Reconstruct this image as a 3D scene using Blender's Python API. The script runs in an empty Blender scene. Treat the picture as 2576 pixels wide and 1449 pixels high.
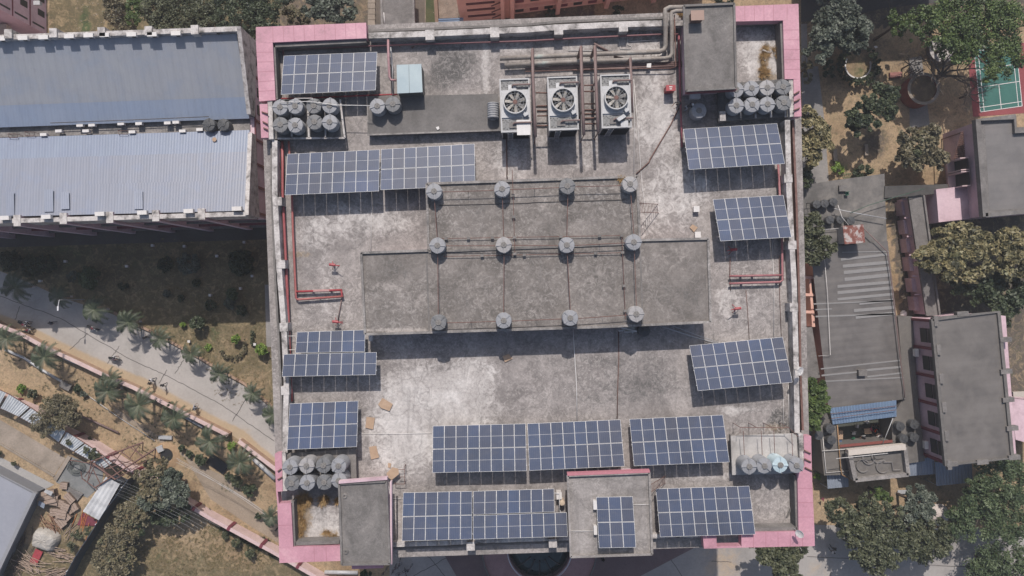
import bpy, math, random
import numpy as np
from mathutils import Vector, Matrix
random.seed(7); rng = np.random.default_rng(7)
scene = bpy.context.scene
col = scene.collection
# ------------------------------------------------------------------ camera, sky, sun, exposure
HC = 100.0; FPX = 1741.0; CU, CV = 1288.0, 724.5      # camera height, focal length in survey pixels, principal point
cam = bpy.data.objects.new('camera', bpy.data.cameras.new('camera')); col.objects.link(cam)
cam.location = (0, 0, HC); cam.rotation_euler = (0, 0, 0)
cam.data.sensor_width = 36; cam.data.lens = FPX/2576*36
cam.data.clip_start = 1; cam.data.clip_end = 2000
scene.camera = cam
SUN_EL = math.radians(48.8); SUN_AZ = math.radians(-2.0)
world = bpy.data.worlds.new('World'); scene.world = world; world.use_nodes = True
wn = world.node_tree.nodes; wl = world.node_tree.links
sky = wn.new('ShaderNodeTexSky'); sky.sky_type = 'NISHITA'; sky.sun_disc = False
sky.sun_elevation = SUN_EL; sky.sun_rotation = SUN_AZ; sky.dust_density = 2.5; sky.air_density = 1.0
bg = wn['Background']; bg.inputs['Strength'].default_value = 0.105
wl.new(sky.outputs[0], bg.inputs['Color'])
sl = bpy.data.lights.new('sun', 'SUN'); sl.energy = 3.9; sl.angle = math.radians(0.55); sl.color = (1.0, 0.93, 0.87)
so = bpy.data.objects.new('sun', sl); col.objects.link(so)
sdir = Vector((math.sin(SUN_AZ)*math.cos(SUN_EL), math.cos(SUN_AZ)*math.cos(SUN_EL), math.sin(SUN_EL)))
so.rotation_euler = sdir.to_track_quat('Z', 'Y').to_euler(); so.location = (0, 60, 90)
scene.view_settings.view_transform = 'Standard'; scene.view_settings.look = 'None'
scene.view_settings.exposure = 0.22; scene.view_settings.gamma = 1.0
# ------------------------------------------------------------------ helpers
def W(u, v, z=0.0):
    k = (HC-z)/FPX
    return Vector(((u-CU)*k, -(v-CV)*k, z))
def T(tx, ty, ou, ov):                       # enlarged-survey coordinates to survey pixels
    return (ou+tx/3.0, ov+ty/3.0)
def t11(x, y): return T(x, y, 0, 0)
def t21(x, y): return T(x, y, 603.7, 0)
def t31(x, y): return T(x, y, 1207.5, 0)
def t41(x, y): return T(x, y, 1851.5, 0)
def t12(x, y): return T(x, y, 0, 483)
def t22(x, y): return T(x, y, 603.7, 483)
def t32(x, y): return T(x, y, 1207.5, 483)
def t42(x, y): return T(x, y, 1851.5, 483)
def t13(x, y): return T(x, y, 0, 966)
def t23(x, y): return T(x, y, 603.7, 966)
def t33(x, y): return T(x, y, 1207.5, 966)
def t43(x, y): return T(x, y, 1851.5, 966)
class MB:
    def __init__(s): s.v = []; s.f = []; s.m = []; s.c = []
    def add(s, vs, fs, mi=0, c=None):
        b = len(s.v); s.v += [tuple(p) for p in vs]
        for f in fs: s.f.append([b+i for i in f]); s.m.append(mi); s.c.append(c)
        return s
    def box(s, cx, cy, z0, sx, sy, sz, rz=0.0, mi=0):
        c, n = math.cos(rz), math.sin(rz); vs = []
        for z in (z0, z0+sz):
            for a, b in ((-1,-1),(1,-1),(1,1),(-1,1)):
                x, y = a*sx/2, b*sy/2
                vs.append((cx+x*c-y*n, cy+x*n+y*c, z))
        return s.add(vs, [(3,2,1,0),(4,5,6,7),(0,1,5,4),(1,2,6,5),(2,3,7,6),(3,0,4,7)], mi)
    def prism(s, poly, z0, z1, mi=0, mtop=None):       # poly world xy, ccw or cw
        a = sum(poly[i][0]*poly[(i+1)%len(poly)][1]-poly[(i+1)%len(poly)][0]*poly[i][1] for i in range(len(poly)))
        if a < 0: poly = poly[::-1]
        n = len(poly)
        vs = [(p[0], p[1], z0) for p in poly]+[(p[0], p[1], z1) for p in poly]
        s.add(vs, [tuple(range(n))[::-1]]+[(i, (i+1)%n, n+(i+1)%n, n+i) for i in range(n)], mi)
        s.add(vs[n:], [tuple(range(n))], mi if mtop is None else mtop)
        return s
    def pd(s, poly, ztop, zbot, mi=0, mtop=None):      # poly in survey pixels of its TOP
        return s.prism([W(u, v, ztop)[:2] for u, v in poly], zbot, ztop, mi, mtop)
    def slab(s, pts, th, mi=0):                        # sloping sheet: list of 3D points (top), thickness
        n = len(pts); vs = [tuple(p) for p in pts]+[(p[0], p[1], p[2]-th) for p in pts]
        a = sum(pts[i][0]*pts[(i+1)%n][1]-pts[(i+1)%n][0]*pts[i][1] for i in range(n))
        fs = [tuple(range(n)), tuple(range(2*n-1, n-1, -1))]+[(i, n+i, n+(i+1)%n, (i+1)%n) for i in range(n)]
        if a < 0: fs = [f[::-1] for f in fs]
        return s.add(vs, fs, mi)
    def tube(s, pts, r, n=8, mi=0, r2=None, caps=True):
        pts = [Vector(p) for p in pts]; rings = []
        for i, p in enumerate(pts):
            d = (pts[min(i+1, len(pts)-1)]-pts[max(i-1, 0)]).normalized()
            a = Vector((0,0,1)) if abs(d.z) < .9 else Vector((1,0,0))
            x = d.cross(a).normalized(); y = d.cross(x).normalized()
            rr = r if r2 is None else r+(r2-r)*i/(len(pts)-1)
            k = 1.0
            if 0 < i < len(pts)-1:
                ca = (pts[i]-pts[i-1]).normalized().dot((pts[i+1]-pts[i]).normalized())
                k = min(1.5, 1/max(.3, math.sqrt((1+ca)/2)))
            rings.append([p+(x*math.cos(2*math.pi*j/n)+y*math.sin(2*math.pi*j/n))*rr*(k if k < 1.05 else 1.0) for j in range(n)])
        vs = [q for g in rings for q in g]; fs = []
        for i in range(len(pts)-1):
            for j in range(n):
                fs.append((i*n+j, i*n+(j+1)%n, (i+1)*n+(j+1)%n, (i+1)*n+j))
        if caps: fs += [tuple(range(n))[::-1], tuple(range((len(pts)-1)*n, len(pts)*n))]
        return s.add(vs, fs, mi)
    def lathe(s, prof, n=24, c=(0,0,0), mi=0, a0=0.0, a1=None):
        full = a1 is None; a1 = a0+2*math.pi if full else a1; m = n if full else n+1; vs = []
        for r, z in prof:
            for j in range(m):
                a = a0+(a1-a0)*j/n; vs.append((c[0]+r*math.cos(a), c[1]+r*math.sin(a), c[2]+z))
        fs = []
        for i in range(len(prof)-1):
            for j in range(n):
                k = (j+1)%m; fs.append((i*m+j, i*m+k, (i+1)*m+k, (i+1)*m+j))
        return s.add(vs, fs, mi)
    def build(s, name, mat, parent=None, smooth=False):
        o0 = Vector((0,0,0)); p = parent
        while p is not None: o0 += p.location; p = p.parent
        me = bpy.data.meshes.new(name)
        me.from_pydata([(x-o0.x, y-o0.y, z-o0.z) for x, y, z in s.v], [], s.f)
        mats = mat if isinstance(mat, (list, tuple)) else [mat]
        for m in mats: me.materials.append(m)
        if len(mats) > 1: me.polygons.foreach_set('material_index', s.m)
        if smooth: me.polygons.foreach_set('use_smooth', [True]*len(s.f))
        me.update()
        o = bpy.data.objects.new(name, me); col.objects.link(o)
        if parent is not None: o.parent = parent
        return o
def tag(o, label, cat, group=None, kind=None):
    if label: o['label'] = label
    if cat: o['category'] = cat
    if group: o['group'] = group
    if kind: o['kind'] = kind
    return o
def thing(name, label, cat, loc=(0,0,0), group=None, rz=0.0):
    o = bpy.data.objects.new(name, None); col.objects.link(o); o.location = loc; o.rotation_euler = (0,0,rz)
    o.empty_display_size = .3
    return tag(o, label, cat, group)
def dup(root, loc, rz=0.0, label=None, group=None, sc=1.0):
    r = root.copy(); col.objects.link(r); r.location = loc; r.rotation_euler = (0,0,rz); r.scale = (sc,sc,sc) if not isinstance(sc, tuple) else sc
    if label: r['label'] = label
    if group: r['group'] = group
    for ch in list(root.children):
        c = ch.copy(); col.objects.link(c); c.parent = r
        for g in list(ch.children):
            d = g.copy(); col.objects.link(d); d.parent = c
    return r
def struct(name, mb, mat, kind='structure'):
    o = mb.build(name, mat); o['kind'] = kind; return o
ORD = ['first','second','third','fourth','fifth','sixth','seventh','eighth','ninth','tenth','eleventh','twelfth','thirteenth','fourteenth']
# ------------------------------------------------------------------ materials
def srgb(r, g, b):
    f = lambda c: (c/255/12.92) if c/255 <= .04045 else ((c/255+.055)/1.055)**2.4
    return (f(r), f(g), f(b))
def newmat(name):
    m = bpy.data.materials.new(name); m.use_nodes = True
    return m, m.node_tree.nodes, m.node_tree.links, m.node_tree.nodes['Principled BSDF']
def noise(N, L, scale, detail=6, rough=.6, dist=0.0, vec=None):
    n = N.new('ShaderNodeTexNoise'); n.inputs['Scale'].default_value = scale; n.inputs['Detail'].default_value = detail
    n.inputs['Roughness'].default_value = rough; n.inputs['Distortion'].default_value = dist
    if vec is not None: L.new(vec, n.inputs['Vector'])
    return n.outputs['Fac']
def ramp(N, L, fac, stops):
    r = N.new('ShaderNodeValToRGB'); e = r.color_ramp.elements
    while len(e) < len(stops): e.new(.5)
    for i, (p, c) in enumerate(stops):
        e[i].position = p; e[i].color = (c[0], c[1], c[2], 1) if not isinstance(c, (int, float)) else (c, c, c, 1)
    L.new(fac, r.inputs[0]); return r.outputs[0]
def mix(N, L, a, b, fac, mode='MIX'):
    m = N.new('ShaderNodeMix'); m.data_type = 'RGBA'; m.blend_type = mode
    for s, v in ((m.inputs[0], fac), (m.inputs[6], a), (m.inputs[7], b)):
        if isinstance(v, (int, float)): s.default_value = v
        elif isinstance(v, tuple): s.default_value = (v[0], v[1], v[2], 1)
        else: L.new(v, s)
    return m.outputs[2]
MC = {}
def mottled(name, cols, scale=.5, fine=6.0, rough=.9, bump=.15, contrast=(.3,.7), grit=.25, metal=0.0, dist=.3, fdet=5):
    """weathered surface: broad patches between several tones, medium blotches, fine grit"""
    if name in MC: return MC[name]
    m, N, L, P = newmat(name)
    tc = N.new('ShaderNodeTexCoord'); vec = tc.outputs['Object']
    a = noise(N, L, scale, 7, .65, dist, vec)
    n = len(cols); st = [(contrast[0]+(contrast[1]-contrast[0])*i/max(1, n-1), c) for i, c in enumerate(cols)]
    c = ramp(N, L, a, st)
    f = noise(N, L, fine, fdet, .7, .2, vec)
    g = ramp(N, L, f, [(.3, 1-grit), (.7, 1+grit*.0+0.0)])
    c = mix(N, L, c, g, 1.0, 'MULTIPLY')
    L.new(c, P.inputs['Base Color']); P.inputs['Roughness'].default_value = rough; P.inputs['Metallic'].default_value = metal
    if bump:
        b = N.new('ShaderNodeBump'); b.inputs['Strength'].default_value = bump; b.inputs['Distance'].default_value = .05
        L.new(f, b.inputs['Height']); L.new(b.outputs[0], P.inputs['Normal'])
    MC[name] = m; return m
def plain(name, c, rough=.6, metal=0.0, var=.12, scale=3.0):
    d = tuple(x*(1-var) for x in c)
    return mottled(name, [d, c], scale, scale*5, rough, .05, (.35,.65), var*.8, metal)
concrete = mottled('concrete', [(.13,.125,.12),(.2,.19,.18),(.3,.28,.265)], .35, 5, grit=.3)
slab_grey = mottled('slab_grey', [(.125,.118,.113),(.165,.155,.148),(.23,.212,.2)], .3, 4, contrast=(.36,.68), grit=.3)
parapet_m = mottled('parapet_white', [(.12,.115,.11),(.36,.335,.32),(.56,.53,.51)], .9, 7, contrast=(.33,.55), grit=.4)
pink_m = mottled('pink_cladding', [(.3,.165,.19),(.45,.23,.28),(.5,.26,.315),(.57,.33,.375)], .35, 5, rough=.55, contrast=(.28,.68), grit=.22, bump=.02)
pinkwall = mottled('pink_wall', [(.38,.27,.3),(.54,.4,.44),(.6,.46,.5)], .3, 3, grit=.15)
salmon = mottled('salmon_wall', [(.58,.34,.27),(.7,.43,.35)], .4, 3, grit=.15)
maroon = plain('maroon_paint', (.16,.035,.05), .6)
darkm = plain('dark_opening', (.02,.02,.022), .5)
rust = mottled('rust_brown', [(.1,.045,.035),(.16,.085,.07),(.2,.12,.1)], 2, 9, .8, grit=.3)
pipebrown = mottled('brown_pipe', [(.15,.1,.093),(.21,.145,.135)], 1.5, 8, .65, grit=.25)
pipegreen = mottled('weathered_header_pipe', [(.24,.21,.185),(.33,.3,.27),(.36,.43,.4)], .45, 5, .7, contrast=(.45,.68), grit=.35)
pinkpipe = plain('faded_red_pipe', (.34,.14,.15), .55, var=.25)
redpaint = plain('red_paint', (.36,.055,.065), .55, var=.25)
whitem = plain('white_plastic', (.62,.6,.58), .5)
white_met = plain('white_metal', (.6,.6,.62), .4, var=.06)
tank_m = mottled('grey_plastic', [(.22,.225,.24),(.3,.305,.32)], 1.1, 6, .55, grit=.2)
tank_g2 = mottled('grey_plastic_faded', [(.24,.235,.235),(.36,.35,.35)], 1.7, 6, .6, grit=.25); tank_g3 = mottled('grey_plastic_grimy', [(.12,.125,.13),(.22,.22,.225)], 1.4, 7, .6, grit=.35)
tank_d = mottled('dark_plastic', [(.045,.047,.05),(.09,.092,.095)], 1.3, 6, .5, grit=.25)
tank_b = mottled('pale_blue_plastic', [(.33,.42,.46),(.46,.55,.58)], 1.1, 6, .5, grit=.12)
lid_m = mottled('lid_plastic', [(.1,.095,.09),(.2,.19,.18),(.27,.25,.23)], 5, 12, .8, grit=.35)
galv = mottled('galvanised', [(.34,.345,.355),(.5,.505,.51)], .9, 6, .5, grit=.25, metal=.1)
glassd = plain('dark_glass', (.02,.03,.035), .1)
card = mottled('cardboard', [(.33,.23,.155),(.42,.3,.21)], 2, 6, .9, grit=.12)
brick_red = mottled('red_brick', [(.18,.05,.04),(.25,.08,.06)], 1, 6, grit=.2)
bark = mottled('bark', [(.06,.045,.035),(.12,.09,.07)], 2, 9, grit=.3)
black_m = plain('black_rubber', (.015,.015,.016), .6)
skin = plain('skin', (.2,.11,.07), .6)
R = 33.0                                            # main terrace floor level
# ------------------------------------------------------------------ ground and terrace sheets with painted-in macro tone
def inpoly(P, poly):
    x, y = P[:, 0], P[:, 1]; ins = np.zeros(len(x), bool); n = len(poly)
    for i in range(n):
        x1, y1 = poly[i]; x2, y2 = poly[(i+1) % n]
        if y1 == y2: continue
        c = ((y1 > y) != (y2 > y)) & (x < (x2-x1)*(y-y1)/(y2-y1)+x1); ins ^= c
    return ins
def sheet(name, corners, z, nu, nv, regions, blobs, mat, jitter=5):
    """grid between four survey corners (TL,TR,BR,BL); RGB attribute 'tone' from polygons and blobs"""
    (a, b, c, d) = [np.array(p, float) for p in corners]
    s, t = np.meshgrid(np.linspace(0, 1, nu), np.linspace(0, 1, nv)); s = s.ravel()[:, None]; t = t.ravel()[:, None]
    UV = (a*(1-s)+b*s)*(1-t)+(d*(1-s)+c*s)*t
    k = (HC-z)/FPX
    co = np.column_stack([(UV[:, 0]-CU)*k, -(UV[:, 1]-CV)*k, np.full(len(UV), z)])
    tone = np.zeros((len(UV), 4)); tone[:, 3] = 1
    Q = UV+rng.normal(0, jitter, UV.shape)
    for poly, ch, amt in regions: tone[inpoly(Q, poly), ch] = amt
    for (bu, bv, ru, rv, ch, amt) in blobs:
        w = np.exp(-(((UV[:, 0]-bu)/ru)**2+((UV[:, 1]-bv)/rv)**2)**1.3); tone[:, ch] += w*amt
    tone = np.clip(tone, 0, 1)
    fs = []
    for j in range(nv-1):
        for i in range(nu-1):
            q = j*nu+i; fs.append((q+nu, q+nu+1, q+1, q))
    me = bpy.data.meshes.new(name); me.from_pydata(co.tolist(), [], fs); me.materials.append(mat)
    at = me.attributes.new('tone', 'FLOAT_COLOR', 'POINT'); at.data.foreach_set('color', tone.ravel())
    o = bpy.data.objects.new(name, me); col.objects.link(o); o['kind'] = 'structure'; return o
def tone_mat(name, base, chans, scale, fine, grit=.35, rough=.95, bump=.3, warp=.55, flaky=0, weeds=0):
    """base: list of tones over noise; chans: three lists of tones blended in by the attribute's channels"""
    m, N, L, P = newmat(name); tc = N.new('ShaderNodeTexCoord'); vec = tc.outputs['Object']
    at = N.new('ShaderNodeAttribute'); at.attribute_name = 'tone'; sp = N.new('ShaderNodeSeparateColor'); L.new(at.outputs['Color'], sp.inputs[0])
    big = noise(N, L, scale, 8, .68, .6, vec); med = noise(N, L, scale*4.3, 6, .7, 1.2, vec); f = noise(N, L, fine, 5, .75, .3, vec)
    def tones(cols, src): return ramp(N, L, src, [(.34+.32*i/max(1, len(cols)-1), c) for i, c in enumerate(cols)])
    c = tones(base, big)
    for k, cols in enumerate(chans):
        if not cols: continue
        ad = N.new('ShaderNodeMath'); ad.operation = 'ADD'; L.new(sp.outputs[k], ad.inputs[0])
        su = N.new('ShaderNodeMath'); su.operation = 'MULTIPLY_ADD'; L.new(med, su.inputs[0]); su.inputs[1].default_value = warp*2; su.inputs[2].default_value = -warp
        L.new(su.outputs[0], ad.inputs[1])
        mr = N.new('ShaderNodeMapRange'); mr.interpolation_type = 'SMOOTHSTEP'; L.new(ad.outputs[0], mr.inputs[0]); mr.inputs[1].default_value = .2; mr.inputs[2].default_value = .7
        c = mix(N, L, c, tones(cols, big if k != 1 else med), mr.outputs[0])
    g = ramp(N, L, f, [(.28, 1-grit), (.6, 1.0)]); c = mix(N, L, c, g, 1.0, 'MULTIPLY')
    g2 = ramp(N, L, med, [(.3, 1-grit*.7), (.6, 1.0)]); c = mix(N, L, c, g2, 1.0, 'MULTIPLY')
    if weeds:
        fl = noise(N, L, .9, 9, .75, 1.2, vec); c = mix(N, L, c, (.4,.3,.18), ramp(N, L, fl, [(.5, 0.0), (.62, .45), (.75, .6)]))
        fd = noise(N, L, 1.3, 9, .8, 1.5, vec); c = mix(N, L, c, (.055,.062,.03), ramp(N, L, fd, [(.5, 0.0), (.6, .5), (.75, .75)]))
    if flaky:
        mk = ramp(N, L, noise(N, L, .09, 4, .6, .8, vec), [(.38, .25), (.55, 1.0), (.68, 1.5)])
        def msk(col_):
            q = N.new('ShaderNodeMath'); q.operation = 'MULTIPLY'; q.use_clamp = True; L.new(col_, q.inputs[0]); L.new(mk, q.inputs[1]); return q.outputs[0]
        fl = noise(N, L, scale*6, 9, .78, 1.6, vec); c = mix(N, L, c, (.5,.465,.44), msk(ramp(N, L, fl, [(.5, 0.0), (.56, .3*flaky), (.7, .5*flaky)])))
        fd = noise(N, L, scale*9, 9, .8, 2.2, vec); c = mix(N, L, c, (.055,.052,.052), msk(ramp(N, L, fd, [(.53, 0.0), (.62, .32*flaky), (.78, .6*flaky)])))
        st = N.new('ShaderNodeMapping'); st.inputs['Scale'].default_value = (1,.16,1); st.inputs['Rotation'].default_value = (0,0,.03); L.new(vec, st.inputs[0])
        sn = noise(N, L, 1.1, 6, .7, .8, st.outputs[0]); c = mix(N, L, c, (.09,.085,.083), ramp(N, L, sn, [(.54, 0.0), (.7, .4*flaky)]))
        wv = N.new('ShaderNodeMix'); wv.data_type = 'VECTOR'; wv.inputs[0].default_value = .12; L.new(vec, wv.inputs[4])
        nn = N.new('ShaderNodeTexNoise'); nn.inputs['Scale'].default_value = .6; nn.inputs['Detail'].default_value = 4; L.new(vec, nn.inputs['Vector'])
        sc2 = N.new('ShaderNodeVectorMath'); sc2.operation = 'SCALE'; sc2.inputs['Scale'].default_value = 14; L.new(nn.outputs['Color'], sc2.inputs[0]); L.new(sc2.outputs[0], wv.inputs[5])
        vo = N.new('ShaderNodeTexVoronoi'); vo.feature = 'DISTANCE_TO_EDGE'; vo.inputs['Scale'].default_value = .24; L.new(wv.outputs[1], vo.inputs['Vector'])
        c = mix(N, L, c, (.05,.048,.047), ramp(N, L, vo.outputs[0], [(0, .28*flaky), (.008, .15*flaky), (.016, 0.0)]))
    L.new(c, P.inputs['Base Color']); P.inputs['Roughness'].default_value = rough
    b = N.new('ShaderNodeBump'); b.inputs['Strength'].default_value = bump; b.inputs['Distance'].default_value = .12; L.new(f, b.inputs['Height']); L.new(b.outputs[0], P.inputs['Normal'])
    return m
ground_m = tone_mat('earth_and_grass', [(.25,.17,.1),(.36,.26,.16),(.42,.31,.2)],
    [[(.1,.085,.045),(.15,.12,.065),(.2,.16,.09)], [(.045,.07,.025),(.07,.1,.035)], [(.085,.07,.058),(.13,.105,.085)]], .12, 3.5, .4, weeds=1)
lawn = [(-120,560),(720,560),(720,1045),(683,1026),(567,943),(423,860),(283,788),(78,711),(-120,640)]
field = [(-120,1460),(330,1220),(420,1215),(560,1300),(720,1385),(830,1460),(830,1560),(-120,1560)]
north = [(-120,-120),(2700,-120),(2700,60),(1150,60),(700,60),(650,110),(-120,110)]
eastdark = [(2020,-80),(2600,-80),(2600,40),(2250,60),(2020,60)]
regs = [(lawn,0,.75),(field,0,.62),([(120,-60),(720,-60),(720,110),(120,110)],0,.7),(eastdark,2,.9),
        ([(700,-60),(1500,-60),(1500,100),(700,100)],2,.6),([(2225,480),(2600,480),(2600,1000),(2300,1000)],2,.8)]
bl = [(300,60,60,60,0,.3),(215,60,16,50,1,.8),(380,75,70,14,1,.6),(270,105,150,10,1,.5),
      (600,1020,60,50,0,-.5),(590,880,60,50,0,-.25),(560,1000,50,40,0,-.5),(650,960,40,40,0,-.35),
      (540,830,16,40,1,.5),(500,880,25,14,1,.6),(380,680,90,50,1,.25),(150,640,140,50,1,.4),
      (470,1330,110,70,0,-.35),(620,1380,80,50,0,-.45),(430,1400,90,40,1,.3),(330,1250,60,60,1,.5),(560,1330,60,20,1,.4),
      (690,1360,14,60,1,.4),(120,900,80,20,1,.35),(260,1010,30,20,1,.3),(480,1150,60,18,1,.35),(620,1230,50,30,1,.3),(60,1000,50,14,1,.5),
      (450,1110,60,20,0,.2),(350,1290,60,60,2,.4),(170,1330,90,60,2,.35),(60,1400,60,50,2,.5),(140,1060,130,22,2,.35),
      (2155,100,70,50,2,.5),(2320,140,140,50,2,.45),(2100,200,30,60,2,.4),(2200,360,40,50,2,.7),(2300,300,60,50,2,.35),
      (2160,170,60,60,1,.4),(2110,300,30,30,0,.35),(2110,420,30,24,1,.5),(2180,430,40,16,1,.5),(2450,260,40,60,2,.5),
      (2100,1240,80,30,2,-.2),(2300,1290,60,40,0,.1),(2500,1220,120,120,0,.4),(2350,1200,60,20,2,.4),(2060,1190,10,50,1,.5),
      (2270,600,16,60,1,.35),(2270,560,10,40,0,.4),(140,1420,160,40,0,.2)]
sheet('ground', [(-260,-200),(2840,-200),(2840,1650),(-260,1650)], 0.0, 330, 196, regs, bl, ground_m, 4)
far_m = mottled('far_land', [(.12,.1,.06),(.24,.18,.11),(.32,.24,.15)], .03, 1.2, grit=.4)
mb = MB(); a, b, c, d = [W(*p)[:2] for p in ((-255,-195),(2835,-195),(2835,1645),(-255,1645))]
mb.add([(-900,900,-.06),(900,900,-.06),(900,-900,-.06),(-900,-900,-.06)], [(3,2,1,0)])
struct('outer_ground', mb, far_m)
road_m = tone_mat('road_concrete', [(.3,.277,.255),(.36,.335,.31),(.4,.37,.345)], [[(.36,.28,.19),(.4,.31,.21)], [(.13,.12,.11),(.2,.185,.17)], None], .1, 3, .14, bump=.1, warp=.35)
def flat(name, poly, z, mat, kind='structure'):
    mb = MB(); mb.add([tuple(W(u, v, z)) for u, v in poly], [tuple(range(len(poly)))])
    me_a = sum(W(*poly[i])[0]*W(*poly[(i+1)%len(poly)])[1]-W(*poly[(i+1)%len(poly)])[0]*W(*poly[i])[1] for i in range(len(poly)))
    if me_a < 0: mb.f = [f[::-1] for f in mb.f]
    o = mb.build(name, mat); o['kind'] = kind; return o
R_UP = [(-120,640),(0,682),(78,713),(150,747),(283,790),(333,818),(387,842),(423,862),(500,905),(567,945),(610,968),(683,1028),(760,1090),(900,1190)]
R_LO = [(-120,762),(0,812),(47,829),(113,865),(200,905),(277,942),(333,965),(440,1020),(573,1088),(600,1106),(692,1173),(780,1230),(900,1330)]
def ribbon(name, up, lo, z, mat, n=90, blobs=(), nv=14):
    def rs(p, n):
        p = np.array(p, float); d = np.r_[0, np.cumsum(np.hypot(*np.diff(p, axis=0).T))]; t = np.linspace(0, d[-1], n)
        return np.column_stack([np.interp(t, d, p[:, 0]), np.interp(t, d, p[:, 1])])
    A, B = rs(up, n), rs(lo, n); t = np.linspace(0, 1, nv)
    UV = np.concatenate([A*(1-s)+B*s for s in t]); k = (HC-z)/FPX
    co = np.column_stack([(UV[:, 0]-CU)*k, -(UV[:, 1]-CV)*k, np.full(len(UV), z)])
    tone = np.zeros((len(UV), 4)); tone[:, 3] = 1
    for (bu, bv, ru, rv, ch, amt) in blobs: tone[:, ch] += amt*np.exp(-((UV[:, 0]-bu)/ru)**2-((UV[:, 1]-bv)/rv)**2)
    tone[(nv-3)*n:, 0] += .55; tone[(nv-2)*n:, 0] += .5
    fs = [((j+1)*n+i, (j+1)*n+i+1, j*n+i+1, j*n+i) for j in range(nv-1) for i in range(n-1)]
    me = bpy.data.meshes.new(name); me.from_pydata(co.tolist(), [], fs); me.materials.append(mat)
    at = me.attributes.new('tone', 'FLOAT_COLOR', 'POINT'); at.data.foreach_set('color', np.clip(tone, 0, 1).ravel())
    o = bpy.data.objects.new(name, me); col.objects.link(o); o['kind'] = 'structure'; return o
ribbon('road', R_UP, R_LO, .03, road_m, 90, [(60,850,60,20,0,.5),(330,960,50,14,0,.4),(600,1100,40,30,0,.6)])
def line_strip(pts, w, z, mb, h=None):
    """flat strip (or low wall when h) of width w metres along survey points lying at height z"""
    P = [W(u, v, z) for u, v in pts]; L_, R_ = [], []
    for i, p in enumerate(P):
        d = (P[min(i+1, len(P)-1)]-P[max(i-1, 0)]); d.z = 0; d.normalize(); n = Vector((-d.y, d.x, 0))
        L_.append(p+n*w/2); R_.append(p-n*w/2)
    for i in range(len(P)-1):
        q = [L_[i], R_[i], R_[i+1], L_[i+1]]
        if h is None: mb.add([(a.x, a.y, z) for a in q], [(0,1,2,3)])
        else: mb.prism([(a.x, a.y) for a in q], z-h, z)
    return mb
# expansion joints and cracks in the road (their own dark filler)
joint_m = plain('joint_filler', (.1,.09,.085), .9)
mb = MB()
def wob(a, b, n=14, s=1.2):
    out = []
    for i in range(n+1):
        t = i/n; out.append((a[0]+(b[0]-a[0])*t+random.uniform(-s, s)*(0 < i < n), a[1]+(b[1]-a[1])*t+random.uniform(-s, s)*(0 < i < n)))
    return out
for a, b in (((0,745),(150,800)),((150,800),(330,905)),((330,905),(420,945)),((420,945),(560,1020)),((560,1020),(690,1110)),((50,770),(38,805)),((220,838),(175,880)),((462,905),(440,940)),((420,930),(400,965)),((620,1000),(585,1060)),((300,870),(270,915))):
    line_strip(wob(a, b), .09, .045, mb)
struct('road_joints', mb, joint_m)
# south forecourt, east concrete paths, bare slabs
fore_m = tone_mat('forecourt_concrete', [(.25,.235,.22),(.3,.28,.265),(.34,.32,.3)], [[(.36,.28,.2),(.4,.31,.22)], None, None], .09, 2.5, .16, bump=.1)
sheet('forecourt', [(980,1290),(2590,1335),(2590,1600),(980,1600)], .03, 160, 40, [], [(1820,1420,60,60,0,.5),(2060,1440,40,40,0,.35),(1000,1360,30,60,0,.6)], fore_m)
mb = MB()
for a, b in (((1040,1449),(1185,1370)),((1680,1395),(1735,1480)),((1500,1480),(1700,1370)),((2030,1400),(2250,1412)),((2320,1420),(2540,1432)),((1790,1412),(1840,1414)),((2090,1440),(2085,1500)),((1060,1380),(1120,1449)),((1180,1500),(1290,1420))):
    line_strip(wob(a, b), .09, .045, mb)
struct('forecourt_joints', mb, joint_m)
paving = mottled('maroon_paving', [(.15,.105,.105),(.2,.14,.138)], .3, 6, grit=.3)
flat('paving', [(1085,1340),(1850,1310),(1800,1350),(1600,1455),(1560,1560),(1230,1560),(1160,1470)], .05, paving)
path_m = mottled('path_concrete', [(.16,.15,.145),(.23,.22,.21),(.3,.28,.265)], .25, 4, grit=.25)
flat('side_path', [t41(540,500),t41(620,500),t41(665,890),(2085,452),(2075,470),(2020,480),(2015,60),(2030,60)], .02, path_m)
flat('garden_path', [t41(1310,440),t41(1400,420),t41(1465,960),t41(1310,960)], .02, path_m)
flat('lawn_edge_path', [t12(1998,700),t12(2250,700),t12(2250,1170),t12(2010,1170)], .02, path_m)
flat('building_path', [t12(-400,330),t12(2250,255),t12(2250,350),t12(-400,430)], .02, mottled('shade_darkened_path', [(.06,.055,.05),(.1,.092,.085)], .3, 4))  # path colour darkened to paint in the deep shade below the hall
flat('yard_road', [(930,-60),(1100,-60),(1100,120),(930,120)], .015, mottled('packed_dirt', [(.1,.085,.07),(.17,.14,.115)], .3, 4, grit=.35))
flat('gravel_lane', [t21(1395,-200),t21(1640,-200),t21(1650,250),t21(1395,250)], .025, mottled('gravel_dirt', [(.16,.13,.1),(.26,.2,.16),(.33,.27,.22)], .8, 7, grit=.4))
flat('green_verge', [t21(1405,-200),t21(1475,-200),t21(1500,250),t21(1400,250)], .04, mottled('verge_grass', [(.05,.07,.025),(.11,.1,.045)], .6, 7, grit=.4))
flat('east_road', [(2015,-120),(2700,-140),(2700,-30),(2225,20),(2100,50),(2015,55)], .02, mottled('old_asphalt', [(.05,.048,.047),(.08,.077,.074)], .2, 4))
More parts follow.
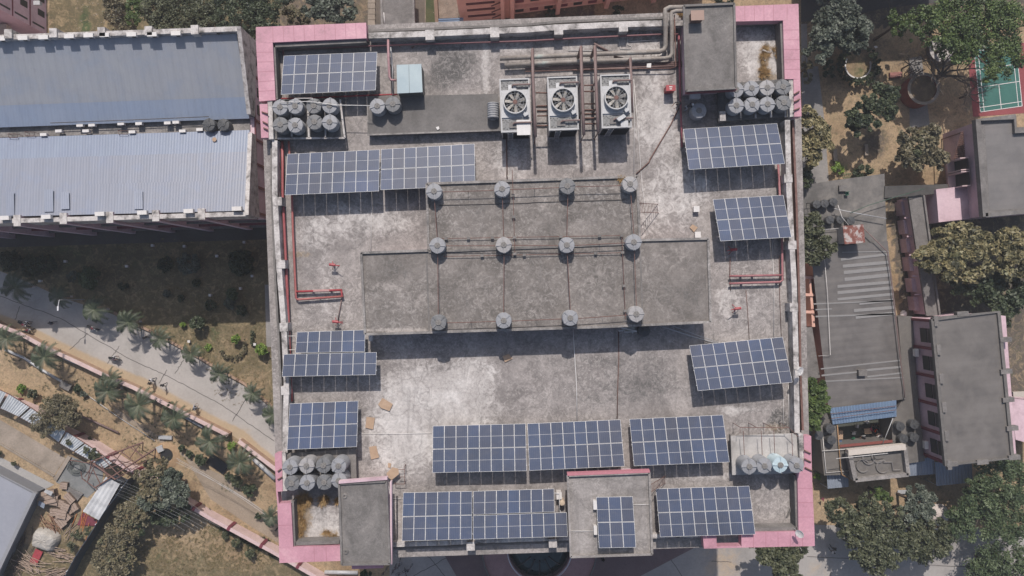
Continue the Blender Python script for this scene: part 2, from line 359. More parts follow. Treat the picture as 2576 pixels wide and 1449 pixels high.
# concrete lanes beyond the boundary wall
slab2 = mottled('yard_slab', [(.18,.15,.12),(.28,.235,.19),(.36,.3,.25)], .25, 4, grit=.25)
flat('yard_pad', [t13(-300,100),t13(0,270),t13(495,560),t13(400,700),t13(0,460),t13(-300,290)], .03, slab2)
mb = MB(); mb.pd([t13(510,540),t13(535,555),t13(425,735),t13(400,715)], .25, 0); mb.pd([t13(-200,330),t13(0,445),t13(412,690),t13(400,702),t13(0,460),t13(-200,345)], .2, 0)
struct('pad_kerb', mb, slab2)
flat('yard_lane', [t13(-300,370),t13(0,550),t13(410,760),t13(270,830),t13(0,660),t13(-300,520)], .035, mottled('lane_concrete', [(.27,.265,.26),(.34,.33,.32)], .2, 3, grit=.15))
flat('cement_patch', [t13(530,545),t13(780,640),t13(770,760),t13(660,860),t13(420,740)], .03, mottled('wet_cement', [(.14,.15,.15),(.24,.24,.235)], .5, 5, grit=.25))
flat('footpath', [t13(870,180),t13(1210,400),t13(1480,600),t13(1680,690),t13(1980,960),t13(2100,1080),t13(2100,1200),t13(1900,1080),t13(1590,870),t13(1400,560),t13(860,220)], .02, mottled('worn_path', [(.24,.19,.14),(.33,.27,.21)], .35, 5, grit=.3))
# ---- badminton court
court_m = mottled('court_green', [(.03,.11,.095),(.045,.145,.12)], .4, 4, grit=.15); courtred = mottled('court_red', [(.2,.045,.05),(.25,.065,.07)], .3, 4, grit=.2)
flat('court_surround', [t41(1745,380),t41(2500,280),t41(2500,830),t41(1820,880),t41(1790,880)], .02, courtred)
CA, CB, CC, CD = t41(1795,360), t41(2110,310), t41(2160,800), t41(1845,845)
flat('court', [CA, CB, CC, CD], .04, court_m)
mb = MB()
def cp(s, t): return tuple((np.array(CA)*(1-s)+np.array(CB)*s)*(1-t)+(np.array(CD)*(1-s)+np.array(CC)*s)*t)
for s in (0, .09, .91, 1): line_strip([cp(s,0), cp(s,1)], .09, .06, mb)
for t in (0, .06, .35, .62, .93, 1): line_strip([cp(0,t), cp(1,t)], .09, .062, mb)
for t0, t1 in ((0,.35),(.62,1)): line_strip([cp(.5,t0), cp(.5,t1)], .09, .058, mb)
struct('court_lines', mb, whitem)
slab_grey = tone_mat('grey_slab_concrete', [(.115,.108,.102),(.16,.15,.143),(.21,.195,.185)], [None,None,None], .45, 5, .25, bump=.1, flaky=.3)
concrete = tone_mat('pale_slab_concrete', [(.13,.123,.117),(.22,.205,.195),(.33,.31,.295)], [None,None,None], .4, 5, .3, bump=.1, flaky=.8)
# ------------------------------------------------------------------ main building
ROT = math.radians(1.9)
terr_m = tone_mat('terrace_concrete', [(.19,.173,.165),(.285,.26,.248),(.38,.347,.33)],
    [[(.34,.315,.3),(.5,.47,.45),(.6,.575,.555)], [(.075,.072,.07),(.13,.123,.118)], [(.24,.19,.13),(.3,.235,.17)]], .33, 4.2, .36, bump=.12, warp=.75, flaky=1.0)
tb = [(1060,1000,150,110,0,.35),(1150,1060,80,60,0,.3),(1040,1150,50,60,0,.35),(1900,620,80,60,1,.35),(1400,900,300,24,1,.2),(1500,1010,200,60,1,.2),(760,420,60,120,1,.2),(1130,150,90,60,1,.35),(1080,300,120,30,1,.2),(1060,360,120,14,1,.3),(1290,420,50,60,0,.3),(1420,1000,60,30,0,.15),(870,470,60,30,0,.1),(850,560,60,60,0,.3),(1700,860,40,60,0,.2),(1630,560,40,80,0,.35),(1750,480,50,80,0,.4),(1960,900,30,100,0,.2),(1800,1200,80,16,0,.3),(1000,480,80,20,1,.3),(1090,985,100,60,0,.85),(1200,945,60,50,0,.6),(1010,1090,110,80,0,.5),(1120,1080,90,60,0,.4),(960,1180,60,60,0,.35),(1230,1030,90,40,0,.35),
      (980,560,70,36,0,.6),(790,600,50,60,0,.3),(900,560,60,60,0,.25),(770,560,40,60,0,.15),
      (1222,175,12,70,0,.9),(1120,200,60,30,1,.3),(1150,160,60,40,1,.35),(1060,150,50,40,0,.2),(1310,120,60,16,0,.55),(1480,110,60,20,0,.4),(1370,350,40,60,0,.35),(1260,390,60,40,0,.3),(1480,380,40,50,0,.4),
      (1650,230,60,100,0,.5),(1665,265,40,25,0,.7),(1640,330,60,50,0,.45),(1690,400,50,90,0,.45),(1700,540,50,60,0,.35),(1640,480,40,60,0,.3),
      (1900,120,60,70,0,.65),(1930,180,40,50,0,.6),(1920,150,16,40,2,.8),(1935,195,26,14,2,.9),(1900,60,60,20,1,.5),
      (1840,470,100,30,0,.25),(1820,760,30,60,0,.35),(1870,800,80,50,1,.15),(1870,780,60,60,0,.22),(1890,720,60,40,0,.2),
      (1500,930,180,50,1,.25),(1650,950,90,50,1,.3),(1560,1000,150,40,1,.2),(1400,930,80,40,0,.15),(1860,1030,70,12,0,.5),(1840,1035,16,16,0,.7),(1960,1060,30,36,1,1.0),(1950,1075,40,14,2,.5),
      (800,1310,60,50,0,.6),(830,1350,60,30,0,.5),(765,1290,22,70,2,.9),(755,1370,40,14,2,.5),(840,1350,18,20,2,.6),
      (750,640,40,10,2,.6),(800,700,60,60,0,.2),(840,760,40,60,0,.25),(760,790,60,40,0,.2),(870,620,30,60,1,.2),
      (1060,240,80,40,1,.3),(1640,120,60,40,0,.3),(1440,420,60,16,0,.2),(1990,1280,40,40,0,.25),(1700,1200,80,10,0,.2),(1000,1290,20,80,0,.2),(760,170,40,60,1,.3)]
sheet('terrace_floor', [(651,74),(2009,18),(2042,1368),(703,1412)], R, 300, 290, [], tb, terr_m, 0)
terrace = bpy.data.objects['terrace_floor']; del terrace['kind']
mbld = thing('campus_building', 'large square grey-roofed main building with pink corner cornices and solar panels on its terrace', 'building', W(1288,724,0))
wall_poly = [W(u, v, R)[:2] for u, v in ((672,85),(1995,30),(2026,1362),(718,1398))]
mb = MB(); mb.prism(wall_poly, 0, R-.05); mb.build('wall', pinkwall, mbld)
# terrace rim below the cornice
mb = MB(); mb.pd([(651,74),(2009,18),(2042,1368),(703,1412)], R-.01, R-.6); mb.build('roof_slab', slab_grey, mbld)
terrace.parent = mbld; terrace.matrix_parent_inverse = Matrix.Translation(-mbld.location)
# floor bands and windows of the facades
wp = [Vector(p) for p in wall_poly]
for k in range(4):
    a, b = wp[k], wp[(k+1) % 4]; d = (b-a); Ln = d.length; d.normalize(); n = Vector((d.y, -d.x))
    if n.dot((a+b)/2-Vector(W(1350,710,R)[:2])) < 0: n = -n
    ang = math.atan2(d.y, d.x); mb = MB()
    for fl in range(1, 9):
        m = (a+b)/2+n*.06; mb.box(m.x, m.y, fl*3.9-.25, Ln-.4, .25, .3, ang)
    mb.build('floor_band', maroon, mbld)
    for fl in range(0, 8, 1):
        for i in range(6):
            t = (i+.5)/6*Ln; c = a+d*t+n*.03
            if fl % 2 == 0:
                w = MB(); w.box(c.x, c.y, fl*3.9+1.2, Ln/6*.6, .12, 1.7, ang); f = w.build('window', glassd, mbld)
# parapets: walls of the terrace
def parap(name, pts, w, h, mat, base=R, parent=mbld):
    mb = MB(); line_strip(pts, w, base+h, mb, h); return mb.build(name, mat, parent)
parap('parapet', [t21(970,268),t21(1410,255),t21(2174,222),t31(560,207),t31(1105,182),t31(1540,170)], .55, 1.15, parapet_m)
parap('gutter_ledge', [t21(970,232),t21(1450,215),t21(2174,185),t31(620,162),t31(1110,143),t31(1395,132)], .22, .75, slab_grey)
mb = MB()
for x, y in (t21(1433,255), t21(1922,235), t31(593,215), t31(1082,192)):
    p = W(x, y, R+1.2); mb = MB(); mb.box(p.x, p.y-.1, R, .85, .95, 1.2, ROT); mb.build('parapet_pier', parapet_m, mbld)
parap('parapet', [t21(262,1060),t22(262,0),t22(288,500),t22(330,1000),t22(350,1440),t23(338,520)], .5, 1.2, parapet_m)
parap('gutter_ledge', [t21(238,1065),t22(238,0),t22(262,600),t22(290,1100),t23(310,60),t23(325,500)], .2, .6, slab_grey)
parap('parapet', [t41(388,905),t41(400,1440),t42(440,700),t42(455,1330),t43(462,370)], .5, 1.2, parapet_m)
parap('gutter_ledge', [t41(430,905),t42(458,100),t42(478,800),t42(488,1400),t43(505,350)], .2, .6, rust)
parap('parapet', [t23(1150,1213),t23(1560,1200),t33(0,1185),t33(680,1162)], .45, .7, parapet_m)
parap('gutter_ledge', [t23(1150,1240),t23(1560,1232),t33(0,1216),t33(680,1190)], .18, .1, slab_grey)
parap('parapet', [t33(1300,1150),t33(1680,1140)], .4, .7, parapet_m)
mb = MB()
for x, y in (t22(285,70), t22(310,545), t22(330,1020), t23(340,50), t41(395,1345), t42(425,400), t42(437,870), t42(470,1355), (1184,1374.5), (1391,1367)):
    p = W(x, y, R+1.22); mb = MB(); mb.box(p.x, p.y, R, .78, .8, 1.23, ROT); mb.build('parapet_pier', parapet_m, mbld)
# inner parapets behind the pink cornices
for pts in ([(689,115),(921,103)],[(688,110),(695,250)],[(1850,52),(1968,47)],[(1966,52),(1972,200)],
            [(735,1262),(740,1374)],[(742,1368),(853,1364)],[(2002,1196),(2006,1334)],[(1895,1333),(2004,1330)]):
    parap('parapet', pts, .3, 1.3, slab_grey)
# pink cornices: deep sheet-clad boxes
ZC = R+1.55
def cornice(poly, seams=()):
    mb = MB(); mb.pd(poly, ZC, ZC-.9); o = mb.build('cornice', pink_m, mbld)
    for a, b in seams: s = MB(); line_strip([a, b], .05, ZC+.004, s); s.build('seam', plain('seam_line', (.36,.16,.2), .6), o)
def lerp(a, b, t): return (a[0]+(b[0]-a[0])*t, a[1]+(b[1]-a[1])*t)
def seams(a, b, c, d, n): return [(lerp(a, b, i/n), lerp(c, d, i/n)) for i in range(1, n)]
cornice([(643.7,68),(921,57),(922,96),(686,106.7),(643.9,107)], seams((686,66),(921,57),(688,106),(922,96),9)+[((686,66.5),(687,106))])
cornice([(644,107.1),(685.9,106.9),(693,251.7),(652,255)], seams((644,107),(652,255),(686,107),(693,251),6))
cornice([(653,262),(673,261),(675.5,346),(657,347)])
cornice([(1849,15.5),(2008.6,9.5),(2009.7,50.3),(1850,54)], seams((1849,15),(1970,10.5),(1850,54),(1970,50.5),5)+[((1980,11),(1980,50))])
cornice([(1969.8,50.8),(2009.7,50.5),(2013,199),(1974,199)], seams((1969.8,50.8),(1974,199),(2009.7,50.5),(2013,199),6))
cornice([(1996,200),(2013,199.2),(2016.5,292.7),(1998,293.5)])
cornice([(691,1141.7),(708.7,1138),(711,1236),(694.4,1237)])
cornice([(697.7,1267),(732,1266),(737.5,1376),(702,1377)], seams((697.7,1267),(702,1377),(732,1266),(737.5,1376),4)[1:2])
cornice([(702,1377.3),(737.6,1376.3),(855,1373.5),(857,1411),(702.7,1416.3)], [((790,1375),(791,1413)),((820,1374),(821,1412))])
cornice([(694.6,1237.2),(698.5,1237.2),(701.5,1266.8),(697.7,1266.8)])
cornice([(2022,1097),(2040.7,1097),(2042.6,1192),(2006,1192.5),(2005.5,1170),(2023.5,1170)])
cornice([(2006,1192.7),(2042.6,1192.2),(2049,1337),(2009,1337)], seams((2006,1192),(2009,1337),(2042.6,1192),(2049,1337),4))
cornice([(1865,1340),(2009,1337.2),(2049,1337.2),(2049.8,1373.7),(1865.3,1377.7)], seams((1865,1340),(2049,1337),(1865.3,1377.7),(2049.8,1373.7),6))
cornice([(1768,1347),(1802.5,1346),(1803,1379.5),(1771,1380.3)])
cornice([(1803.2,1374.5),(1864.8,1373.5),(1864.9,1377.6),(1803.2,1379.2)])
parap('opening_ledge', [(1803,1362),(1864,1360.5)], .8, .1, slab_grey, R-2)
mb = MB(); mb.pd([(884.7,1420),(963.5,1416),(963.7,1429),(884.9,1432)], R+2.0, R+1.3); mb.build('cornice', pink_m, mbld)
# roof rooms ------------------------------------------------
def room(name, label, poly, h, mat, side, lip=.35, up=.18, base=R):
    t = thing(name, label, 'roof room', W(*poly[0], base))
    mb = MB(); mb.pd(poly, base+h, base+h-.35); mb.build('roof', mat, t)
    cx = sum(p[0] for p in poly)/len(poly); cy = sum(p[1] for p in poly)/len(poly)
    inn = [(cx+(u-cx)*(1-2*lip/((abs(u-cx))/26+.01)*.5), cy+(v-cy)*(1-2*lip/((abs(v-cy))/26+.01)*.5)) for u, v in poly]
    mb = MB(); mb.pd(inn, base+h-.35, base); mb.build('wall', side, t)
    mb = MB(); k = poly+[poly[0]]
    for a, b in zip(k[:-1], k[1:]):
        line_strip([lerp(a, (cx, cy), .012), lerp(b, (cx, cy), .012)], .2, base+h+up, mb, up+.002)
    mb.build('roof_lip', mat if up < .3 else slab_grey, t)
    return t
r1 = room('stair_room', 'tall grey-roofed stair room at the top right carrying a small brown box', [(1720,12.7),(1848,7.3),(1853,222),(1726,229)], 3.2, concrete if 0 else slab_grey, pinkwall)
r2 = room('stair_room', 'grey-roofed stair room with pink edging at the lower left corner of the terrace', [(852,1216),(972,1210),(981,1420),(858.7,1422)], 3.2, slab_grey, pinkwall)
r3 = room('stair_room', 'square grey-roofed stair room at the bottom edge carrying its own small solar array', [(1427,1196),(1635,1188),(1642,1396),(1435,1403)], 3.2, tone_mat('stair_roof_concrete', [(.2,.185,.175),(.27,.25,.238),(.36,.335,.32)], [None,None,None], .4, 5, .3, bump=.1, flaky=.9), pinkwall, up=.28)
mb = MB(); line_strip([(1427,1194),(1635,1186)], .22, R+3.5, mb, .6); mb.build('parapet', plain('rose_wall', (.42,.17,.2), .7), r3)
mb = MB(); line_strip([(852,1214),(974,1204)], .22, R+3.5, mb, .6); mb.build('parapet', pinkwall, r2)
mb = MB(); line_strip([(1727,231),(1853,224)], .2, R+2.9, mb, .5); mb.build('fascia', maroon, r1)
mb = MB(); line_strip([(983,1212),(984,1420)], .16, R+3.0, mb, .5); mb.build('fascia', pinkwall, r2)
# drain holes
# central raised slab (two levels in plan, one level in height)
shed = thing('raised_roof_block', 'wide raised grey roof block in the middle of the terrace with twelve tanks on it', 'roof block', W(1340,650,R))
ZS = R+2.76
poly_s = [(1073,462),(1603,444),(1610,604),(1782,600),(1788,810),(1500,823),(918,841),(908,636),(1078,630)]
slab_m = tone_mat('roof_block_concrete', [(.125,.113,.103),(.175,.158,.145),(.235,.212,.196)], [[(.29,.262,.243),(.38,.345,.32)], [(.075,.072,.07),(.1,.095,.09)], None], .28, 4.5, .3, bump=.1, warp=.8, flaky=.7)
mb = MB(); mb.pd(poly_s, ZS-.01, ZS-.32); mb.build('roof', slab_grey, shed)
o = sheet('roof_surface', [(908,444),(1790,444),(1790,842),(908,842)], ZS+.004, 150, 72, [], [(1370,510,50,40,0,.35),(1180,720,60,60,0,.3),(1330,760,60,40,0,.35),(1500,700,80,80,0,.25),(1690,650,60,50,0,.3),(1130,560,40,40,0,.2),(970,720,40,14,0,.5),(1040,750,50,40,0,.3),(1000,830,100,6,0,.8),(1500,500,40,30,1,.4),(1250,640,30,40,1,.4),(1200,530,50,40,1,.3),(990,680,60,40,1,.3),(1480,780,40,30,0,.2),(1680,740,60,40,1,.3),(1750,750,30,50,1,.3),(1150,490,60,14,0,.3),(1560,470,40,20,0,.3)], slab_m, 0)
# trim the sheet to the block's outline
me = o.data; pl = np.array([W(u, v, ZS)[:2] for u, v in poly_s]); cen = np.array([tuple(f.center)[:2] for f in me.polygons])
keep = inpoly(cen, [tuple(p) for p in pl]); import bmesh
bm = bmesh.new(); bm.from_mesh(me); bm.faces.ensure_lookup_table()
bmesh.ops.delete(bm, geom=[f for i, f in enumerate(bm.faces) if not keep[i]], context='FACES'); bm.to_mesh(me); bm.free()
del o['kind']; o.parent = shed; o.matrix_parent_inverse = Matrix.Translation(-shed.location)
mb = MB(); mb.prism([W(u, v, ZS)[:2] for u, v in ((1087,500),(1590,475),(1600,620),(1770,616),(1775,795),(1500,805),(932,826),(922,652),(1090,645))], R, ZS-.32); mb.build('wall', pinkwall, shed)
mb = MB()
for a, b in zip(poly_s, poly_s[1:]+poly_s[:1]): line_strip([a, b], .22, ZS+.2, mb, .2)
mb.build('roof_lip', concrete, shed)
mb = MB(); line_strip([(1078,634),(1180,629),(1606,612)], .22, ZS+.12, mb, .12); line_strip([(1610,604),(1617,818)], .16, ZS+.03, mb, .03); line_strip([(1073,640),(1080,834)], .16, ZS+.03, mb, .03)
mb.build('roof_joint', slab_grey, shed)
# low slab at upper left
low = thing('low_roof_slab', 'low dark grey roof slab with two tanks beside the fan towers', 'roof block', W(1000,290,R))
mb = MB(); mb.pd([(923,243),(1253,236),(1262,327),(927,339)], R+.8, R); mb.build('roof', tone_mat('low_slab_grey', [(.115,.108,.102),(.14,.132,.126),(.175,.164,.156)], [None,None,None], .3, 5, .2, bump=.1, flaky=.15), low)
mb = MB(); line_strip([(924,339),(1262,327)], .15, R+.88, mb, .08); line_strip([(923.5,243),(926.5,339)], .12, R+.87, mb, .07); mb.build('roof_lip', concrete, low)
# tank platforms
def platform(label, poly, h, beams, mat=concrete, lipside=None):
    t = thing('tank_platform', label, 'platform', W(*poly[0], R))
    mb = MB(); mb.pd(poly, R+h, R+h-.22); mb.build('deck', mat, t)
    mb = MB()
    for a, b in beams: line_strip([a, b], .16, R+h+.12, mb, .12)
    if mb.v: mb.build('beam', parapet_m, t)
    cx = sum(p[0] for p in poly)/len(poly); cy = sum(p[1] for p in poly)/len(poly)
    for u, v in poly:
        q = W(*lerp((u, v), (cx, cy), .1), R+h); m = MB(); m.box(q.x, q.y, R, .35, .35, h-.22, ROT); m.build('leg', concrete, t)
    if lipside:
        mb = MB(); line_strip(lipside, .45, R+h+.45, mb, .7); mb.build('kerb', parapet_m, t)
    return t
def vb(t0, pts): return [(t0(x, y0), t0(x2, y1)) for x, y0, x2, y1 in pts]
platform('dark grey tank platform inside the pink cornice at the upper left', [(676,252),(857,247),(864,348),(682,350)], 1.0,
         vb(t21, [(385,760,390,1045),(510,760,520,1040),(640,760,645,1040)])+[(t21(755,750),t21(790,1040)),(t21(280,1045),t21(790,1040))], mottled('stained_deck', [(.05,.05,.05),(.1,.098,.096),(.2,.19,.18)], .7, 5, grit=.3), [t21(225,755),t21(235,1050)])
platform('stained tank platform at the upper right with grey kerb beside the pink cornice', [(1805,212),(1993,197),(1996,293),(1807,306)], 1.0,
         vb(t41, [(-170,610,-165,905),(30,700,35,890),(145,640,150,890),(260,640,265,885),(370,620,375,885)])[1:], mottled('stained_deck2', [(.05,.05,.05),(.1,.098,.096),(.2,.19,.18)], .7, 5, grit=.3), [t41(415,590),t41(425,880)])
platform('dark tank platform at the lower left beside the stair room', [(712,1142),(895,1128),(897,1215),(850,1230),(716,1232)], 1.0, [], slab_grey, [t23(325,515),t23(338,808)])
platform('pale whitish tank platform at the lower right with four tanks along its edge', [(1838,1097),(2012,1090),(2018,1190),(1842,1195)], 1.0, [], mottled('pale_deck', [(.2,.19,.18),(.36,.345,.33),(.46,.44,.42)], .5, 5, grit=.2), [t43(490,375),t43(505,675)])
# small box on the stair room, metal cabin
t = thing('roof_box', 'small brown box standing on the top right stair room', 'box', W(1750,40,R+3.2))
p = W(1755,38,R+4.2); mb = MB(); mb.box(p.x, p.y, R+3.2, 1.0, .75, .9, ROT); mb.build('body', rust, t); mb = MB(); mb.box(p.x, p.y, R+4.1, 1.2, .9, .08, ROT); mb.build('lid', plain('beige_sheet', (.3,.2,.16), .6), t)
t = thing('metal_cabin', 'pale blue-grey sheet metal cabin with a seam down its flat top beside the low slab', 'metal cabin', W(1030,200,R))
glossy = mottled('blue_grey_sheet', [(.3,.37,.4),(.4,.47,.48)], .25, 2, .25, grit=.05)
mb = MB(); mb.pd([(998.5,163.5),(1059,161.5),(1062.2,231),(1000,234)], R+2.2, R+.1); mb.build('body', plain('dark_grey_green_sheet', (.1,.105,.1), .5), t)
mb = MB(); mb.pd([(997.7,163),(1028,162),(1029.7,233.5),(999.4,235)], R+2.26, R+2.2); mb.build('top_panel', glossy, t)
mb = MB(); mb.pd([(1028.8,162),(1059.7,160.7),(1063,231.7),(1030.5,233.5)], R+2.26, R+2.2); mb.build('top_panel', glossy, t)
# drain holes on roofs and hatch rings
for u, v, z, lb in ((t23(790,845)[0], t23(790,845)[1], R+3.2, 'round drain outlet at the upper left of the lower left stair room roof'),(t23(800,1265)[0], t23(800,1265)[1], R+3.2, 'round drain outlet at the lower left of the lower left stair room roof')):
    m = MB(); p = W(u, v, z); m.lathe([(.1,.02),(.1,.1),(.22,.1),(.26,0)], 16, p); tag(m.build('drain_outlet', slab_grey), lb, 'drain')
# ------------------------------------------------------------------ solar arrays
def solar_mat():
    m, N, L, P = newmat('solar_cells')
    uv = N.new('ShaderNodeUVMap'); sp = N.new('ShaderNodeSeparateXYZ'); L.new(uv.outputs[0], sp.inputs[0])
    def lines(src, k, w):
        a = N.new('ShaderNodeMath'); a.operation = 'MULTIPLY'; L.new(src, a.inputs[0]); a.inputs[1].default_value = k
        f = N.new('ShaderNodeMath'); f.operation = 'FRACT'; L.new(a.outputs[0], f.inputs[0])
        s = N.new('ShaderNodeMath'); s.operation = 'SUBTRACT'; L.new(f.outputs[0], s.inputs[0]); s.inputs[1].default_value = .5
        b = N.new('ShaderNodeMath'); b.operation = 'ABSOLUTE'; L.new(s.outputs[0], b.inputs[0])
        g = N.new('ShaderNodeMath'); g.operation = 'GREATER_THAN'; L.new(b.outputs[0], g.inputs[0]); g.inputs[1].default_value = .5-w
        return g.outputs[0]
    oi = N.new('ShaderNodeObjectInfo')
    c = ramp(N, L, oi.outputs['Random'], [(0, (.048,.062,.102)), (.35, (.052,.069,.118)), (.7, (.058,.067,.1)), (1, (.052,.075,.135))])
    tc = N.new('ShaderNodeTexCoord'); ge = N.new('ShaderNodeNewGeometry'); nz = noise(N, L, .16, 4, .6, .5, ge.outputs['Position'])
    c = mix(N, L, c, ramp(N, L, nz, [(.3, (.75,.74,.72)), (.5, (.92,.94,.95)), (.68, (1.05,1.12,1.22))]), 1.0, 'MULTIPLY')
    c = mix(N, L, c, (.16,.18,.22), ramp(N, L, lines(sp.outputs[0], 6, .035), [(0, 0.0), (1, .5)]))
    c = mix(N, L, c, (.13,.15,.2), ramp(N, L, lines(sp.outputs[1], 12, .03), [(0, 0.0), (1, .35)]))
    # dust settled on the glass
    du = noise(N, L, 1.6, 7, .7, .4, tc.outputs['Object']); c = mix(N, L, c, (.16,.15,.145), ramp(N, L, du, [(.45, .05), (.75, .22)]))
    L.new(c, P.inputs['Base Color']); P.inputs['Roughness'].default_value = .42; P.inputs['IOR'].default_value = 1.5; P.inputs['Specular IOR Level'].default_value = .16
    return m
cells_m = solar_mat(); frame_m = plain('aluminium_frame', (.7,.7,.69), .6, var=.05)
def solar_array(label, parts, zl, zh, base=R):
    """parts: list of (TL,TR,BR,BL,cols,rows) in survey pixels; zl/zh heights of the array's far and near edge"""
    v0 = (parts[0][0][1]+parts[0][1][1])/2; v1 = (parts[-1][2][1]+parts[-1][3][1])/2
    t = thing('solar_array', label, 'solar array', W((parts[0][0][0]+parts[0][2][0])/2, (v0+v1)/2, base), 'solar arrays on the main roof')
    su0 = parts[0][0][1]-parts[0][1][1]; slope = -su0/(parts[0][1][0]-parts[0][0][0]); uref = (parts[0][0][0]+parts[0][1][0])/2
    def z_of(u, v): vv = v-(u-uref)*slope; return base+zl+(zh-zl)*(vv-v0)/(v1-v0)
    for pi, (A, B, C, Dd, nc, nr) in enumerate(parts):
        c3 = [W(p[0], p[1], z_of(*p)) for p in (A, B, C, Dd)]
        def q(s, r): return (c3[0]*(1-s)+c3[1]*s)*(1-r)+(c3[3]*(1-s)+c3[2]*s)*r
        nrm = (c3[1]-c3[0]).cross(c3[3]-c3[0]).normalized()
        if nrm.z < 0: nrm = -nrm
        wid = (c3[1]-c3[0]).length/nc; ln = (c3[3]-c3[0]).length/nr
        for i in range(nc):
            for j in range(nr):
                e, g = .013/wid, .016/ln
                s0, s1, r0, r1 = (i+e)/nc, (i+1-e)/nc, (j+g)/nr, (j+1-g)/nr
                fe, fg = .019/wid/nc, .019/ln/nr
                vs, fs, ms = [], [], []
                def quad(a, b, cc, d, off, mi):
                    k = len(vs)
                    for (s, r) in ((a, cc), (b, cc), (b, d), (a, d)): vs.append(q(s, r)+nrm*off)
                    fs.append((k+3, k+2, k+1, k)); ms.append(mi)
                quad(s0, s1, r0, r1, .0, 1)
                rm = (r0+r1)/2
                quad(s0+fe, s1-fe, r0+fg, rm-fg*.45, .004, 0); quad(s0+fe, s1-fe, rm+fg*.45, r1-fg, .004, 0)
                k = len(vs)
                for (s, r) in ((s0, r0), (s1, r0), (s1, r1), (s0, r1)): vs.append(q(s, r)-nrm*.04)
                for a, b in ((0,1),(1,2),(2,3),(3,0)): fs.append((a, b, k+b, k+a)); ms.append(1)
                fs.append((k, k+1, k+2, k+3)); ms.append(2)
                me = bpy.data.meshes.new('solar_panel'); L0 = t.location
                me.from_pydata([tuple(p-L0) for p in vs], [], fs)
                for mm in (cells_m, frame_m, slab_grey): me.materials.append(mm)
                me.polygons.foreach_set('material_index', ms)
                uvl = me.uv_layers.new(name='UVMap'); uvd = []
                for f in fs[:3]: uvd += [(0,0),(1,0),(1,1),(0,1)]
                for k2, (a, b) in enumerate(uvd): uvl.data[k2].uv = (a, b)
                me.update(); o = bpy.data.objects.new('solar_panel', me); col.objects.link(o); o.parent = t
        # rails, posts
        fr = MB()
        for r in (.12, .45, .55, .88) if nr == 2 else (.2, .8):
            fr.tube([q(-.004, r)-nrm*.09, q(1.004, r)-nrm*.09], .035, 4)
        fr.build('rail', white_met, t)
        for s in (.06, .36, .66, .94):
            for r in (.12, .88):
                p = q(s, r)-nrm*.1; m = MB(); m.tube([p, (p.x, p.y, base)], .035, 6); m.build('post', white_met, t)
            if nr == 2 or len(parts) == 1:
                m = MB(); m.tube([q(s, .0)-nrm*.12, q(s, 1.0)-nrm*.12], .03, 4); m.build('rafter', white_met, t)
    return t
S = 1.15, 2.1
solar_array('solar array of sixteen panels at the upper left, inside the pink cornice', [((713.7,140),(949,130.3),(945,226.7),(706.4,238),8,2)], *S)
solar_array('solar array of sixteen dusty panels below the eight upper left water tanks', [((722.7,387),(955,376),(953.5,481),(716.5,491),8,2)], *S)
solar_array('solar array whose lower edge tucks under the raised roof block', [((958.7,375.3),(1193.7,361.3),(1196,467.5),(957,478),8,2)], *S)
solar_array('solar array below the upper right tank platform, its top rows shaded by tanks', [((1718.5,324.3),(1954.8,310),(1974.8,412),(1733,427),8,2)], 1.2, 2.2)
solar_array('twelve-panel solar array on the right edge of the roof', [((1793,501.3),(1970.8,490.3),(1991.5,597),(1812,607),6,2)], 1.2, 2.2)
solar_array('large solar array on the right edge below the red pipe loop', [((1733.8,869),(1969,847.3),(1994,962),(1755.5,983.7),8,2)], 1.2, 2.2)
solar_array('stepped solar array on the left edge with a shorter upper row', [((747,835),(918.7,829.3),(918,884.7),(743,888),6,1),((713.7,890.8),(947.7,885.6),(946,943),(709.4,948),8,1)], *S)
solar_array('twelve-panel solar array above the eight lower left tanks', [((728.7,1015),(901.4,1008),(897.7,1124.3),(721.4,1131.7),6,2)], *S)
solar_array('left one of the three large solar arrays standing in a row near the bottom', [((1088.7,1071.3),(1322.4,1065.3),(1325,1185),(1087.7,1189.7),8,2)], *S)
solar_array('middle one of the three large solar arrays standing in a row near the bottom', [((1326.4,1065.3),(1560.8,1055),(1571.2,1173.3),(1331.5,1184.3),8,2)], *S)
solar_array('right one of the three large solar arrays in a row, beside the pale tank platform', [((1583.2,1054),(1818.2,1043.3),(1835.5,1162.7),(1594.8,1172.7),8,2)], *S)
solar_array('twelve-panel solar array on the bottom edge beside the lower left stair room', [((1014,1239),(1188,1235.3),(1187.6,1356.7),(1010.7,1361.7),6,2)], *S)
solar_array('solar array with a notched corner on the bottom edge left of the square stair room', [((1190.8,1235.3),(1394,1229),(1395,1287.7),(1190,1295),7,1),((1190,1296.5),(1425.8,1288.5),(1428.5,1350),(1190,1357),8,1)], *S)
solar_array('small six-panel solar array standing on the square stair room', [((1499.5,1250.3),(1591.8,1248.7),(1600.2,1377.3),(1506.8,1379),3,2)], .35, 1.25, R+3.2)
solar_array('solar array at the bottom right beside the square stair room', [((1649.5,1229),(1884.8,1222),(1900.5,1344.3),(1660.5,1351.3),8,2)], *S)
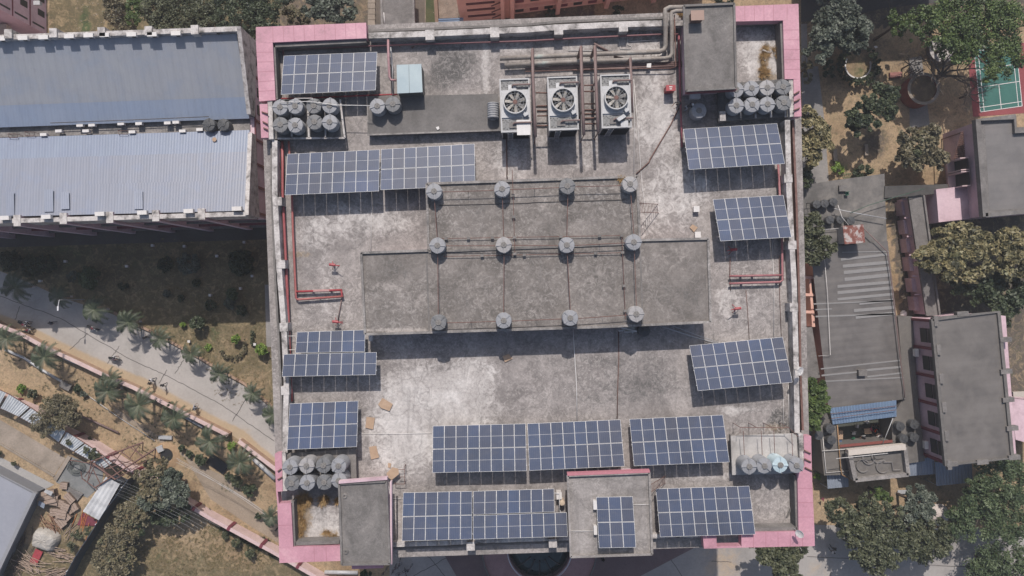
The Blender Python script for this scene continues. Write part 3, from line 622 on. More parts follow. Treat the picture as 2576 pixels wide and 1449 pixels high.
# ------------------------------------------------------------------ water tanks
def tank_proto(mat, lidm):
    t = thing('water_tank', None, 'water tank', (0,0,0))
    m = MB(); pr = [(.69,0),(.72,.04)]
    for k in range(5):
        z = .1+k*.2; pr += [(.72,z),(.735,z+.03),(.735,z+.08),(.72,z+.11)]
    pr += [(.72,1.08),(.695,1.125),(.45,1.15),(.27,1.16),(0,1.16)]
    m.lathe(pr, 32); m.build('body', mat, t, smooth=False)
    m = MB(); m.lathe([(.27,1.15),(.27,1.22),(.24,1.24),(.08,1.245),(.07,1.27),(0,1.27)], 20); m.build('lid', lidm, t)
    for k in range(4):
        a = k*math.pi/2; c, s = math.cos(a), math.sin(a); m = MB()
        m.box(.49*c, .49*s, 1.08, .44, .085, .13, a); m.box(.7*c, .7*s, 1.0, .1, .2, .14, a); m.build('rib', mat, t)
    return t
TK = {'g': tank_proto(tank_m, lid_m), 'd': tank_proto(tank_d, tank_d), 'b': tank_proto(tank_b, lid_m), 'g2': tank_proto(tank_g2, lid_m), 'g3': tank_proto(tank_g3, lid_m)}
used = set()
def tank(u, v, zt, label, group=None, kind='g', sc=1.0, rot=None, tall=1.0):
    h = 1.2*sc*tall; sc = (sc, sc, sc*tall); p = W(u, v, zt+h); loc = (p.x, p.y, zt)
    if kind == 'g': kind = random.choice(('g','g','g2','g3'))
    rz = (rot if rot is not None else random.choice((ROT, ROT+math.pi/4, ROT+.2))-ROT*0)+random.uniform(-.12, .12)
    if kind not in used:
        t = TK[kind]; used.add(kind); t.location = loc; t.rotation_euler = (0,0,rz); t.scale = sc; t['label'] = label
        if group: t['group'] = group
        return t
    t = dup(TK[kind], loc, rz, label, group, sc); t['label'] = label
    if group: t['group'] = group
    elif 'group' in t: del t['group']
    return t
rows = ['top','middle','bottom']
cen_pos = [(1091.5,481),(1263,475),(1427.5,468),(1585.5,463),(1100,617.5),(1267,616),(1426,616.5),(1594.6,609),(1102.6,811.5),(1267,806.8),(1434.8,800.3),(1601,790.3)]
names4 = ['leftmost','second from left','third from left','rightmost']
for i, (u, v) in enumerate(cen_pos):
    tank(u, v, ZS+.02, '%s grey water tank in the %s row on the raised middle roof block' % (names4[i%4], rows[i//4]), 'tanks on the raised roof block')
ul = [(703.7,269.3),(742,266.7),(788.7,266),(828.7,265),(704.7,313.3),(742,314.3),(790.4,306.7),(828.7,306.7)]
for i, (u, v) in enumerate(ul): tank(u, v, R+1.02, '%s grey water tank in the %s row of the upper left platform' % (names4[i%4], ['upper','lower'][i//4]), 'tanks on the upper left platform')
tank(948.7,266.5,R+.82,'left one of two grey tanks on the low slab beside the metal cabin','tanks on the low slab'); tank(987.7,261.5,R+.82,'right one of two grey tanks on the low slab, touching the metal cabin','tanks on the low slab')
ur = [(1852.5,225),(1891.5,221.7),(1930.8,220),(1970.8,218.3),(1853,265),(1893,262.7),(1931.5,261.7),(1972.5,258.3)]
for i, (u, v) in enumerate(ur): tank(u, v, R+1.02, '%s grey water tank in the %s row of the upper right platform' % (names4[i%4], ['upper','lower'][i//4]), 'tanks on the upper right platform')
tank(1759,277.7,R+.1,'single grey water tank being tended by two men below the top right stair room')
ll = [(728.7,1176),(770.4,1172.7),(813,1171.7),(851,1172.7),(733,1216.7),(772,1215.3),(814.7,1214.3),(852,1209.5)]
for i, (u, v) in enumerate(ll): tank(u, v, R+1.02, '%s grey water tank in the %s row of the lower left platform' % (names4[i%4], ['upper','lower'][i//4]), 'tanks on the lower left platform', tall=1.45)
tank(1885.8,1174.3,R+1.02,'leftmost grey tank on the pale lower right platform','tanks on the pale lower right platform', tall=1.5); tank(1923.8,1172.7,R+1.02,'grey tank left of the pale blue one on the lower right platform','tanks on the pale lower right platform', tall=1.5)
tank(1963.8,1170.3,R+1.02,'pale blue water tank on the lower right platform','tanks on the pale lower right platform','b', tall=1.5); tank(2004.8,1171.7,R+1.02,'grey tank right of the pale blue one at the roof corner','tanks on the pale lower right platform', tall=1.5)
# ------------------------------------------------------------------ fan cooling towers
speck = mottled('perforated_tray', [(.03,.03,.03),(.17,.17,.17),(.24,.24,.235)], 5.5, 14, .7, contrast=(.38,.52), grit=.3)
def tower():
    t = thing('cooling_tower', 'cooling tower', 'cooling tower', (0,0,0))
    w, l, h = 2.78, 4.95, 2.95
    m = MB(); m.box(0,0,.35,w-.1,l-.1,h-.4); m.build('housing', galv, t)
    m = MB()
    for k in range(9): m.box(0,-l/2+.0,.5+k*.26,w-.3,.16,.05)
    m.build('louvre', darkm, t)
    m = MB(); m.box(0,.15,h-.05,w,2.55,.12); m.build('deck', galv, t)
    for y in (1.94, -1.75):
        m = MB(); m.box(0,y,h-.06,w-.3,.98,.04); m.build('tray', speck, t)
    m = MB()
    for x in (-w/2+.06, w/2-.06): m.box(x,0,h-.2,.12,l,.3)
    for y in (l/2-.06, -l/2+.06): m.box(0,y,h-.2,w-.25,.12,.3)
    m.build('rim', plain('pale_rim', (.4,.4,.4), .5), t)
    fy = .22; m = MB(); m.lathe([(1.12,h+.05),(1.06,h+.5),(1.1,h+.52),(1.1,h+.56),(1.0,h+.56),(1.0,h+.08)], 40, (0,fy,0)); m.build('fan_ring', plain('pale_rim2', (.42,.42,.42), .5), t)
    m = MB(); m.lathe([(1.0,h+.09),(0,h+.09)], 32, (0,fy,0)); m.build('fan_well', darkm, t)
    for k in range(7):
        a = k*2*math.pi/7+.3; c, s = math.cos(a), math.sin(a); vs = []
        for r, ww, tz in ((.22,.1,.06),(.5,.17,.08),(.93,.19,.05)):
            for sd in (-1, 1): vs.append((r*c-sd*ww*s*.75, fy+r*s+sd*ww*c*.75, h+.36+sd*tz))
        vs += [(x, y, z-.02) for x, y, z in vs]
        m = MB(); m.add(vs, [(0,2,3,1),(2,4,5,3),(6,7,9,8),(8,9,11,10),(0,6,8,2),(2,8,10,4),(1,3,9,7),(3,5,11,9),(4,10,11,5),(0,1,7,6)]); m.build('fan_blade', mottled('worn_blade', [(.3,.27,.22),(.45,.43,.4)], 3, 9, .5, grit=.25), t)
    m = MB(); m.lathe([(.24,h+.28),(.24,h+.42),(.15,h+.46),(0,h+.47)], 18, (0,fy,0)); m.build('hub', rust, t)
    m = MB()
    for k in range(16):
        a = k*math.pi/8; m.tube([(.2*math.cos(a),fy+.2*math.sin(a),h+.5),(1.04*math.cos(a),fy+1.04*math.sin(a),h+.55)], .012, 4)
    for r in (.5,.78): m.tube([(r*math.cos(k*math.pi/12),fy+r*math.sin(k*math.pi/12),h+.53) for k in range(25)], .01, 4)
    m.build('guard_wire', galv, t)
    m = MB()
    for x in (-.75,-.3): m.tube([(x,-l/2-.1,.1),(x,-l/2-.12,h+.1)], .03, 5)
    for k in range(9): m.tube([(-.75,-l/2-.11,.3+k*.32),(-.3,-l/2-.11,.3+k*.32)], .02, 4)
    m.build('ladder', galv, t)
    for sx in (-1,1):
        for sy in (-1,1):
            m = MB(); m.box(sx*(w/2-.2), sy*(l/2-.2), 0, .2, .2, .36); m.build('leg', rust, t)
    for y in (1.75,-1.75):
        m = MB(); m.tube([(1.5,y+.1,h+.25),(-.1,y+.1,h+.25),(-.22,y+.02,h+.2),(-.22,y-.05,h+.05)], .09, 8); m.build('inlet_pipe', pipebrown, t)
        m = MB(); m.box(-.22,y-.08,h-.02,.75,.5,.1); m.build('distribution_box', galv if y > 0 else concrete, t)
    m = MB(); m.box(.95,-.92,h+.08,.42,.3,.32,.5); m.tube([(.95,-.92,h+.3),(.6,-.5,h+.3)], .06, 6); m.build('fan_motor', galv, t)
    return t
ct = tower(); p = W(1296,265.5,R+2.95); ct.location = (p.x,p.y,R); ct.rotation_euler = (0,0,ROT); ct['label'] = 'left fan cooling tower with a loose white sheet on its lower end'; ct['group'] = 'fan cooling towers'
p = W(1416,260.5,R+2.95); dup(ct, (p.x,p.y,R), ROT+.002, 'middle fan cooling tower with brass-coloured fan blades')
p = W(1549,255,R+2.95); dup(ct, (p.x,p.y,R), ROT-.002, 'right fan cooling tower, nearest the white pipes')
m = MB(); z = R+3.1; m.slab([W(*t31(275,905),z+.02),W(*t31(378,903),z+.02),W(*t31(382,1018),z),W(*t31(280,1020),z)], .03); tag(m.build('loose_sheet', whitem), 'white sheet lying on the lower end of the left cooling tower', 'sheet')
m = MB(); z = R+3.12; m.slab([W(*t31(1030,895),z+.3),W(*t31(1085,860),z+.3),W(*t31(1105,880),z+.3),W(*t31(1050,915),z+.3)], .25); tag(m.build('junction_box', galv), 'tilted grey box on the right cooling tower beside its fan', 'box')
m = MB(); z = R+3.12; m.slab([W(*t31(1062,915),z),W(*t31(1118,905),z),W(*t31(1118,960),z),W(*t31(1062,962),z)], .03); tag(m.build('loose_sheet', galv), 'grey sheet on the lower end of the right cooling tower', 'sheet')
# ------------------------------------------------------------------ pipework
def pipe(label, pts, r, mat, cat='pipe', parts=(), name='pipe', group=None, n=8):
    """pts: (u,v,z) survey pixels and absolute height"""
    P = [W(a, b, z) for a, b, z in pts]
    if not parts:
        m = MB(); m.tube(P, r, n); return tag(m.build(name, mat, None, True), label, cat, group)
    t = thing(name, label, cat, P[0], group); m = MB(); m.tube(P, r, n); m.build('pipe_run', mat, t, True)
    for nm, pp, rr, mm in parts:
        m = MB(); m.tube([W(*q) for q in pp], rr, 6); m.build(nm, mm, t)
    return t
def z3(f, pts, z): return [(*f(a, b), z) for a, b in pts]
def posts(f, pts, z, r=.04, mat=rust, nm='support', base=R): return [(nm, [(*f(a, b), z), (*lerp(f(a, b), (CU, CV), (z-base)/(HC-base)), base)], r, mat) for a, b in pts]
pipe('upper of the two fat header pipes curving up to the stair room', z3(t31, [(150,442),(500,425),(880,408),(1250,395),(1355,390),(1390,375),(1402,340)], R+.62)+z3(t31, [(1400,200),(1396,100)], R+1.62)+z3(t31, [(1400,72),(1430,57),(1540,55)], R+1.65), .23, pipegreen, parts=posts(t31, [(210,440),(570,424),(1240,396),(1300,394)], R+.6))
pipe('lower of the two fat header pipes curving up to the stair room', z3(t31, [(185,492),(600,470),(900,458),(1150,450),(1400,440),(1435,430),(1450,400)], R+.62)+z3(t31, [(1447,200),(1443,110)], R+1.62)+z3(t31, [(1448,92),(1480,83),(1540,82)], R+1.65), .2, pipegreen, parts=posts(t31, [(215,492),(560,472),(1140,450)], R+.6))
P3 = R+3.25
for lb, pts in (('long brown feed pipe running down beside the left cooling tower', [(397,372),(400,600),(410,820),(418,1033)]),
                ('long brown feed pipe between the left and middle towers, second from left', [(763,355),(768,600),(776,820),(784,1018)]),
                ('long brown feed pipe left of the right cooling tower', [(868,350),(874,600),(883,800),(892,998)])):
    (a, b) = pts[0]; q = t31(a, b)
    pipe(lb, [(*lerp(q, (CU,CV), .045), R+.7), (*q, P3-.1)]+z3(t31, pts[1:], P3), .15, pipebrown, parts=posts(t31, [pts[1], pts[2], pts[3]], P3, .05), group='brown feed pipes')
pipe('short brown feed pipe along the right side of the right cooling tower', [(*lerp(t31(1133,430),(CU,CV),.03), R+.7),(*t31(1135,440),R+2.6)]+z3(t31, [(1143,620),(1150,848)], R+2.7), .13, pipebrown, parts=posts(t31, [(1143,640)], R+2.6, .05), group='brown feed pipes')
k = 0
for y in (700, 690): pass
for i, (a, b, y, y2, z) in enumerate([(420,510,700,702,1.2),(430,520,800,798,.5),(430,520,835,833,1.1),(430,520,875,873,1.0),(780,880,785,783,.9),(780,880,830,828,1.2),(780,880,860,858,.5),(785,880,690,690,1.9),(420,515,950,948,1.9),(780,885,892,890,1.9),(780,890,935,933,.6),(785,875,645,643,2.1)]):
    pipe('%s rusty cross pipe counted down the gap %s' % (ORD[i if i < 4 else (4 if i == 8 else (i-4 if i < 8 else i-5))], 'between the left and middle towers' if b < 600 else 'between the middle and right towers'), [(*t31(a, y), R+z), (*t31(b, y2), R+z)], .07, rust, group='rusty cross pipes between towers')
pipe('thin brown pipe turning down beside the fat header pipes', z3(t31, [(340,540),(900,522),(1440,515),(1475,505),(1478,400),(1470,100)], R+.5)[:4]+z3(t31, [(1476,400)], R+.8)+z3(t31, [(1468,110)], R+1.4), .05, rust)
for i, (y0, y1, x0, x1) in enumerate([(505,468,520,1545),(520,482,340,1545),(528,494,700,1545)]):
    pipe('%s of three bundled brown conduits below the header pipes' % ['upper','middle','lower'][i], z3(t31, [(x0, y0), (x1, y1)], R+.25), .09, pipebrown, group='bundled conduits')
for i, (a, b) in enumerate((((860,328),(965,385)),)):
    pipe('short loose brown pipe lying aslant above the header pipes', z3(t31, [(a[0],a[1]),(b[0],b[1])], R+.12), .11, pipebrown)
t = pipe('loose brown pipe end poking out below the header pipes', z3(t31, [(1010,425),(1080,440)], R+.12), .1, pipebrown)
pipe('thin white pipe lying on the terrace above the towers', z3(t31, [(665,382),(995,380)], R+.05), .03, whitem)
pipe('long dull red pipe along the upper parapet', [(*t21(325,420),R+.3),(*t21(325,378),R+.5),(*t21(345,368),R+.5),(*t21(850,352),R+.5),(*t21(1300,335),R+.5),(*t21(2174,310),R+.5),(*t31(700,290),R+.5),(*t31(1385,258),R+.5),(*t31(1495,258),R+.5)], .09, mottled('dull_red_pipe', [(.15,.06,.065),(.22,.1,.11)], 1, 6, .6), parts=posts(t21, [(700,357),(1200,339),(1700,325)], R+.5))
pipe('red pipe running down beside the top right stair room', z3(t31, [(1500,258),(1505,450),(1510,700),(1518,900),(1525,1110)], R+.3), .1, mottled('dull_red_pipe2', [(.22,.07,.08),(.33,.1,.12)], 1, 6, .6), parts=posts(t31, [(1504,300),(1512,800)], R+.3))
pipe('pink pipe bent from the upper parapet down to the metal cabin', [(*t21(1118,305),R+1.3),(*t21(1118,325),R+1.6),(*t21(1121,450),R+1.6),(*t21(1128,580),R+1.4),(*t21(1140,604),R+1.4),(*t21(1180,606),R+1.4)], .12, mottled('faded_pink_pipe', [(.3,.16,.17),(.4,.24,.25)], 1, 6, .6), parts=posts(t21, [(1122,470)], R+1.5))
pipe('thin grey pipe beside the pink pipe', z3(t21, [(1135,330),(1150,520),(1155,715)], R+.4), .06, galv)
t = pipe('dark red pipe behind the two tanks of the low slab', z3(t21, [(300,745),(560,738),(900,722),(1190,712)], R+.3), .08, redpaint)
pipe('white overflow pipe linking the upper left tanks to the low slab tanks', z3(t21, [(295,772),(520,765),(730,793),(985,797)], R+2.35), .035, whitem)
pipe('white pipe over the rear of the upper left tanks', z3(t21, [(410,765),(412,742),(548,741),(550,765)], R+2.4), .03, whitem)
# left side red mains
pipe('long bright red main along the left parapet', z3(t21, [(318,1065),(322,1250)], R+.4)+z3(t22, [(322,0),(345,480),(360,800),(385,1449)], R+.4)+z3(t23, [(392,130)], R+.4), .13, mottled('red_main', [(.28,.06,.065),(.37,.12,.12)], .8, 6, .5), parts=posts(t22, [(335,200),(352,640),(368,1000)], R+.4))
pipe('red main turning into the upper arm of the left double loop', z3(t21, [(368,1065),(372,1140)], R+.4)+z3(t22, [(392,30),(400,300),(422,800),(435,812),(780,788)], R+.4), .11, mottled('red_main2', [(.28,.08,.08),(.38,.14,.12)], .8, 6, .5), parts=posts(t22, [(410,500),(600,802),(700,795)], R+.4))
pipe('upper arm of the red double pipe loop at the left', z3(t22, [(425,752),(770,740)], R+.45), .11, redpaint, parts=posts(t22, [(545,748),(682,745)], R+.45, .12, slab_grey, 'clamp')+[('joint', [(*t22(765,740),R+.45),(*t22(770,788),R+.45)], .1, redpaint), ('sleeve', [(*t22(555,748),R+.45),(*t22(675,744),R+.45)], .125, mottled('faded_sleeve', [(.4,.25,.24),(.46,.3,.28)], 2))])
pipe('upper arm of the red double pipe loop at the right', z3(t42, [(-50,635),(350,628)], R+.5), .11, pinkpipe, parts=posts(t42, [(45,632),(133,630)], R+.5, .13, slab_grey, 'clamp'))
pipe('lower arm of the red double pipe loop joined to the right parapet main', z3(t42, [(-50,692),(100,686),(330,680),(352,665),(346,300)], R+.5)+z3(t41, [(318,1240)], R+.5), .11, pinkpipe, parts=posts(t42, [(50,686),(318,683)], R+.5, .13, slab_grey, 'clamp'))
for lb, f, x, y, dx in (('upper left red water cannon standing above the left pipe loop', t22, 698, 552, 1),('lower left red water cannon above the stepped solar array', t22, 722, 982, 1),
                        ('red water cannon in the shade of the right twelve-panel array', t42, -17, 437, -1),('lower right red water cannon below the right pipe loop', t42, 13, 882, -1)):
    u, v = f(x, y); p = W(u, v, R+.9); t = thing('water_cannon', lb, 'water cannon', (p.x, p.y, R), 'red water cannons')
    m = MB(); m.tube([(p.x,p.y,R),(p.x,p.y,R+.8)], .06, 8); m.build('stand', redpaint, t)
    m = MB(); m.tube([(p.x-.3*dx,p.y+.05,R+.9),(p.x-.1*dx,p.y+.05,R+.92),(p.x+.25*dx,p.y,R+.9)], .13, 8); m.build('head', redpaint, t)
    m = MB(); m.tube([(p.x+.25*dx,p.y,R+.9),(p.x+.75*dx,p.y-.1,R+1.15)], .05, 6, r2=.03); m.build('nozzle', redpaint, t)
    for a in (0, 2.1, 4.2):
        m = MB(); m.tube([(p.x,p.y,R+.6),(p.x+.45*math.cos(a),p.y+.45*math.sin(a),R)], .03, 5); m.build('brace', redpaint, t)
pipe('thin brown pipe from the left loop down to the lower water cannon', z3(t22, [(768,800),(738,975)], R+.15), .05, pipebrown)
pipe('dark thin pipe from the right loop up towards the solar array', z3(t42, [(-44,490),(-46,640),(-42,745)], R+.1), .04, rust)
# conduits on the raised block: horizontals and verticals between tanks
def rail(label, a, b, z=ZS+.75, posts_n=2, r=.035, boxes=()):
    t = thing('tank_pipe', label, 'pipe', W(*a, z), 'thin pipes between the tanks of the raised block')
    m = MB(); m.tube([W(*a, z), W(*b, z)], r, 6); m.build('pipe_run', rust, t)
    for i in range(posts_n):
        q = W(*lerp(a, b, (i+.5)/posts_n), z); m = MB(); m.tube([q, (q.x, q.y, ZS)], .022, 5); m.build('post', rust, t)
    for s in boxes:
        q = W(*lerp(a, b, s), z); m = MB(); m.box(q.x, q.y, z-.06, .3, .24, .12, ROT); m.build('clamp_block', slab_grey, t)
nm = ['first','second','third']; cpz = cen_pos
for rw in (1, 2):
    for i in range(3):
        a, b = cpz[rw*4+i], cpz[rw*4+i+1]
        rail('horizontal pipe in the %s gap of the %s tank row' % (nm[i], rows[rw]), (a[0]+20, a[1]+1), (b[0]-20, b[1]+2), posts_n=1)
for i in range(3):
    a, b = cpz[i], cpz[i+1]; rail('horizontal pipe in the %s gap of the top tank row' % nm[i], (a[0]+20, a[1]+2), (b[0]-20, b[1]+4), posts_n=1)
for i in range(4):
    for j in range(2):
        a, b = cpz[j*4+i], cpz[j*4+4+i]
        rail('vertical pipe below the %s %s-row tank' % (names4[i], rows[j]), (a[0]+1, a[1]+19), (b[0], b[1]-20), posts_n=1)
for lb, a, b, bx in (('long pipe with blocks above the middle tank row', t22(1500,352), t32(1085,328), (.04,.16,.29,.41,.66,.87,.99)), ('long pipe with blocks below the middle tank row', t22(1510,487), t32(1080,458), (.01,.23,.46,.67,.85)),
                     ('tall pipe with blocks below the top row, right of the second tank column', t22(2055,-170), t22(2075,480), (.3,.55,.98)), ('tall pipe with blocks left of the rightmost tank column', t32(1070,330), t32(1098,960), (.2,.6,.9))):
    rail(lb, a, b, ZS+.25, 0, .03, bx)
pipe('dark tarred seam pipe across the upper part of the raised block', z3(t22, [(1500,100),(2174,84)], ZS+.04)+z3(t32, [(400,78),(1100,58)], ZS+.04), .035, joint_m)
# white conduits lying on the terrace
for lb, pts in (('white conduit running down from the raised block to the bottom arrays', z3(t32, [(702,1030),(712,1200),(728,1449)], R+.06)+z3(t33, [(733,275)], R+.06)),
                ('thin white conduit on the terrace left of the raised block', z3(t22, [(992,0),(992,240),(988,450)], R+.06)),
                ('thin brown conduit running down the terrace below the raised block', z3(t32, [(1045,1045),(1048,1250),(1040,1449)], R+.04)+z3(t33, [(1035,260)], R+.04)),
                ('thin white conduit right of the cooling towers', z3(t31, [(1150,560),(1165,900),(1160,1310)], R+.05)),
                ('long thin white conduit bending from the towers to the ladder', z3(t31, [(1160,600),(1190,950),(1225,1440)], R+.05)+z3(t32, [(1230,0),(1255,200),(1258,360),(1500,352)], R+.05)),
                ('white conduit on the terrace between the lower arrays at the left', z3(t23, [(890,375),(1200,376),(1450,372)], R+.04)),
                ('thin white conduit along the right side of the terrace', z3(t42, [(270,360),(288,700),(285,1095)], R+.05)),
                ('brown conduit along the right side of the terrace', z3(t42, [(325,480),(330,800),(342,1090)], R+.05)),
                ('dark brown conduit below the right pipe loop', z3(t42, [(75,740),(88,900),(100,1110)], R+.04)),
                ('thin white conduit right of the large bottom right array', z3(t43, [(355,20),(358,330)], R+.06)),
                ('second thin white conduit right of the large bottom right array', z3(t43, [(395,10),(402,340)], R+.06)),
                ('white conduit along the lower left stair room', z3(t23, [(900,712),(1110,700),(1135,860),(1225,870)], R+.06)),
                ('white conduit on the square stair room left of its array', z3(t33, [(680,1110),(860,1110)], R+3.26)),
                ('white conduit on the square stair room right of its array', z3(t33, [(1160,910),(1285,908)], R+3.26)),
                ('white conduit looping above the header pipes', z3(t31, [(1045,285),(1060,370),(1130,372),(1145,350),(1115,340),(1112,280)], R+.05)),
                ('second white conduit looping above the header pipes', z3(t31, [(1120,315),(1375,298)], R+.05)),
                ('white conduit behind the stepped solar array', z3(t22, [(345,1088),(425,1086)], R+.8)),
                ('short white conduit at the left end of the stepped array', z3(t22, [(335,1192),(418,1190)], R+.8))):
    w = 'brown' in lb; pipe(lb, pts, .045 if 'running down' in lb else .028, rust if w else whitem, 'conduit', n=6, name='conduit')
pipe('long dark hose lying aslant from the two men to the raised block', z3(t31, [(1500,815),(1440,940),(1350,1090),(1285,1200),(1275,1225),(1180,1312)], R+.08), .06, rust, 'hose', name='hose')
pipe('pair of thin pipes slanting from the raised block to the large right array', [(*t32(1330,1000),R+.5),(*t32(1600,1090),R+.4),(*t32(1800,1145),R+.3)], .05, galv)
pipe('upper of the slanting pair of pipes by the large right array', [(*t32(1430,1000),R+.5),(*t32(1650,1085),R+.4),(*t32(1800,1135),R+.3)], .035, galv)
pipe('rusty pipe down from the left cooling tower', z3(t31, [(200,1040),(205,1350)], R+.1), .06, rust)
# ladders
def ladder(lb, a, b, wd, nr, base=R):
    t = thing('ladder', lb, 'ladder', b); a, b = Vector(a), Vector(b); d = (b-a); s = d.cross(Vector((0,0,1)))
    s = s.normalized()*wd/2 if s.length > 1e-3 else Vector((0,wd/2,0))
    for sg in (-1, 1): m = MB(); m.tube([a+s*sg, b+s*sg], .03, 5); m.build('rail', rust, t)
    for k in range(nr): q = a+d*(k+.5)/nr; m = MB(); m.tube([q-s, q+s], .018, 4); m.build('rung', rust, t)
ladder('rusty ladder leaning on the right side of the raised block', W(*t32(1208,118),ZS+.3), W(*t32(1345,125),R+.02), .85, 12)
ladder('rusty ladder leaning on the right side of the square stair room', W(*t33(1285,790),R+3.3), W(*t33(1400,720),R+.02), .7, 12)
t = thing('frame_stand', 'small rusty frame standing behind the cardboard near the lower left stair room', 'frame', W(*t23(1220,690), R)); 
for a, b in (((1165,648),(1243,645)),((1243,620),(1243,755)),((1165,755),(1243,755)),((1200,702),(1243,702))): m = MB(); m.tube([W(*t23(*a),R+.7),W(*t23(*b),R+.7)], .03, 5); m.build('bar', rust, t)
for x, y in ((1243,620),(1243,755),(1165,755)): q = W(*t23(x,y),R+.7); m = MB(); m.tube([q,(q.x,q.y,R)], .03, 5); m.build('leg', rust, t)
# railing frames behind the pale platform tanks
t = thing('pipe_rack', 'rusty pipe frame standing over the pale lower right platform', 'pipe frame', W(*t43(200,330), R+1))
m = MB(); m.tube([W(*t43(30,370),R+2.2),W(*t43(32,328),R+2.2),W(*t43(400,330),R+2.2),W(*t43(470,400),R+2.2)], .035, 5); m.build('top_bar', rust, t)
for x, y in ((55,385),(190,385),(285,375),(420,400)): m = MB(); m.tube([W(*t43(x,y-30),R+2.2),W(*t43(x+8,y+150),R+2.0)], .03, 5); m.build('feed_pipe', rust, t)
for x, y in ((32,328),(155,328),(270,328),(400,330)): q = W(*t43(x,y),R+2.2); m = MB(); m.tube([q,(q.x,q.y,R)], .03, 5); m.build('post', rust, t)
# struts of the platforms beyond the parapets
for f, pts, lb in ((t21, [((210,860),(165,845)),((208,938),(172,918)),((208,980),(178,965))], 'upper left'), (t41, [((435,715),(478,690)),((440,770),(480,748)),((435,835),(480,815))], 'upper right'), (t43, [((515,500),(562,525)),((520,565),(565,590)),((522,630),(575,658))], 'lower right'), (t23, [((285,660),(312,640)),((285,722),(318,702))], 'lower left')):
    for i, (a, b) in enumerate(pts): pipe('%s short brown outlet pipe crossing the %s pink cornice' % (['upper','middle','lower'][i] if len(pts) == 3 else ['upper','lower'][i], lb), [(*f(*a), ZC+.15), (*f(*b), ZC+.1)], .07, rust, name='outlet_pipe', group='outlet pipes over the cornices')
# cardboard, boxes and bits
def flatbit(lb, f, pts, z, mat, name='cardboard_sheet', cat='cardboard', th=.03, group=None):
    m = MB(); m.slab([W(*f(a, b), z) for a, b in pts], th, 0); return tag(m.build(name, mat), lb, cat, group)
G = 'cardboard sheets on the terrace'
flatbit('crumpled square cardboard sheet lying upper right of the lower left array', t23, [(1075,105),(1153,152),(1128,205),(1065,182),(1042,155)], R+.15, card, group=G)
flatbit('plain rectangular cardboard sheet beside the lower left array', t23, [(955,248),(1018,255),(1005,343),(946,330)], R+.12, card, group=G)
flatbit('cardboard sheet with a dark crease beside the lower left array, lowest of the three', t23, [(973,475),(1028,466),(1050,555),(990,570)], R+.12, card, group=G)
flatbit('large cardboard sheet propped on the frame by the lower left stair room', t23, [(1107,672),(1150,628),(1195,640),(1200,680),(1145,725),(1110,700)], R+.75, card, group=G)
flatbit('small cardboard strip beside the propped cardboard', t23, [(1117,595),(1140,600),(1135,635),(1117,630)], R+.1, card, group=G)
flatbit('cardboard sheet lying at the shadow edge below the raised block', t22, [(1982,1240),(2030,1222),(2057,1258),(2000,1285)], R+.12, card, group=G)
flatbit('cardboard square near the two white boxes on the right', t32, [(1605,243),(1643,268),(1615,302),(1583,268)], R+.1, card, group=G)
flatbit('crumpled white paper on the low slab', t21, [(1478,960),(1500,953),(1505,972),(1490,982)], R+.9, whitem, 'paper_sheet', 'paper')
flatbit('white sheet on the conduits under the header pipes', t31, [(1260,480),(1293,475),(1290,510),(1258,508)], R+.5, whitem, 'paper_sheet', 'paper')
flatbit('rusty brown scrap next to the upper red pipe', t21, [(1290,355),(1320,345),(1302,368)], R+.12, rust, 'scrap_piece', 'scrap')
flatbit('white scrap in the grass of the lower left corner', t23, [(510,1165),(530,1160),(528,1190),(500,1192)], R+.2, whitem, 'scrap_piece', 'scrap')
flatbit('white scrap lying in the upper right corner', t41, [(205,372),(252,390),(248,398),(200,380)], R+.2, whitem, 'scrap_piece', 'scrap')
flatbit('broken white tile in the upper right corner', t41, [(200,425),(230,428),(222,460),(205,455)], R+.1, whitem, 'scrap_piece', 'scrap')
flatbit('long broken plank leaning in the lower right corner', t43, [(418,915),(428,930),(395,1000),(378,1008)], R+.2, slab_grey, 'plank', 'plank')
def boxy(lb, f, x, y, sx, sy, h, mat, name='roof_box', cat='box', base=R, lidm=None):
    u, v = f(x, y); p = W(u, v, base+h); t = thing(name, lb, cat, (p.x, p.y, base))
    m = MB(); m.box(p.x, p.y, base, sx, sy, h-.05, ROT); m.build('body', mat, t)
    m = MB(); m.box(p.x, p.y, base+h-.05, sx+.06, sy+.06, .05, ROT); m.build('lid', lidm or mat, t); return t
boxy('white square box above the cardboard at the right', t32, 1635, 128, .5, .5, .5, whitem)
boxy('white square box below the cardboard at the right', t32, 1645, 322, .5, .5, .35, whitem)
boxy('white equipment box left of the two-man tank below the stair room', t31, 1625, 725, .95, .45, .6, whitem)
boxy('white flat outlet box in front of the upper right platform', t31, 1832, 875, .5, .85, .3, parapet_m, base=R+1)
b = boxy('red sheet box standing alone on the pale terrace', t31, 1440, 663, .85, .5, 1.1, redpaint)
m = MB(); q = W(*t31(1440,655), R+1.1); m.box(q.x, q.y, R+1.102, .3, .09, .008); m.box(q.x, q.y-.2, R+1.102, .22, .09, .008); m.build('printed_label', whitem, b)
t = thing('ribbed_drum', 'ribbed grey plastic drum lying left of the left cooling tower', 'drum', W(*t21(1910,825), R+.8)); q = W(*t21(1910,830), R+1.6)
m = MB(); m.v = []; pr = []
for k in range(7): yy = -.72+k*.24; pr += [(.52,yy),(.56,yy+.05),(.56,yy+.12),(.52,yy+.17)]
tmp = MB(); tmp.lathe([(0,-.74)]+pr+[(0,.98)], 20); m.add([(q.x+x, q.y-.1+z*.9, R+1.38+y) for x, y, z in tmp.v], tmp.f); m.build('body', tank_m, t)
m = MB(); m.tube([(q.x, q.y-.1-.72, R+1.38), (q.x, q.y-.1-.8, R+1.38)], .22, 14); m.build('cap', tank_m, t)
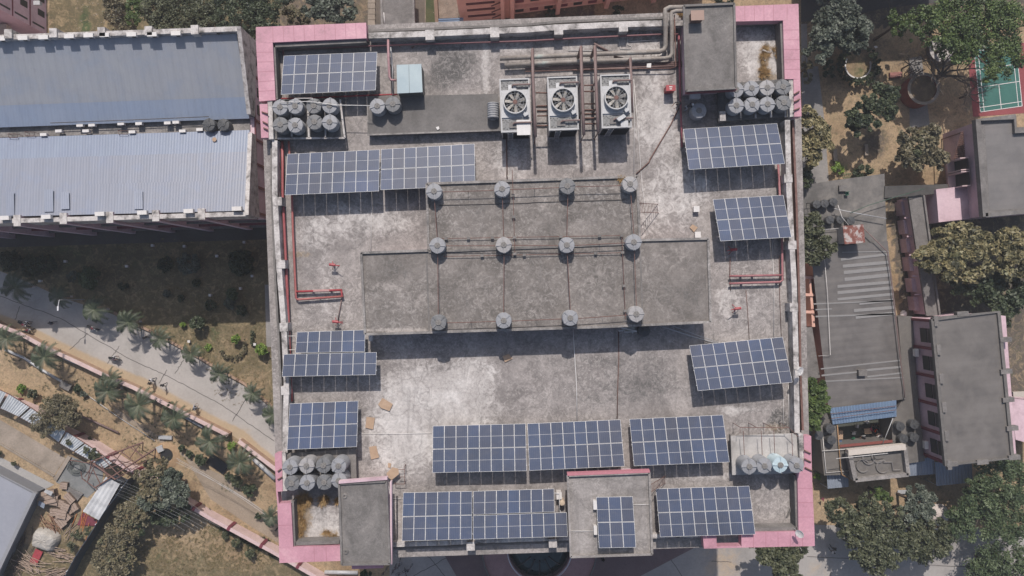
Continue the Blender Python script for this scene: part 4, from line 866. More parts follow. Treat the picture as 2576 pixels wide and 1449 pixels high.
t = thing('valve_set', 'tangle of grey valves and pipes at the lower edge of the raised block', 'valves', W(*t32(1130,1040), R))
for i, (a, b, z) in enumerate(((( 1060,1020),(1185,1050),1.6),((1045,1048),(1080,1045),1.2),((1150,1020),(1152,1068),1.4),((1090,1055),(1185,1052),1.0),((1065,1015),(1095,1050),.8))):
    m = MB(); m.tube([W(*t32(*a),R+z),W(*t32(*b),R+z)], .07, 6); m.build('valve_pipe', galv, t)
m = MB(); q = W(*t32(1135,1018), R+1.2); m.lathe([(.5,0),(.52,.9),(.3,1.1),(0,1.15)], 18, (q.x, q.y, R)); m.build('filter_drum', plain('olive_grey', (.25,.26,.22), .6), t)
tank(t32(1240,1048)[0], t32(1240,1048)[1], R, 'dark water tank in the shade below the raised block', kind='d', sc=.8)
boxy('white inverter box left of the stair room array, upper', t33, 868, 915, .25, .75, .5, whitem, base=R+3.2, name='inverter_box')
boxy('white inverter box left of the stair room array, lower', t33, 872, 1105, .25, .75, .5, whitem, base=R+3.2, name='inverter_box')
boxy('white junction box at the notched corner of the bottom array', t33, 597, 845, .45, .6, 1.0, whitem, name='inverter_box')
boxy('grey inverter box at the right end of the stepped array', t22, 985, 1103, .3, .5, 1.0, galv, name='inverter_box')
pipe('white post frame at the notched corner of the bottom array', [(*t33(565,823),R+1.2),(*t33(600,823),R+1.2),(*t33(598,965),R+1.2)], .04, whitem, name='post_frame', cat='frame')
u, v = t33(620,900); p = W(u, v, R+1.0); m = MB(); m.lathe([(.27,0),(.3,.5),(.27,.95),(.2,1.0),(0,1.02)], 18, (p.x, p.y, R)); tag(m.build('clay_drum', plain('cream_drum', (.5,.4,.3), .7)), 'cream coloured drum beside the notched array', 'drum')
# dish antennas
def dish(lb, u, v, z, base, d):
    p = W(u, v, z); t = thing('dish_antenna', lb, 'antenna', (p.x, p.y, base))
    m = MB(); pr = [(.0,.0),(.2,.02),(.4,.09)]; tmp = MB(); tmp.lathe(pr+[(.4,.11),(.2,.04),(0,.02)], 20)
    rot = Vector(d).normalized().to_track_quat('Z', 'Y').to_matrix()
    m.add([tuple(p+rot@Vector(x)) for x in tmp.v], tmp.f); m.build('dish', whitem, t)
    m = MB(); m.tube([p, (p.x, p.y, base)], .035, 6); m.build('mast', galv, t)
    m = MB(); m.tube([p, p+rot@Vector((0,0,.45))], .02, 5); m.build('feed_arm', galv, t)
dish('white dish antenna at the bottom right corner of the pink cornice', *t43(483,1128), R+2.6, R, (-1,-.4,1)); dish('white dish antenna on the right parapet above the bottom array', *t42(480,1350), R+2.4, R, (.7,-.3,1.2))
# dry grass tufts in the corners (nobody could count the blades)
def tufts(name, lb, spots, mat, n=60, hgt=.5, z=R, rad=.5):
    vs, fs = [], []
    for (u, v, ru, rv, cnt) in spots:
        for _ in range(cnt):
            a = random.random()*6.283; rr = math.sqrt(random.random()); c = W(u+math.cos(a)*rr*ru, v+math.sin(a)*rr*rv, z)
            for _ in range(n):
                a2 = random.random()*6.283; l = random.uniform(.3,1)*rad; d = Vector((math.cos(a2), math.sin(a2), 0)); w = Vector((-d.y, d.x, 0))*.014
                b = c+Vector((random.uniform(-.1,.1), random.uniform(-.1,.1), .02)); tip = b+d*l+Vector((0,0,random.uniform(.1,1)*hgt)); k = len(vs)
                vs += [b-w, b+w, tip+w*.3, tip-w*.3]; fs.append((k,k+1,k+2,k+3))
    me = bpy.data.meshes.new(name); me.from_pydata([tuple(p) for p in vs], [], fs); me.materials.append(mat)
    o = bpy.data.objects.new(name, me); col.objects.link(o); o['label'] = lb; o['category'] = 'grass'; o['kind'] = 'stuff'; return o
straw = mottled('straw', [(.22,.13,.05),(.36,.23,.1),(.45,.33,.17)], 1.5, 9, grit=.2)
tufts('dry_grass', 'straw coloured dry grass in the lower left corner of the terrace', [(752,1300,15,55,46),(765,1258,20,14,14),(812,1255,14,12,8),(848,1262,8,12,4),(742,1360,8,14,6),(845,1358,12,12,8),(820,1340,10,6,3)], straw)
tufts('dry_grass', 'straw coloured dry grass in the upper right corner of the terrace', [(1921,182,12,16,9),(1926,140,9,8,5),(1918,160,6,14,3),(1950,130,6,20,2),(1925,120,8,5,3)], straw)
tufts('dry_grass', 'brownish weeds beside the top right tank of the raised block', [(1566,458,9,9,6)], straw, z=ZS)
tufts('dry_grass', 'reddish weeds beside the header pipes at the stair room', [(1712,40,6,8,5)], straw, z=R+.6)
# ------------------------------------------------------------------ corrugated sheet
def corr_mat(name, cols, pitch, axis='X', scale=.12, rough=.45, stripes=.22, rot=0.0, dirt=.18):
    m, N, L, P = newmat(name); tc = N.new('ShaderNodeTexCoord'); vec = tc.outputs['Object']
    mp = N.new('ShaderNodeMapping'); mp.inputs['Rotation'].default_value = (0,0,rot); L.new(vec, mp.inputs[0])
    sc = N.new('ShaderNodeMapping'); sc.inputs['Scale'].default_value = (1.6,.12,1) if axis == 'X' else (.12,1.6,1); L.new(mp.outputs[0], sc.inputs[0])
    a = noise(N, L, scale*3, 4, .6, 0, sc.outputs[0]); b = noise(N, L, .35, 6, .65, .3, vec)
    c = ramp(N, L, b, [(.35+.3*i/max(1, len(cols)-1), x) for i, x in enumerate(cols)])
    c = mix(N, L, c, ramp(N, L, a, [(.35, .93), (.65, 1.0)]), 1.0, 'MULTIPLY')
    w2 = N.new('ShaderNodeTexWave'); w2.wave_type = 'BANDS'; w2.bands_direction = axis; w2.inputs['Scale'].default_value = .314/.95; w2.inputs['Distortion'].default_value = .4; L.new(mp.outputs[0], w2.inputs['Vector'])
    c = mix(N, L, c, ramp(N, L, w2.outputs['Fac'], [(.0, .965), (.25, 1.0), (.8, 1.01)]), 1.0, 'MULTIPLY')
    dn = noise(N, L, 1.1, 8, .75, 1.0, vec); c = mix(N, L, c, (.12,.11,.1), ramp(N, L, dn, [(.52, 0.0), (.75, dirt)]))
    w = N.new('ShaderNodeTexWave'); w.wave_type = 'BANDS'; w.bands_direction = axis; w.inputs['Scale'].default_value = .314/pitch; w.inputs['Distortion'].default_value = 0
    L.new(mp.outputs[0], w.inputs['Vector'])
    bm_ = N.new('ShaderNodeBump'); bm_.inputs['Strength'].default_value = .04; bm_.inputs['Distance'].default_value = .03; L.new(w.outputs['Fac'], bm_.inputs['Height']); L.new(bm_.outputs[0], P.inputs['Normal'])
    L.new(c, P.inputs['Base Color']); P.inputs['Roughness'].default_value = rough; return m
def corrugated(name, P4, pitch, amp, mat, parent=None, sub=1):
    """P4: TL,TR,BR,BL 3D; ribs run TL->BL, wave along TL->TR"""
    a, b, c, d = [Vector(p) for p in P4]; n = max(4, int((b-a).length/pitch))*4; vs, fs = [], []
    for i in range(n+1):
        s = i/n; z = amp*math.sin(i*math.pi/2)
        for t in range(sub+1):
            r = t/sub; p = (a*(1-s)+b*s)*(1-r)+(d*(1-s)+c*s)*r; vs.append((p.x, p.y, p.z+z))
    for i in range(n):
        for t in range(sub): k = i*(sub+1)+t; fs.append((k, k+1, k+sub+2, k+sub+1))
    m = MB(); m.add(vs, fs); return m.build(name, mat, parent)
def slantwall(mb, a, b, w, zb=None, drop=None, mi=0):
    a, b = Vector(a), Vector(b); d = b-a; d.z = 0; d.normalize(); n = Vector((-d.y, d.x, 0))*w/2
    za, zc = (a.z-drop, b.z-drop) if drop is not None else (zb, zb)
    vs = [a+n, a-n, b-n, b+n]+[Vector(((a+n).x,(a+n).y,za)), Vector(((a-n).x,(a-n).y,za)), Vector(((b-n).x,(b-n).y,zc)), Vector(((b+n).x,(b+n).y,zc))]
    mb.add(vs, [(0,1,2,3),(7,6,5,4),(0,4,5,1),(1,5,6,2),(2,6,7,3),(3,7,4,0)], mi)
# ------------------------------------------------------------------ left hall with two corrugated roofs
hall = thing('corrugated_roof_hall', 'long pink hall on the left with two blue-grey corrugated roofs', 'building', W(300,320,0))
ZN, ZV, ZS2 = 15.9, 12.9, 15.3
roofA = corr_mat('corrugated_blue_grey', [(.235,.26,.305),(.255,.27,.3),(.265,.28,.305)], .3, 'X', rot=-ROT)
roofB = corr_mat('corrugated_pale_blue', [(.195,.215,.265),(.205,.22,.265),(.195,.22,.285)], .3, 'X', rot=-ROT)
roofBl = corr_mat('corrugated_clear_blue', [(.205,.25,.335),(.225,.265,.34)], .3, 'X', rot=-ROT)
def hz(z0, z1, t): return z0+(z1-z0)*t
def roof_band(t0, t1, A, B, C, D, z0, z1, mat, lift=0):
    a, b = lerp(A, D, t0), lerp(B, C, t0); c, d = lerp(B, C, t1), lerp(A, D, t1)
    corrugated('roof_sheeting', [W(*a, hz(z0,z1,t0)+lift), W(*b, hz(z0,z1,t0)+lift), W(*c, hz(z0,z1,t1)+lift*.3), W(*d, hz(z0,z1,t1)+lift*.3)], .36, .006, mat, hall)
A, B, C, D_ = (-320,115.5),(595,85),(627,298),(-320,332)
roof_band(0, .42, A, B, C, D_, ZN, ZV, roofA); roof_band(.415, .75, A, B, C, D_, ZN, ZV, roofA, .04); roof_band(.745, 1, A, B, C, D_, ZN, ZV, roofBl, .08)
A, B, C, D_ = (-320,357),(628,327),(616,530),(-320,553)
roof_band(0, .27, A, B, C, D_, ZV, ZS2, mottled_b := corr_mat('corrugated_mid_blue', [(.19,.22,.29),(.2,.235,.3)], .3, 'X', rot=-ROT)); roof_band(.268, .62, A, B, C, D_, ZV, ZS2, roofB, .03); roof_band(.618, 1, A, B, C, D_, ZV, ZS2, roofB, .06)
patch_m = corr_mat('corrugated_blue_patch', [(.2,.222,.28),(.212,.235,.29)], .3, 'X', rot=-ROT)
for (x0, x1, y0, y1) in ((40,105,0,180),(330,400,-20,150),(455,520,0,130),(1010,1075,-10,130)):   # bluish replacement sheets
    u0, v0 = t12(x0, y0); u1, v1 = t12(x1, y1); z0 = hz(ZV, ZS2, .78)+.1; z1 = ZS2+.07
    corrugated('roof_patch', [W(u0,v0,z0),W(u1,v0-.7,z0),W(u1+1,v1-.7,z1),W(u0+1,v1,z1)], .36, .006, patch_m, hall)
mb = MB(); fp = [W(-330,104,16.2)[:2], W(603,72,16.2)[:2], W(622,538,15.4)[:2], W(-330,563,15.4)[:2]]
mb.prism(fp, 0, 12.2); mb.build('wall', pinkwall, hall)
mb = MB(); mb.pd([(-330,325),(628,300),(629,328),(-330,355)], 12.35, 12.21); mb.build('gutter_floor', concrete, hall)
mb = MB(); slantwall(mb, W(-330,106,ZN+.5), W(603,72,ZN+.7), .6, 12.2)
mb.build('parapet', parapet_m, hall)
mb = MB(); slantwall(mb, W(600,66,ZN+1.4), W(626,287,ZV+.8), .5, 12.2); mb.build('gable_parapet', parapet_m, hall)
mb = MB(); slantwall(mb, W(629,334,ZV+.6), W(620,541,ZS2+.6), .5, 12.2); mb.build('gable_parapet', parapet_m, hall)
mb = MB(); slantwall(mb, W(-330,566,ZS2+.25), W(622,538,ZS2+.25), .55, 12.2); mb.build('parapet', parapet_m, hall)
for x in (55, 395, 760, 1115, 1465):
    u, v = t11(x, 262-x*.022); m = MB(); q = W(u, v-3, ZN+1.0); m.box(q.x, q.y, 2, .9, 1.1, ZN-1.1, ROT); m.build('buttress', parapet_m, hall)
for i, (x, y) in enumerate(((130,222),(478,205),(828,197),(1175,185),(1520,172),(-250,235),(-600,250))):
    u, v = t12(x, y); q = W(u, v, ZS2+.3); m = MB(); m.box(q.x, q.y+.1, 0, .8, 1.3, ZS2+.28, ROT); m.build('buttress', [pinkwall][0], hall)
    m = MB(); m.box(q.x, q.y+.1, ZS2+.285, .86, 1.36, .06, ROT); m.build('buttress_cap', parapet_m, hall)
for k in range(4):
    m = MB(); a, b = Vector(fp[3])+Vector((0,-.15)), Vector(fp[2])+Vector((0,-.15)); c = (a+b)/2; m.box(c.x, c.y, .9+k*3.6, (b-a).length, .35, .35, math.atan2((b-a).y, (b-a).x)); m.build('sunshade_ledge', maroon if k % 2 else slab_grey, hall)
# east face details
ea, eb = Vector(fp[1]), Vector(fp[2]); dE = (eb-ea).normalized(); nE = Vector((-dE.y, dE.x)); nE = nE if nE.x > 0 else -nE; aE = math.atan2(dE.y, dE.x); LE = (eb-ea).length
for t0, z0, z1 in ((.02,12.2,14),):
    pass
m = MB()
for z in (4.2, 8.4, 11.9): c = (ea+eb)/2+nE*.05; m.box(c.x, c.y, z, LE-.3, .14, .3, aE)
m.build('wall_band', maroon, hall)
for tt in (.03, .2, .45, .56, .7, .83, .98):
    c = ea+dE*LE*tt+nE*.08; m = MB(); m.box(c.x, c.y, 0, .28, .2, 12.1, aE); m.build('wall_band', maroon, hall)
for tt, z in ((.1,9.5),(.15,6),(.28,9.5),(.33,6),(.38,9.6),(.76,7.5),(.1,2),(.3,2),(.65,3)):
    c = ea+dE*LE*tt+nE*.04; m = MB(); m.box(c.x, c.y, z, 1.2, .12, 1.5, aE); m.build('window', darkm, hall)
vent_xy = [('upper parapet', t11, [(0,290),(170,285),(325,280),(520,272),(665,265),(785,262),(990,258),(1145,258),(1325,250)], ZN+.9, 1),
           ('valley gutter', t11, [(325,1015),(440,988),(600,945),(645,987),(690,943),(910,933),(995,995),(1045,932),(1262,927),(1325,922),(1375,988),(1505,977)], 13.2, .7),
           ('lower parapet', t12, [(30,195),(345,187),(750,165),(1070,155),(1420,143),(1785,125)], ZS2+.8, 1)]
names = ['leftmost']+['%s from the left' % o for o in ORD[1:]]
for wh, f, pts, z, s in vent_xy:
    for i, (x, y) in enumerate(pts):
        u, v = f(x, y); p = W(u, v, z); t = thing('outdoor_unit', '%s white box of the %s on the left hall' % (names[i], wh), 'outdoor unit', (p.x, p.y, z-.5), 'white boxes along the %s' % wh)
        m = MB(); m.box(p.x, p.y, z-.45, 1.15*s, .5*s, .45, ROT); m.build('casing', whitem, t)
        m = MB(); m.box(p.x+.2, p.y-.26*s, z-.42, .45*s, .02, .3, ROT); m.build('grille', darkm, t)
        m = MB(); m.box(p.x-.3*s, p.y, z-.8, .06, .3, .36, ROT); m.box(p.x+.3*s, p.y, z-.8, .06, .3, .36, ROT); m.build('bracket', rust, t)
tank(524,313.3,12.5,'left one of two dark tanks in the roof gutter of the left hall','tanks in the hall gutter','d',1.1); tank(561,313.3,12.5,'right one of two dark tanks in the roof gutter of the left hall','tanks in the hall gutter','d',1.05)
flatbit('round tan tank lid lying on the lower hall roof', t11, [(1600+17*(1+math.cos(a*.7854)), 1052+17*math.sin(a*.7854)) for a in range(8)], ZV+.5, card, 'round_disc', 'disc')
for i, (x, y) in enumerate(((95,1025),(222,1010),(925,1000))):
    t = thing('bracket_frame', '%s rusty bracket frame in the hall roof gutter' % names[i], 'frame', W(*t11(x, y), 12.4)); m = MB()
    P_ = [t11(x-35,y-15), t11(x+40,y-12), t11(x+35,y+15), t11(x-30,y+12)]; m.tube([W(*p, 13.2) for p in P_+P_[:1]], .035, 4); m.build('frame_bar', rust, t)
    for p in P_: q = W(*p, 13.2); m = MB(); m.tube([q, (q.x, q.y, 12.36)], .03, 4); m.build('leg', rust, t)
pipe('thin dark pipe lying along the lower edge of the upper hall roof', [(*t11(380,928),ZV+.5),(*t11(1000,905),ZV+.5),(*t11(1575,880),ZV+.5)], .05, joint_m)
# ------------------------------------------------------------------ building at the top left corner
tl = thing('pink_building', 'pink building at the top left corner with stacked dark window slots', 'building', W(0,0,0))
q = [W(115,-70,0)[:2], W(117,87,0)[:2], W(-260,97,0)[:2], W(-260,-70,0)[:2]]; m = MB(); m.prism(q, 0, 15); m.build('wall', pinkwall, tl)
for yy in (80, 42, 5):
    for z0 in (.4, 3.9, 7.2, 10.6):
        c = W(116, yy-1, 0); m = MB(); m.box(c.x+.0, c.y, z0, .1, .8 if yy == 80 else .9, 2.5 if yy == 80 else 1.4); m.build('window', darkm, tl)
m = MB()
for z in (3.3, 6.7, 10.1): c = W(116,10,0); m.box(c.x+.03, c.y, z, .12, 8.8, .2)
m.build('floor_band', maroon, tl)
boxy('pale rooftop unit in front of the pink building at the top left', t11, 15, 225, 1.2, 1.5, 1.0, plain('cream_unit', (.4,.36,.3), .7), base=4)
boxy('small grey wall unit on the pink building at the top left', t11, 275, 20, .8, .5, .6, galv, base=6, name='outdoor_unit', cat='outdoor unit')
# ------------------------------------------------------------------ salmon building beyond the upper parapet
sb = thing('salmon_building', 'salmon coloured building with louvred windows beyond the upper parapet', 'building', W(1350,20,0))
a0, a1 = W(1159,55,0), W(1288,44,0); b0, b1 = W(1288,36,0), W(1760,-22,0)
m = MB(); m.prism([a0[:2], a1[:2], (a1.x, a1.y+10), (a0.x, a0.y+10)], 0, 13); m.build('wall', salmon, sb)
m = MB(); m.prism([b0[:2], b1[:2], (b1.x, b1.y+12), (b0.x+.1, b0.y+12)], 0, 12.8); m.build('wall', salmon, sb)
an = math.atan2((a1-a0).y, (a1-a0).x); an2 = math.atan2((b1-b0).y, (b1-b0).x)
for z in (1.6, 3.7, 5.8, 7.9, 10): c = a0*.42+a1*.58; c = a0.lerp(a1, .42); m = MB(); m.box(c.x, c.y-.03, z, 3.9, .16, .5, an); f = m.build('window', plain('maroon_dark', (.1,.03,.035), .7), sb)
for tt in (.82, 1.0): c = a0.lerp(a1, tt); m = MB(); m.box(c.x, c.y-.35, 0, .5, .8, 13, an); m.build('pilaster', salmon, sb)
c = a0.lerp(a1, .88); 
for z in (1.9, 4.0, 6.1): m = MB(); m.box(c.x-1.2, c.y-.5, z, 1.6, .15, .12, an+.3); m.build('bracket', rust, sb)
for fl in range(4):
    for i in range(13):
        c = b0.lerp(b1, (i+.5)/13); m = MB(); m.box(c.x, c.y-.1, fl*3.2+1.0, 1.2, .2, 1.3, an2); m.build('window', maroon if (i+fl) % 2 else darkm, sb)
    c = b0.lerp(b1, .5); m = MB(); m.box(c.x, c.y-.25, fl*3.2+2.75, (b1-b0).length, .5, .3, an2); m.build('floor_ledge', slab_grey if fl % 2 else salmon, sb)
for tt in (.0, .24, .5, .75): c = b0.lerp(b1, tt); m = MB(); m.box(c.x, c.y-.4, 0, .6, .9, 12.9, an2); m.build('pilaster', salmon, sb)
bl_m = corr_mat('corrugated_blue', [(.13,.19,.28),(.19,.25,.34)], .25, 'Y')
t = thing('sheet_shelter', 'small blue corrugated shelter beside the salmon building', 'shelter', W(1128,55,0))
corrugated('roof', [W(*t21(1500,197),2.8), W(*t21(1497,140),2.8), W(*t21(1685,132),2.8), W(*t21(1690,195),2.8)], .45, .06, bl_m, t)
for x, y in ((1505,190),(1505,145),(1680,140),(1682,190)): q = W(*t21(x,y),2.7); m = MB(); m.tube([q,(q.x,q.y,0)], .06, 6); m.build('post', galv, t)
# covered walkway and drain north of the roof
t = thing('covered_walkway', 'flat grey walkway roof running up from the upper parapet', 'walkway roof', W(993,20,0))
m = MB(); m.pd([t21(1065,-200),t21(1300,-200),t21(1310,250),t21(1072,250)], 4.0, 3.7); m.build('roof', slab_grey, t)
m = MB(); line_strip([t21(1062,-200),t21(1072,250)], .3, 4.2, m, .5); line_strip([t21(1303,-200),t21(1312,250)], .3, 4.2, m, .5); m.build('roof_lip', concrete, t)
m = MB(); m.pd([t21(1075,-200),t21(1290,-200),t21(1300,245),t21(1082,245)], 3.69, 0); m.build('wall', pinkwall, t)
pipe('white pipe lying on the walkway roof', z3(t21, [(1085,95),(1092,180)], 4.08), .06, whitem); 
t = thing('drain_cover', 'row of pale concrete drain covers beside the walkway roof', 'drain', W(933,40,0))
for k in range(7): m = MB(); y = -60+k*42; m.pd([t21(964,y),t21(1018,y),t21(1020,y+39),t21(965,y+39)], .35, 0); m.build('cover_slab', slab2, t)
t = thing('yard_wall', 'low brown wall beside the gravel lane', 'wall', W(1095,40,0)); m = MB(); line_strip([t21(1470,-100),t21(1490,250)], .5, 1.5, m, 1.5); m.build('wall', mottled('brown_wall', [(.16,.1,.07),(.26,.18,.13)], .6, 5), t)
# ------------------------------------------------------------------ portico at the bottom
po = thing('entrance_portico', 'round maroon entrance canopy with a dark glass centre below the bottom parapet', 'entrance canopy', W(1357,1378,0))
c = W(1357,1380,4.2); m = MB()
m.lathe([(4.35,3.9),(4.35,4.2),(8.0,4.2),(8.0,3.5),(7.7,3.5),(7.7,3.9),(4.35,3.9)], 64, (c.x,c.y,0)); m.build('canopy', mottled('maroon_canopy', [(.27,.165,.165),(.35,.22,.215)], .8, 9, grit=.3), po)
m = MB(); m.lathe([(7.85,4.201),(7.85,4.5),(8.0,4.5),(8.0,4.0)], 64, (c.x,c.y,0)); m.build('canopy_rim', slab_grey, po)
m = MB(); m.lathe([(4.3,3.0),(4.0,3.5),(3.2,4.0),(2.0,4.35),(0,4.45)], 48, (c.x,c.y,0)); m.build('glass_dome', mottled('dark_teal_glass', [(.012,.025,.028),(.03,.05,.052)], .8, 3, .12), po)
for a in (-2.4,-2.0,-1.57,-1.1,-.7): m = MB(); m.tube([(c.x+4.2*math.cos(a),c.y+4.2*math.sin(a),3.2),(c.x+3.2*math.cos(a),c.y+3.2*math.sin(a),4.05),(c.x+1.6*math.cos(a),c.y+1.6*math.sin(a),4.45)], .12, 5); m.build('rib', darkm, po)
m = MB()
for z in (4.5, 4.85): m.tube([(c.x+4.45*math.cos(a*math.pi/24),c.y+4.45*math.sin(a*math.pi/24),z) for a in range(22,52)], .035, 5)
for a in range(22, 52, 2): m.tube([(c.x+4.45*math.cos(a*math.pi/24),c.y+4.45*math.sin(a*math.pi/24),4.2),(c.x+4.45*math.cos(a*math.pi/24),c.y+4.45*math.sin(a*math.pi/24),4.87)], .02, 4)
m.build('railing', white_met, po)
for a in (-2.6,-2.0,-1.2,-.55): m = MB(); m.lathe([(.35,0),(.35,3.9)], 14, (c.x+6.5*math.cos(a),c.y+6.5*math.sin(a),0)); m.build('column', pinkwall, po)
# ------------------------------------------------------------------ right side buildings
rib = corr_mat('long_shed_sheeting', [(.1,.093,.088),(.125,.116,.11),(.15,.14,.132)], .9, 'Y', rot=-ROT, dirt=.4)
ls = thing('long_shed', 'long low grey shed right of the main building with pale roof strips', 'building', W(2150,750,0))
ZL = 3.7
m = MB(); m.pd([(2012,468),(2086,455),(2225,437),(2229,560),(2232,610),(2036,640),(2016,560)], ZL, .0); m.build('roof', mottled('shed_flat_roof', [(.1,.095,.09),(.16,.15,.14),(.23,.21,.19)], .3, 3.5, contrast=(.38,.68)), ls)
corrugated('roof_sheeting', [W(2084,1027,ZL+.2),W(2039,628,ZL+.2),W(2233,606,ZL+.2),W(2279,1004,ZL+.2)][:4], 1.0, .008, rib, ls)
m = MB(); m.pd([(2042,632),(2230,612),(2276,1000),(2087,1022)], ZL-.4, 0); m.build('wall', salmon, ls)
strips = [(800,1150,455,448,4),(790,1150,510,470,9),(805,1152,560,530,12),(812,1160,608,575,13),(818,1162,660,625,13),(765,1165,713,680,11),(765,1185,760,722,12),(765,1190,810,770,10),(585,1185,845,820,5),(930,1190,843,815,10),(600,725,888,882,5),(890,1195,895,870,12),(600,1190,940,920,6),(902,1200,945,915,13),
          (640,1245,1335,1270,5),(980,1250,1345,1320,8),(645,925,1385,1358,6),(990,1255,1395,1365,6),(650,1265,1430,1400,5)]
for x0, x1, y0, y1, w in strips:
    d = lambda x, y: W(*t42(x, y), ZL+.25)
    m = MB(); m.slab([d(x0,y0-w),d(x1,y1-w),d(x1+2,y1+w),d(x0+2,y0+w)], .03); m.build('pale_roof_strip', plain('pale_strip', (.23,.225,.222), .7), ls)
pipe('thin white pipe running along the left of the long shed roof', z3(t42, [(665,470),(690,760),(713,1230),(622,1238)], ZL+.6), .035, whitem)
pipe('grey pipe along the right edge of the long shed roof', z3(t42, [(968,280),(1142,450),(1165,600),(1205,950),(1245,1300)], ZL+.75)+z3(t43, [(1265,0),(1275,105)], ZL+.6), .07, pipebrown)
pipe('green pipe slanting over the shed roof to the far walkway', z3(t42, [(860,160),(1000,100),(1180,45),(1420,-25)], ZL+1.0), .045, plain('green_pipe', (.05,.1,.07), .5))
pipe('grey pipe slanting right across the upper part of the shed roof', z3(t42, [(740,125),(880,155),(1135,200)], ZL+.9), .06, galv)
pipe('white pipe from the small tanks to the rusty cabin roof', z3(t42, [(770,100),(800,190),(850,250)], ZL+1.2), .04, whitem)
pipe('white pipe frame round the lower row of small tanks', z3(t42, [(650,215),(650,285),(800,272)], ZL+.5), .04, whitem)
boxy('dark grey roof vent on the long shed', t42, 958, 1365, 1.1, .8, .7, slab_grey, base=ZL+.1, name='roof_vent', cat='vent')
t = thing('rusty_cabin', 'small cabin on the long shed with a rust streaked peaked sheet roof', 'cabin', W(*t42(890,320), ZL))
rs = mottled('rust_streaked_sheet', [(.16,.05,.035),(.22,.08,.06),(.42,.38,.36)], .9, 6, .6, contrast=(.42,.58))
p = [W(*t42(805,255),ZL+2.2), W(*t42(903,250),ZL+2.5), W(*t42(908,388),ZL+2.5), W(*t42(820,394),ZL+2.2), W(*t42(962,244),ZL+2.2), W(*t42(975,380),ZL+2.2)]
m = MB(); m.slab([p[0],p[1],p[2],p[3]], .05); m.build('roof', rs, t); m = MB(); m.slab([p[1],p[4],p[5],p[2]], .05); m.build('roof', rs, t)
m = MB(); m.pd([t42(815,262),t42(950,255),t42(962,378),t42(828,385)], ZL+2.1, ZL); m.build('wall', galv, t)
sm = [(2055.5,513.7),(2075.8,512),(2097.5,508),(2089,553),(2115,552.3),(2141.5,554.7)]
for i, (u, v) in enumerate(sm): tank(u, v, ZL+.05, '%s small dark tank in the %s row at the upper end of the long shed' % (['left','middle','right'][i%3], ['upper','lower'][i//3]), 'small tanks on the long shed', 'd', .78)
t = thing('box_seat', 'black open box frame beside the small tanks of the long shed', 'frame', W(*t42(543,105), ZL)); m = MB(); P_ = [t42(530,85),t42(560,85),t42(560,125),t42(530,125)]; m.tube([W(*a,ZL+.8) for a in P_+P_[:1]], .05, 4); m.build('frame_bar', darkm, t)
green_m = plain('green_plastic', (.02,.12,.06), .5)
def chair(lb, u, v, z, mat, rz=0.0, group=None):
    p = W(u, v, z+.45); t = thing('chair', lb, 'chair', (p.x, p.y, z), group)
    c, s = math.cos(rz), math.sin(rz)
    m = MB(); m.box(p.x, p.y, z+.42, .48, .46, .04, rz); m.build('seat', mat, t)
    m = MB(); m.box(p.x-s*-.0+(-s)*.22, p.y+c*.22, z+.46, .46, .04, .42, rz); m.build('backrest', mat, t)
    for a, b in ((-.2,-.2),(.2,-.2),(.2,.2),(-.2,.2)): m = MB(); m.box(p.x+a*c-b*s, p.y+a*s+b*c, z, .04, .04, .42, rz); m.build('leg', mat, t)
chair('green plastic chair at the upper end of the long shed roof', *t42(838,12), ZL, green_m, .1); 
boxy('grey box at the upper edge of the long shed roof', t41, 808, 1420, 1.0, .8, .4, slab_grey, base=ZL)
# left annex with salmon frames
t = thing('lean_to', 'salmon framed open passage left of the long shed', 'passage', W(2030,760,0))
for y in (645, 775, 905): m = MB(); m.pd([t42(508,y-12),t42(590,y-8),t42(592,y+12),t42(510,y+10)], 3.2, 2.8); m.build('beam', salmon, t)
m = MB(); m.pd([t42(550,632),t42(566,632),t42(598,1018),t42(575,1018)], 3.0, 0); m.build('wall', salmon, t)
an_ = thing('annex', 'plain grey flat annex roof between the main building and the long shed', 'building', W(2030,900,0)); m = MB(); m.pd([t42(480,1025),t42(575,1020),t42(635,1400),t42(480,1440)], 3.0, 2.8); m.build('roof', slab_grey, an_); m = MB(); m.pd([t42(484,1030),t42(572,1025),t42(630,1395),t42(484,1435)], 2.79, 0); m.build('wall', pinkwall, an_)
# corridor building
co = thing('corridor_building', 'narrow grey corridor roof with a pink window wall right of the long shed', 'building', W(2320,640,0))
m = MB(); m.pd([t42(1300,30),t42(1425,25),t42(1545,930),t42(1438,935)], 3.6, 3.3); m.build('roof', slab_grey, co)
m = MB(); m.pd([t42(1310,40),t42(1418,35),t42(1535,922),t42(1445,925)], 3.29, 0); m.build('wall', pinkwall, co)
m = MB(); line_strip([t42(1420,25),t42(1540,930)], .25, 3.9, m, .4); m.build('roof_lip', slab_grey, co)
for y0 in (70, 210, 350, 490, 650, 790): m = MB(); m.pd([t42(1235+y0*.13,y0),t42(1275+y0*.13,y0),t42(1290+y0*.13,y0+105),t42(1250+y0*.13,y0+105)], 1.6, 0); m.build('window_bay', pinkwall, co); m = MB(); m.pd([t42(1245+y0*.13,y0-20),t42(1310+y0*.13,y0-22),t42(1310+y0*.13,y0-12),t42(1245+y0*.13,y0-10)], 2.4, 2.2); m.build('beam', pinkwall, co)
m = MB(); m.pd([t42(1125,-45),t42(1600,-60),t42(1605,5),t42(1290,35),t42(1120,45)], 3.9, 3.6); m.build('roof', mottled('dark_slab', [(.05,.048,.046),(.09,.085,.08)], .5, 4), co)
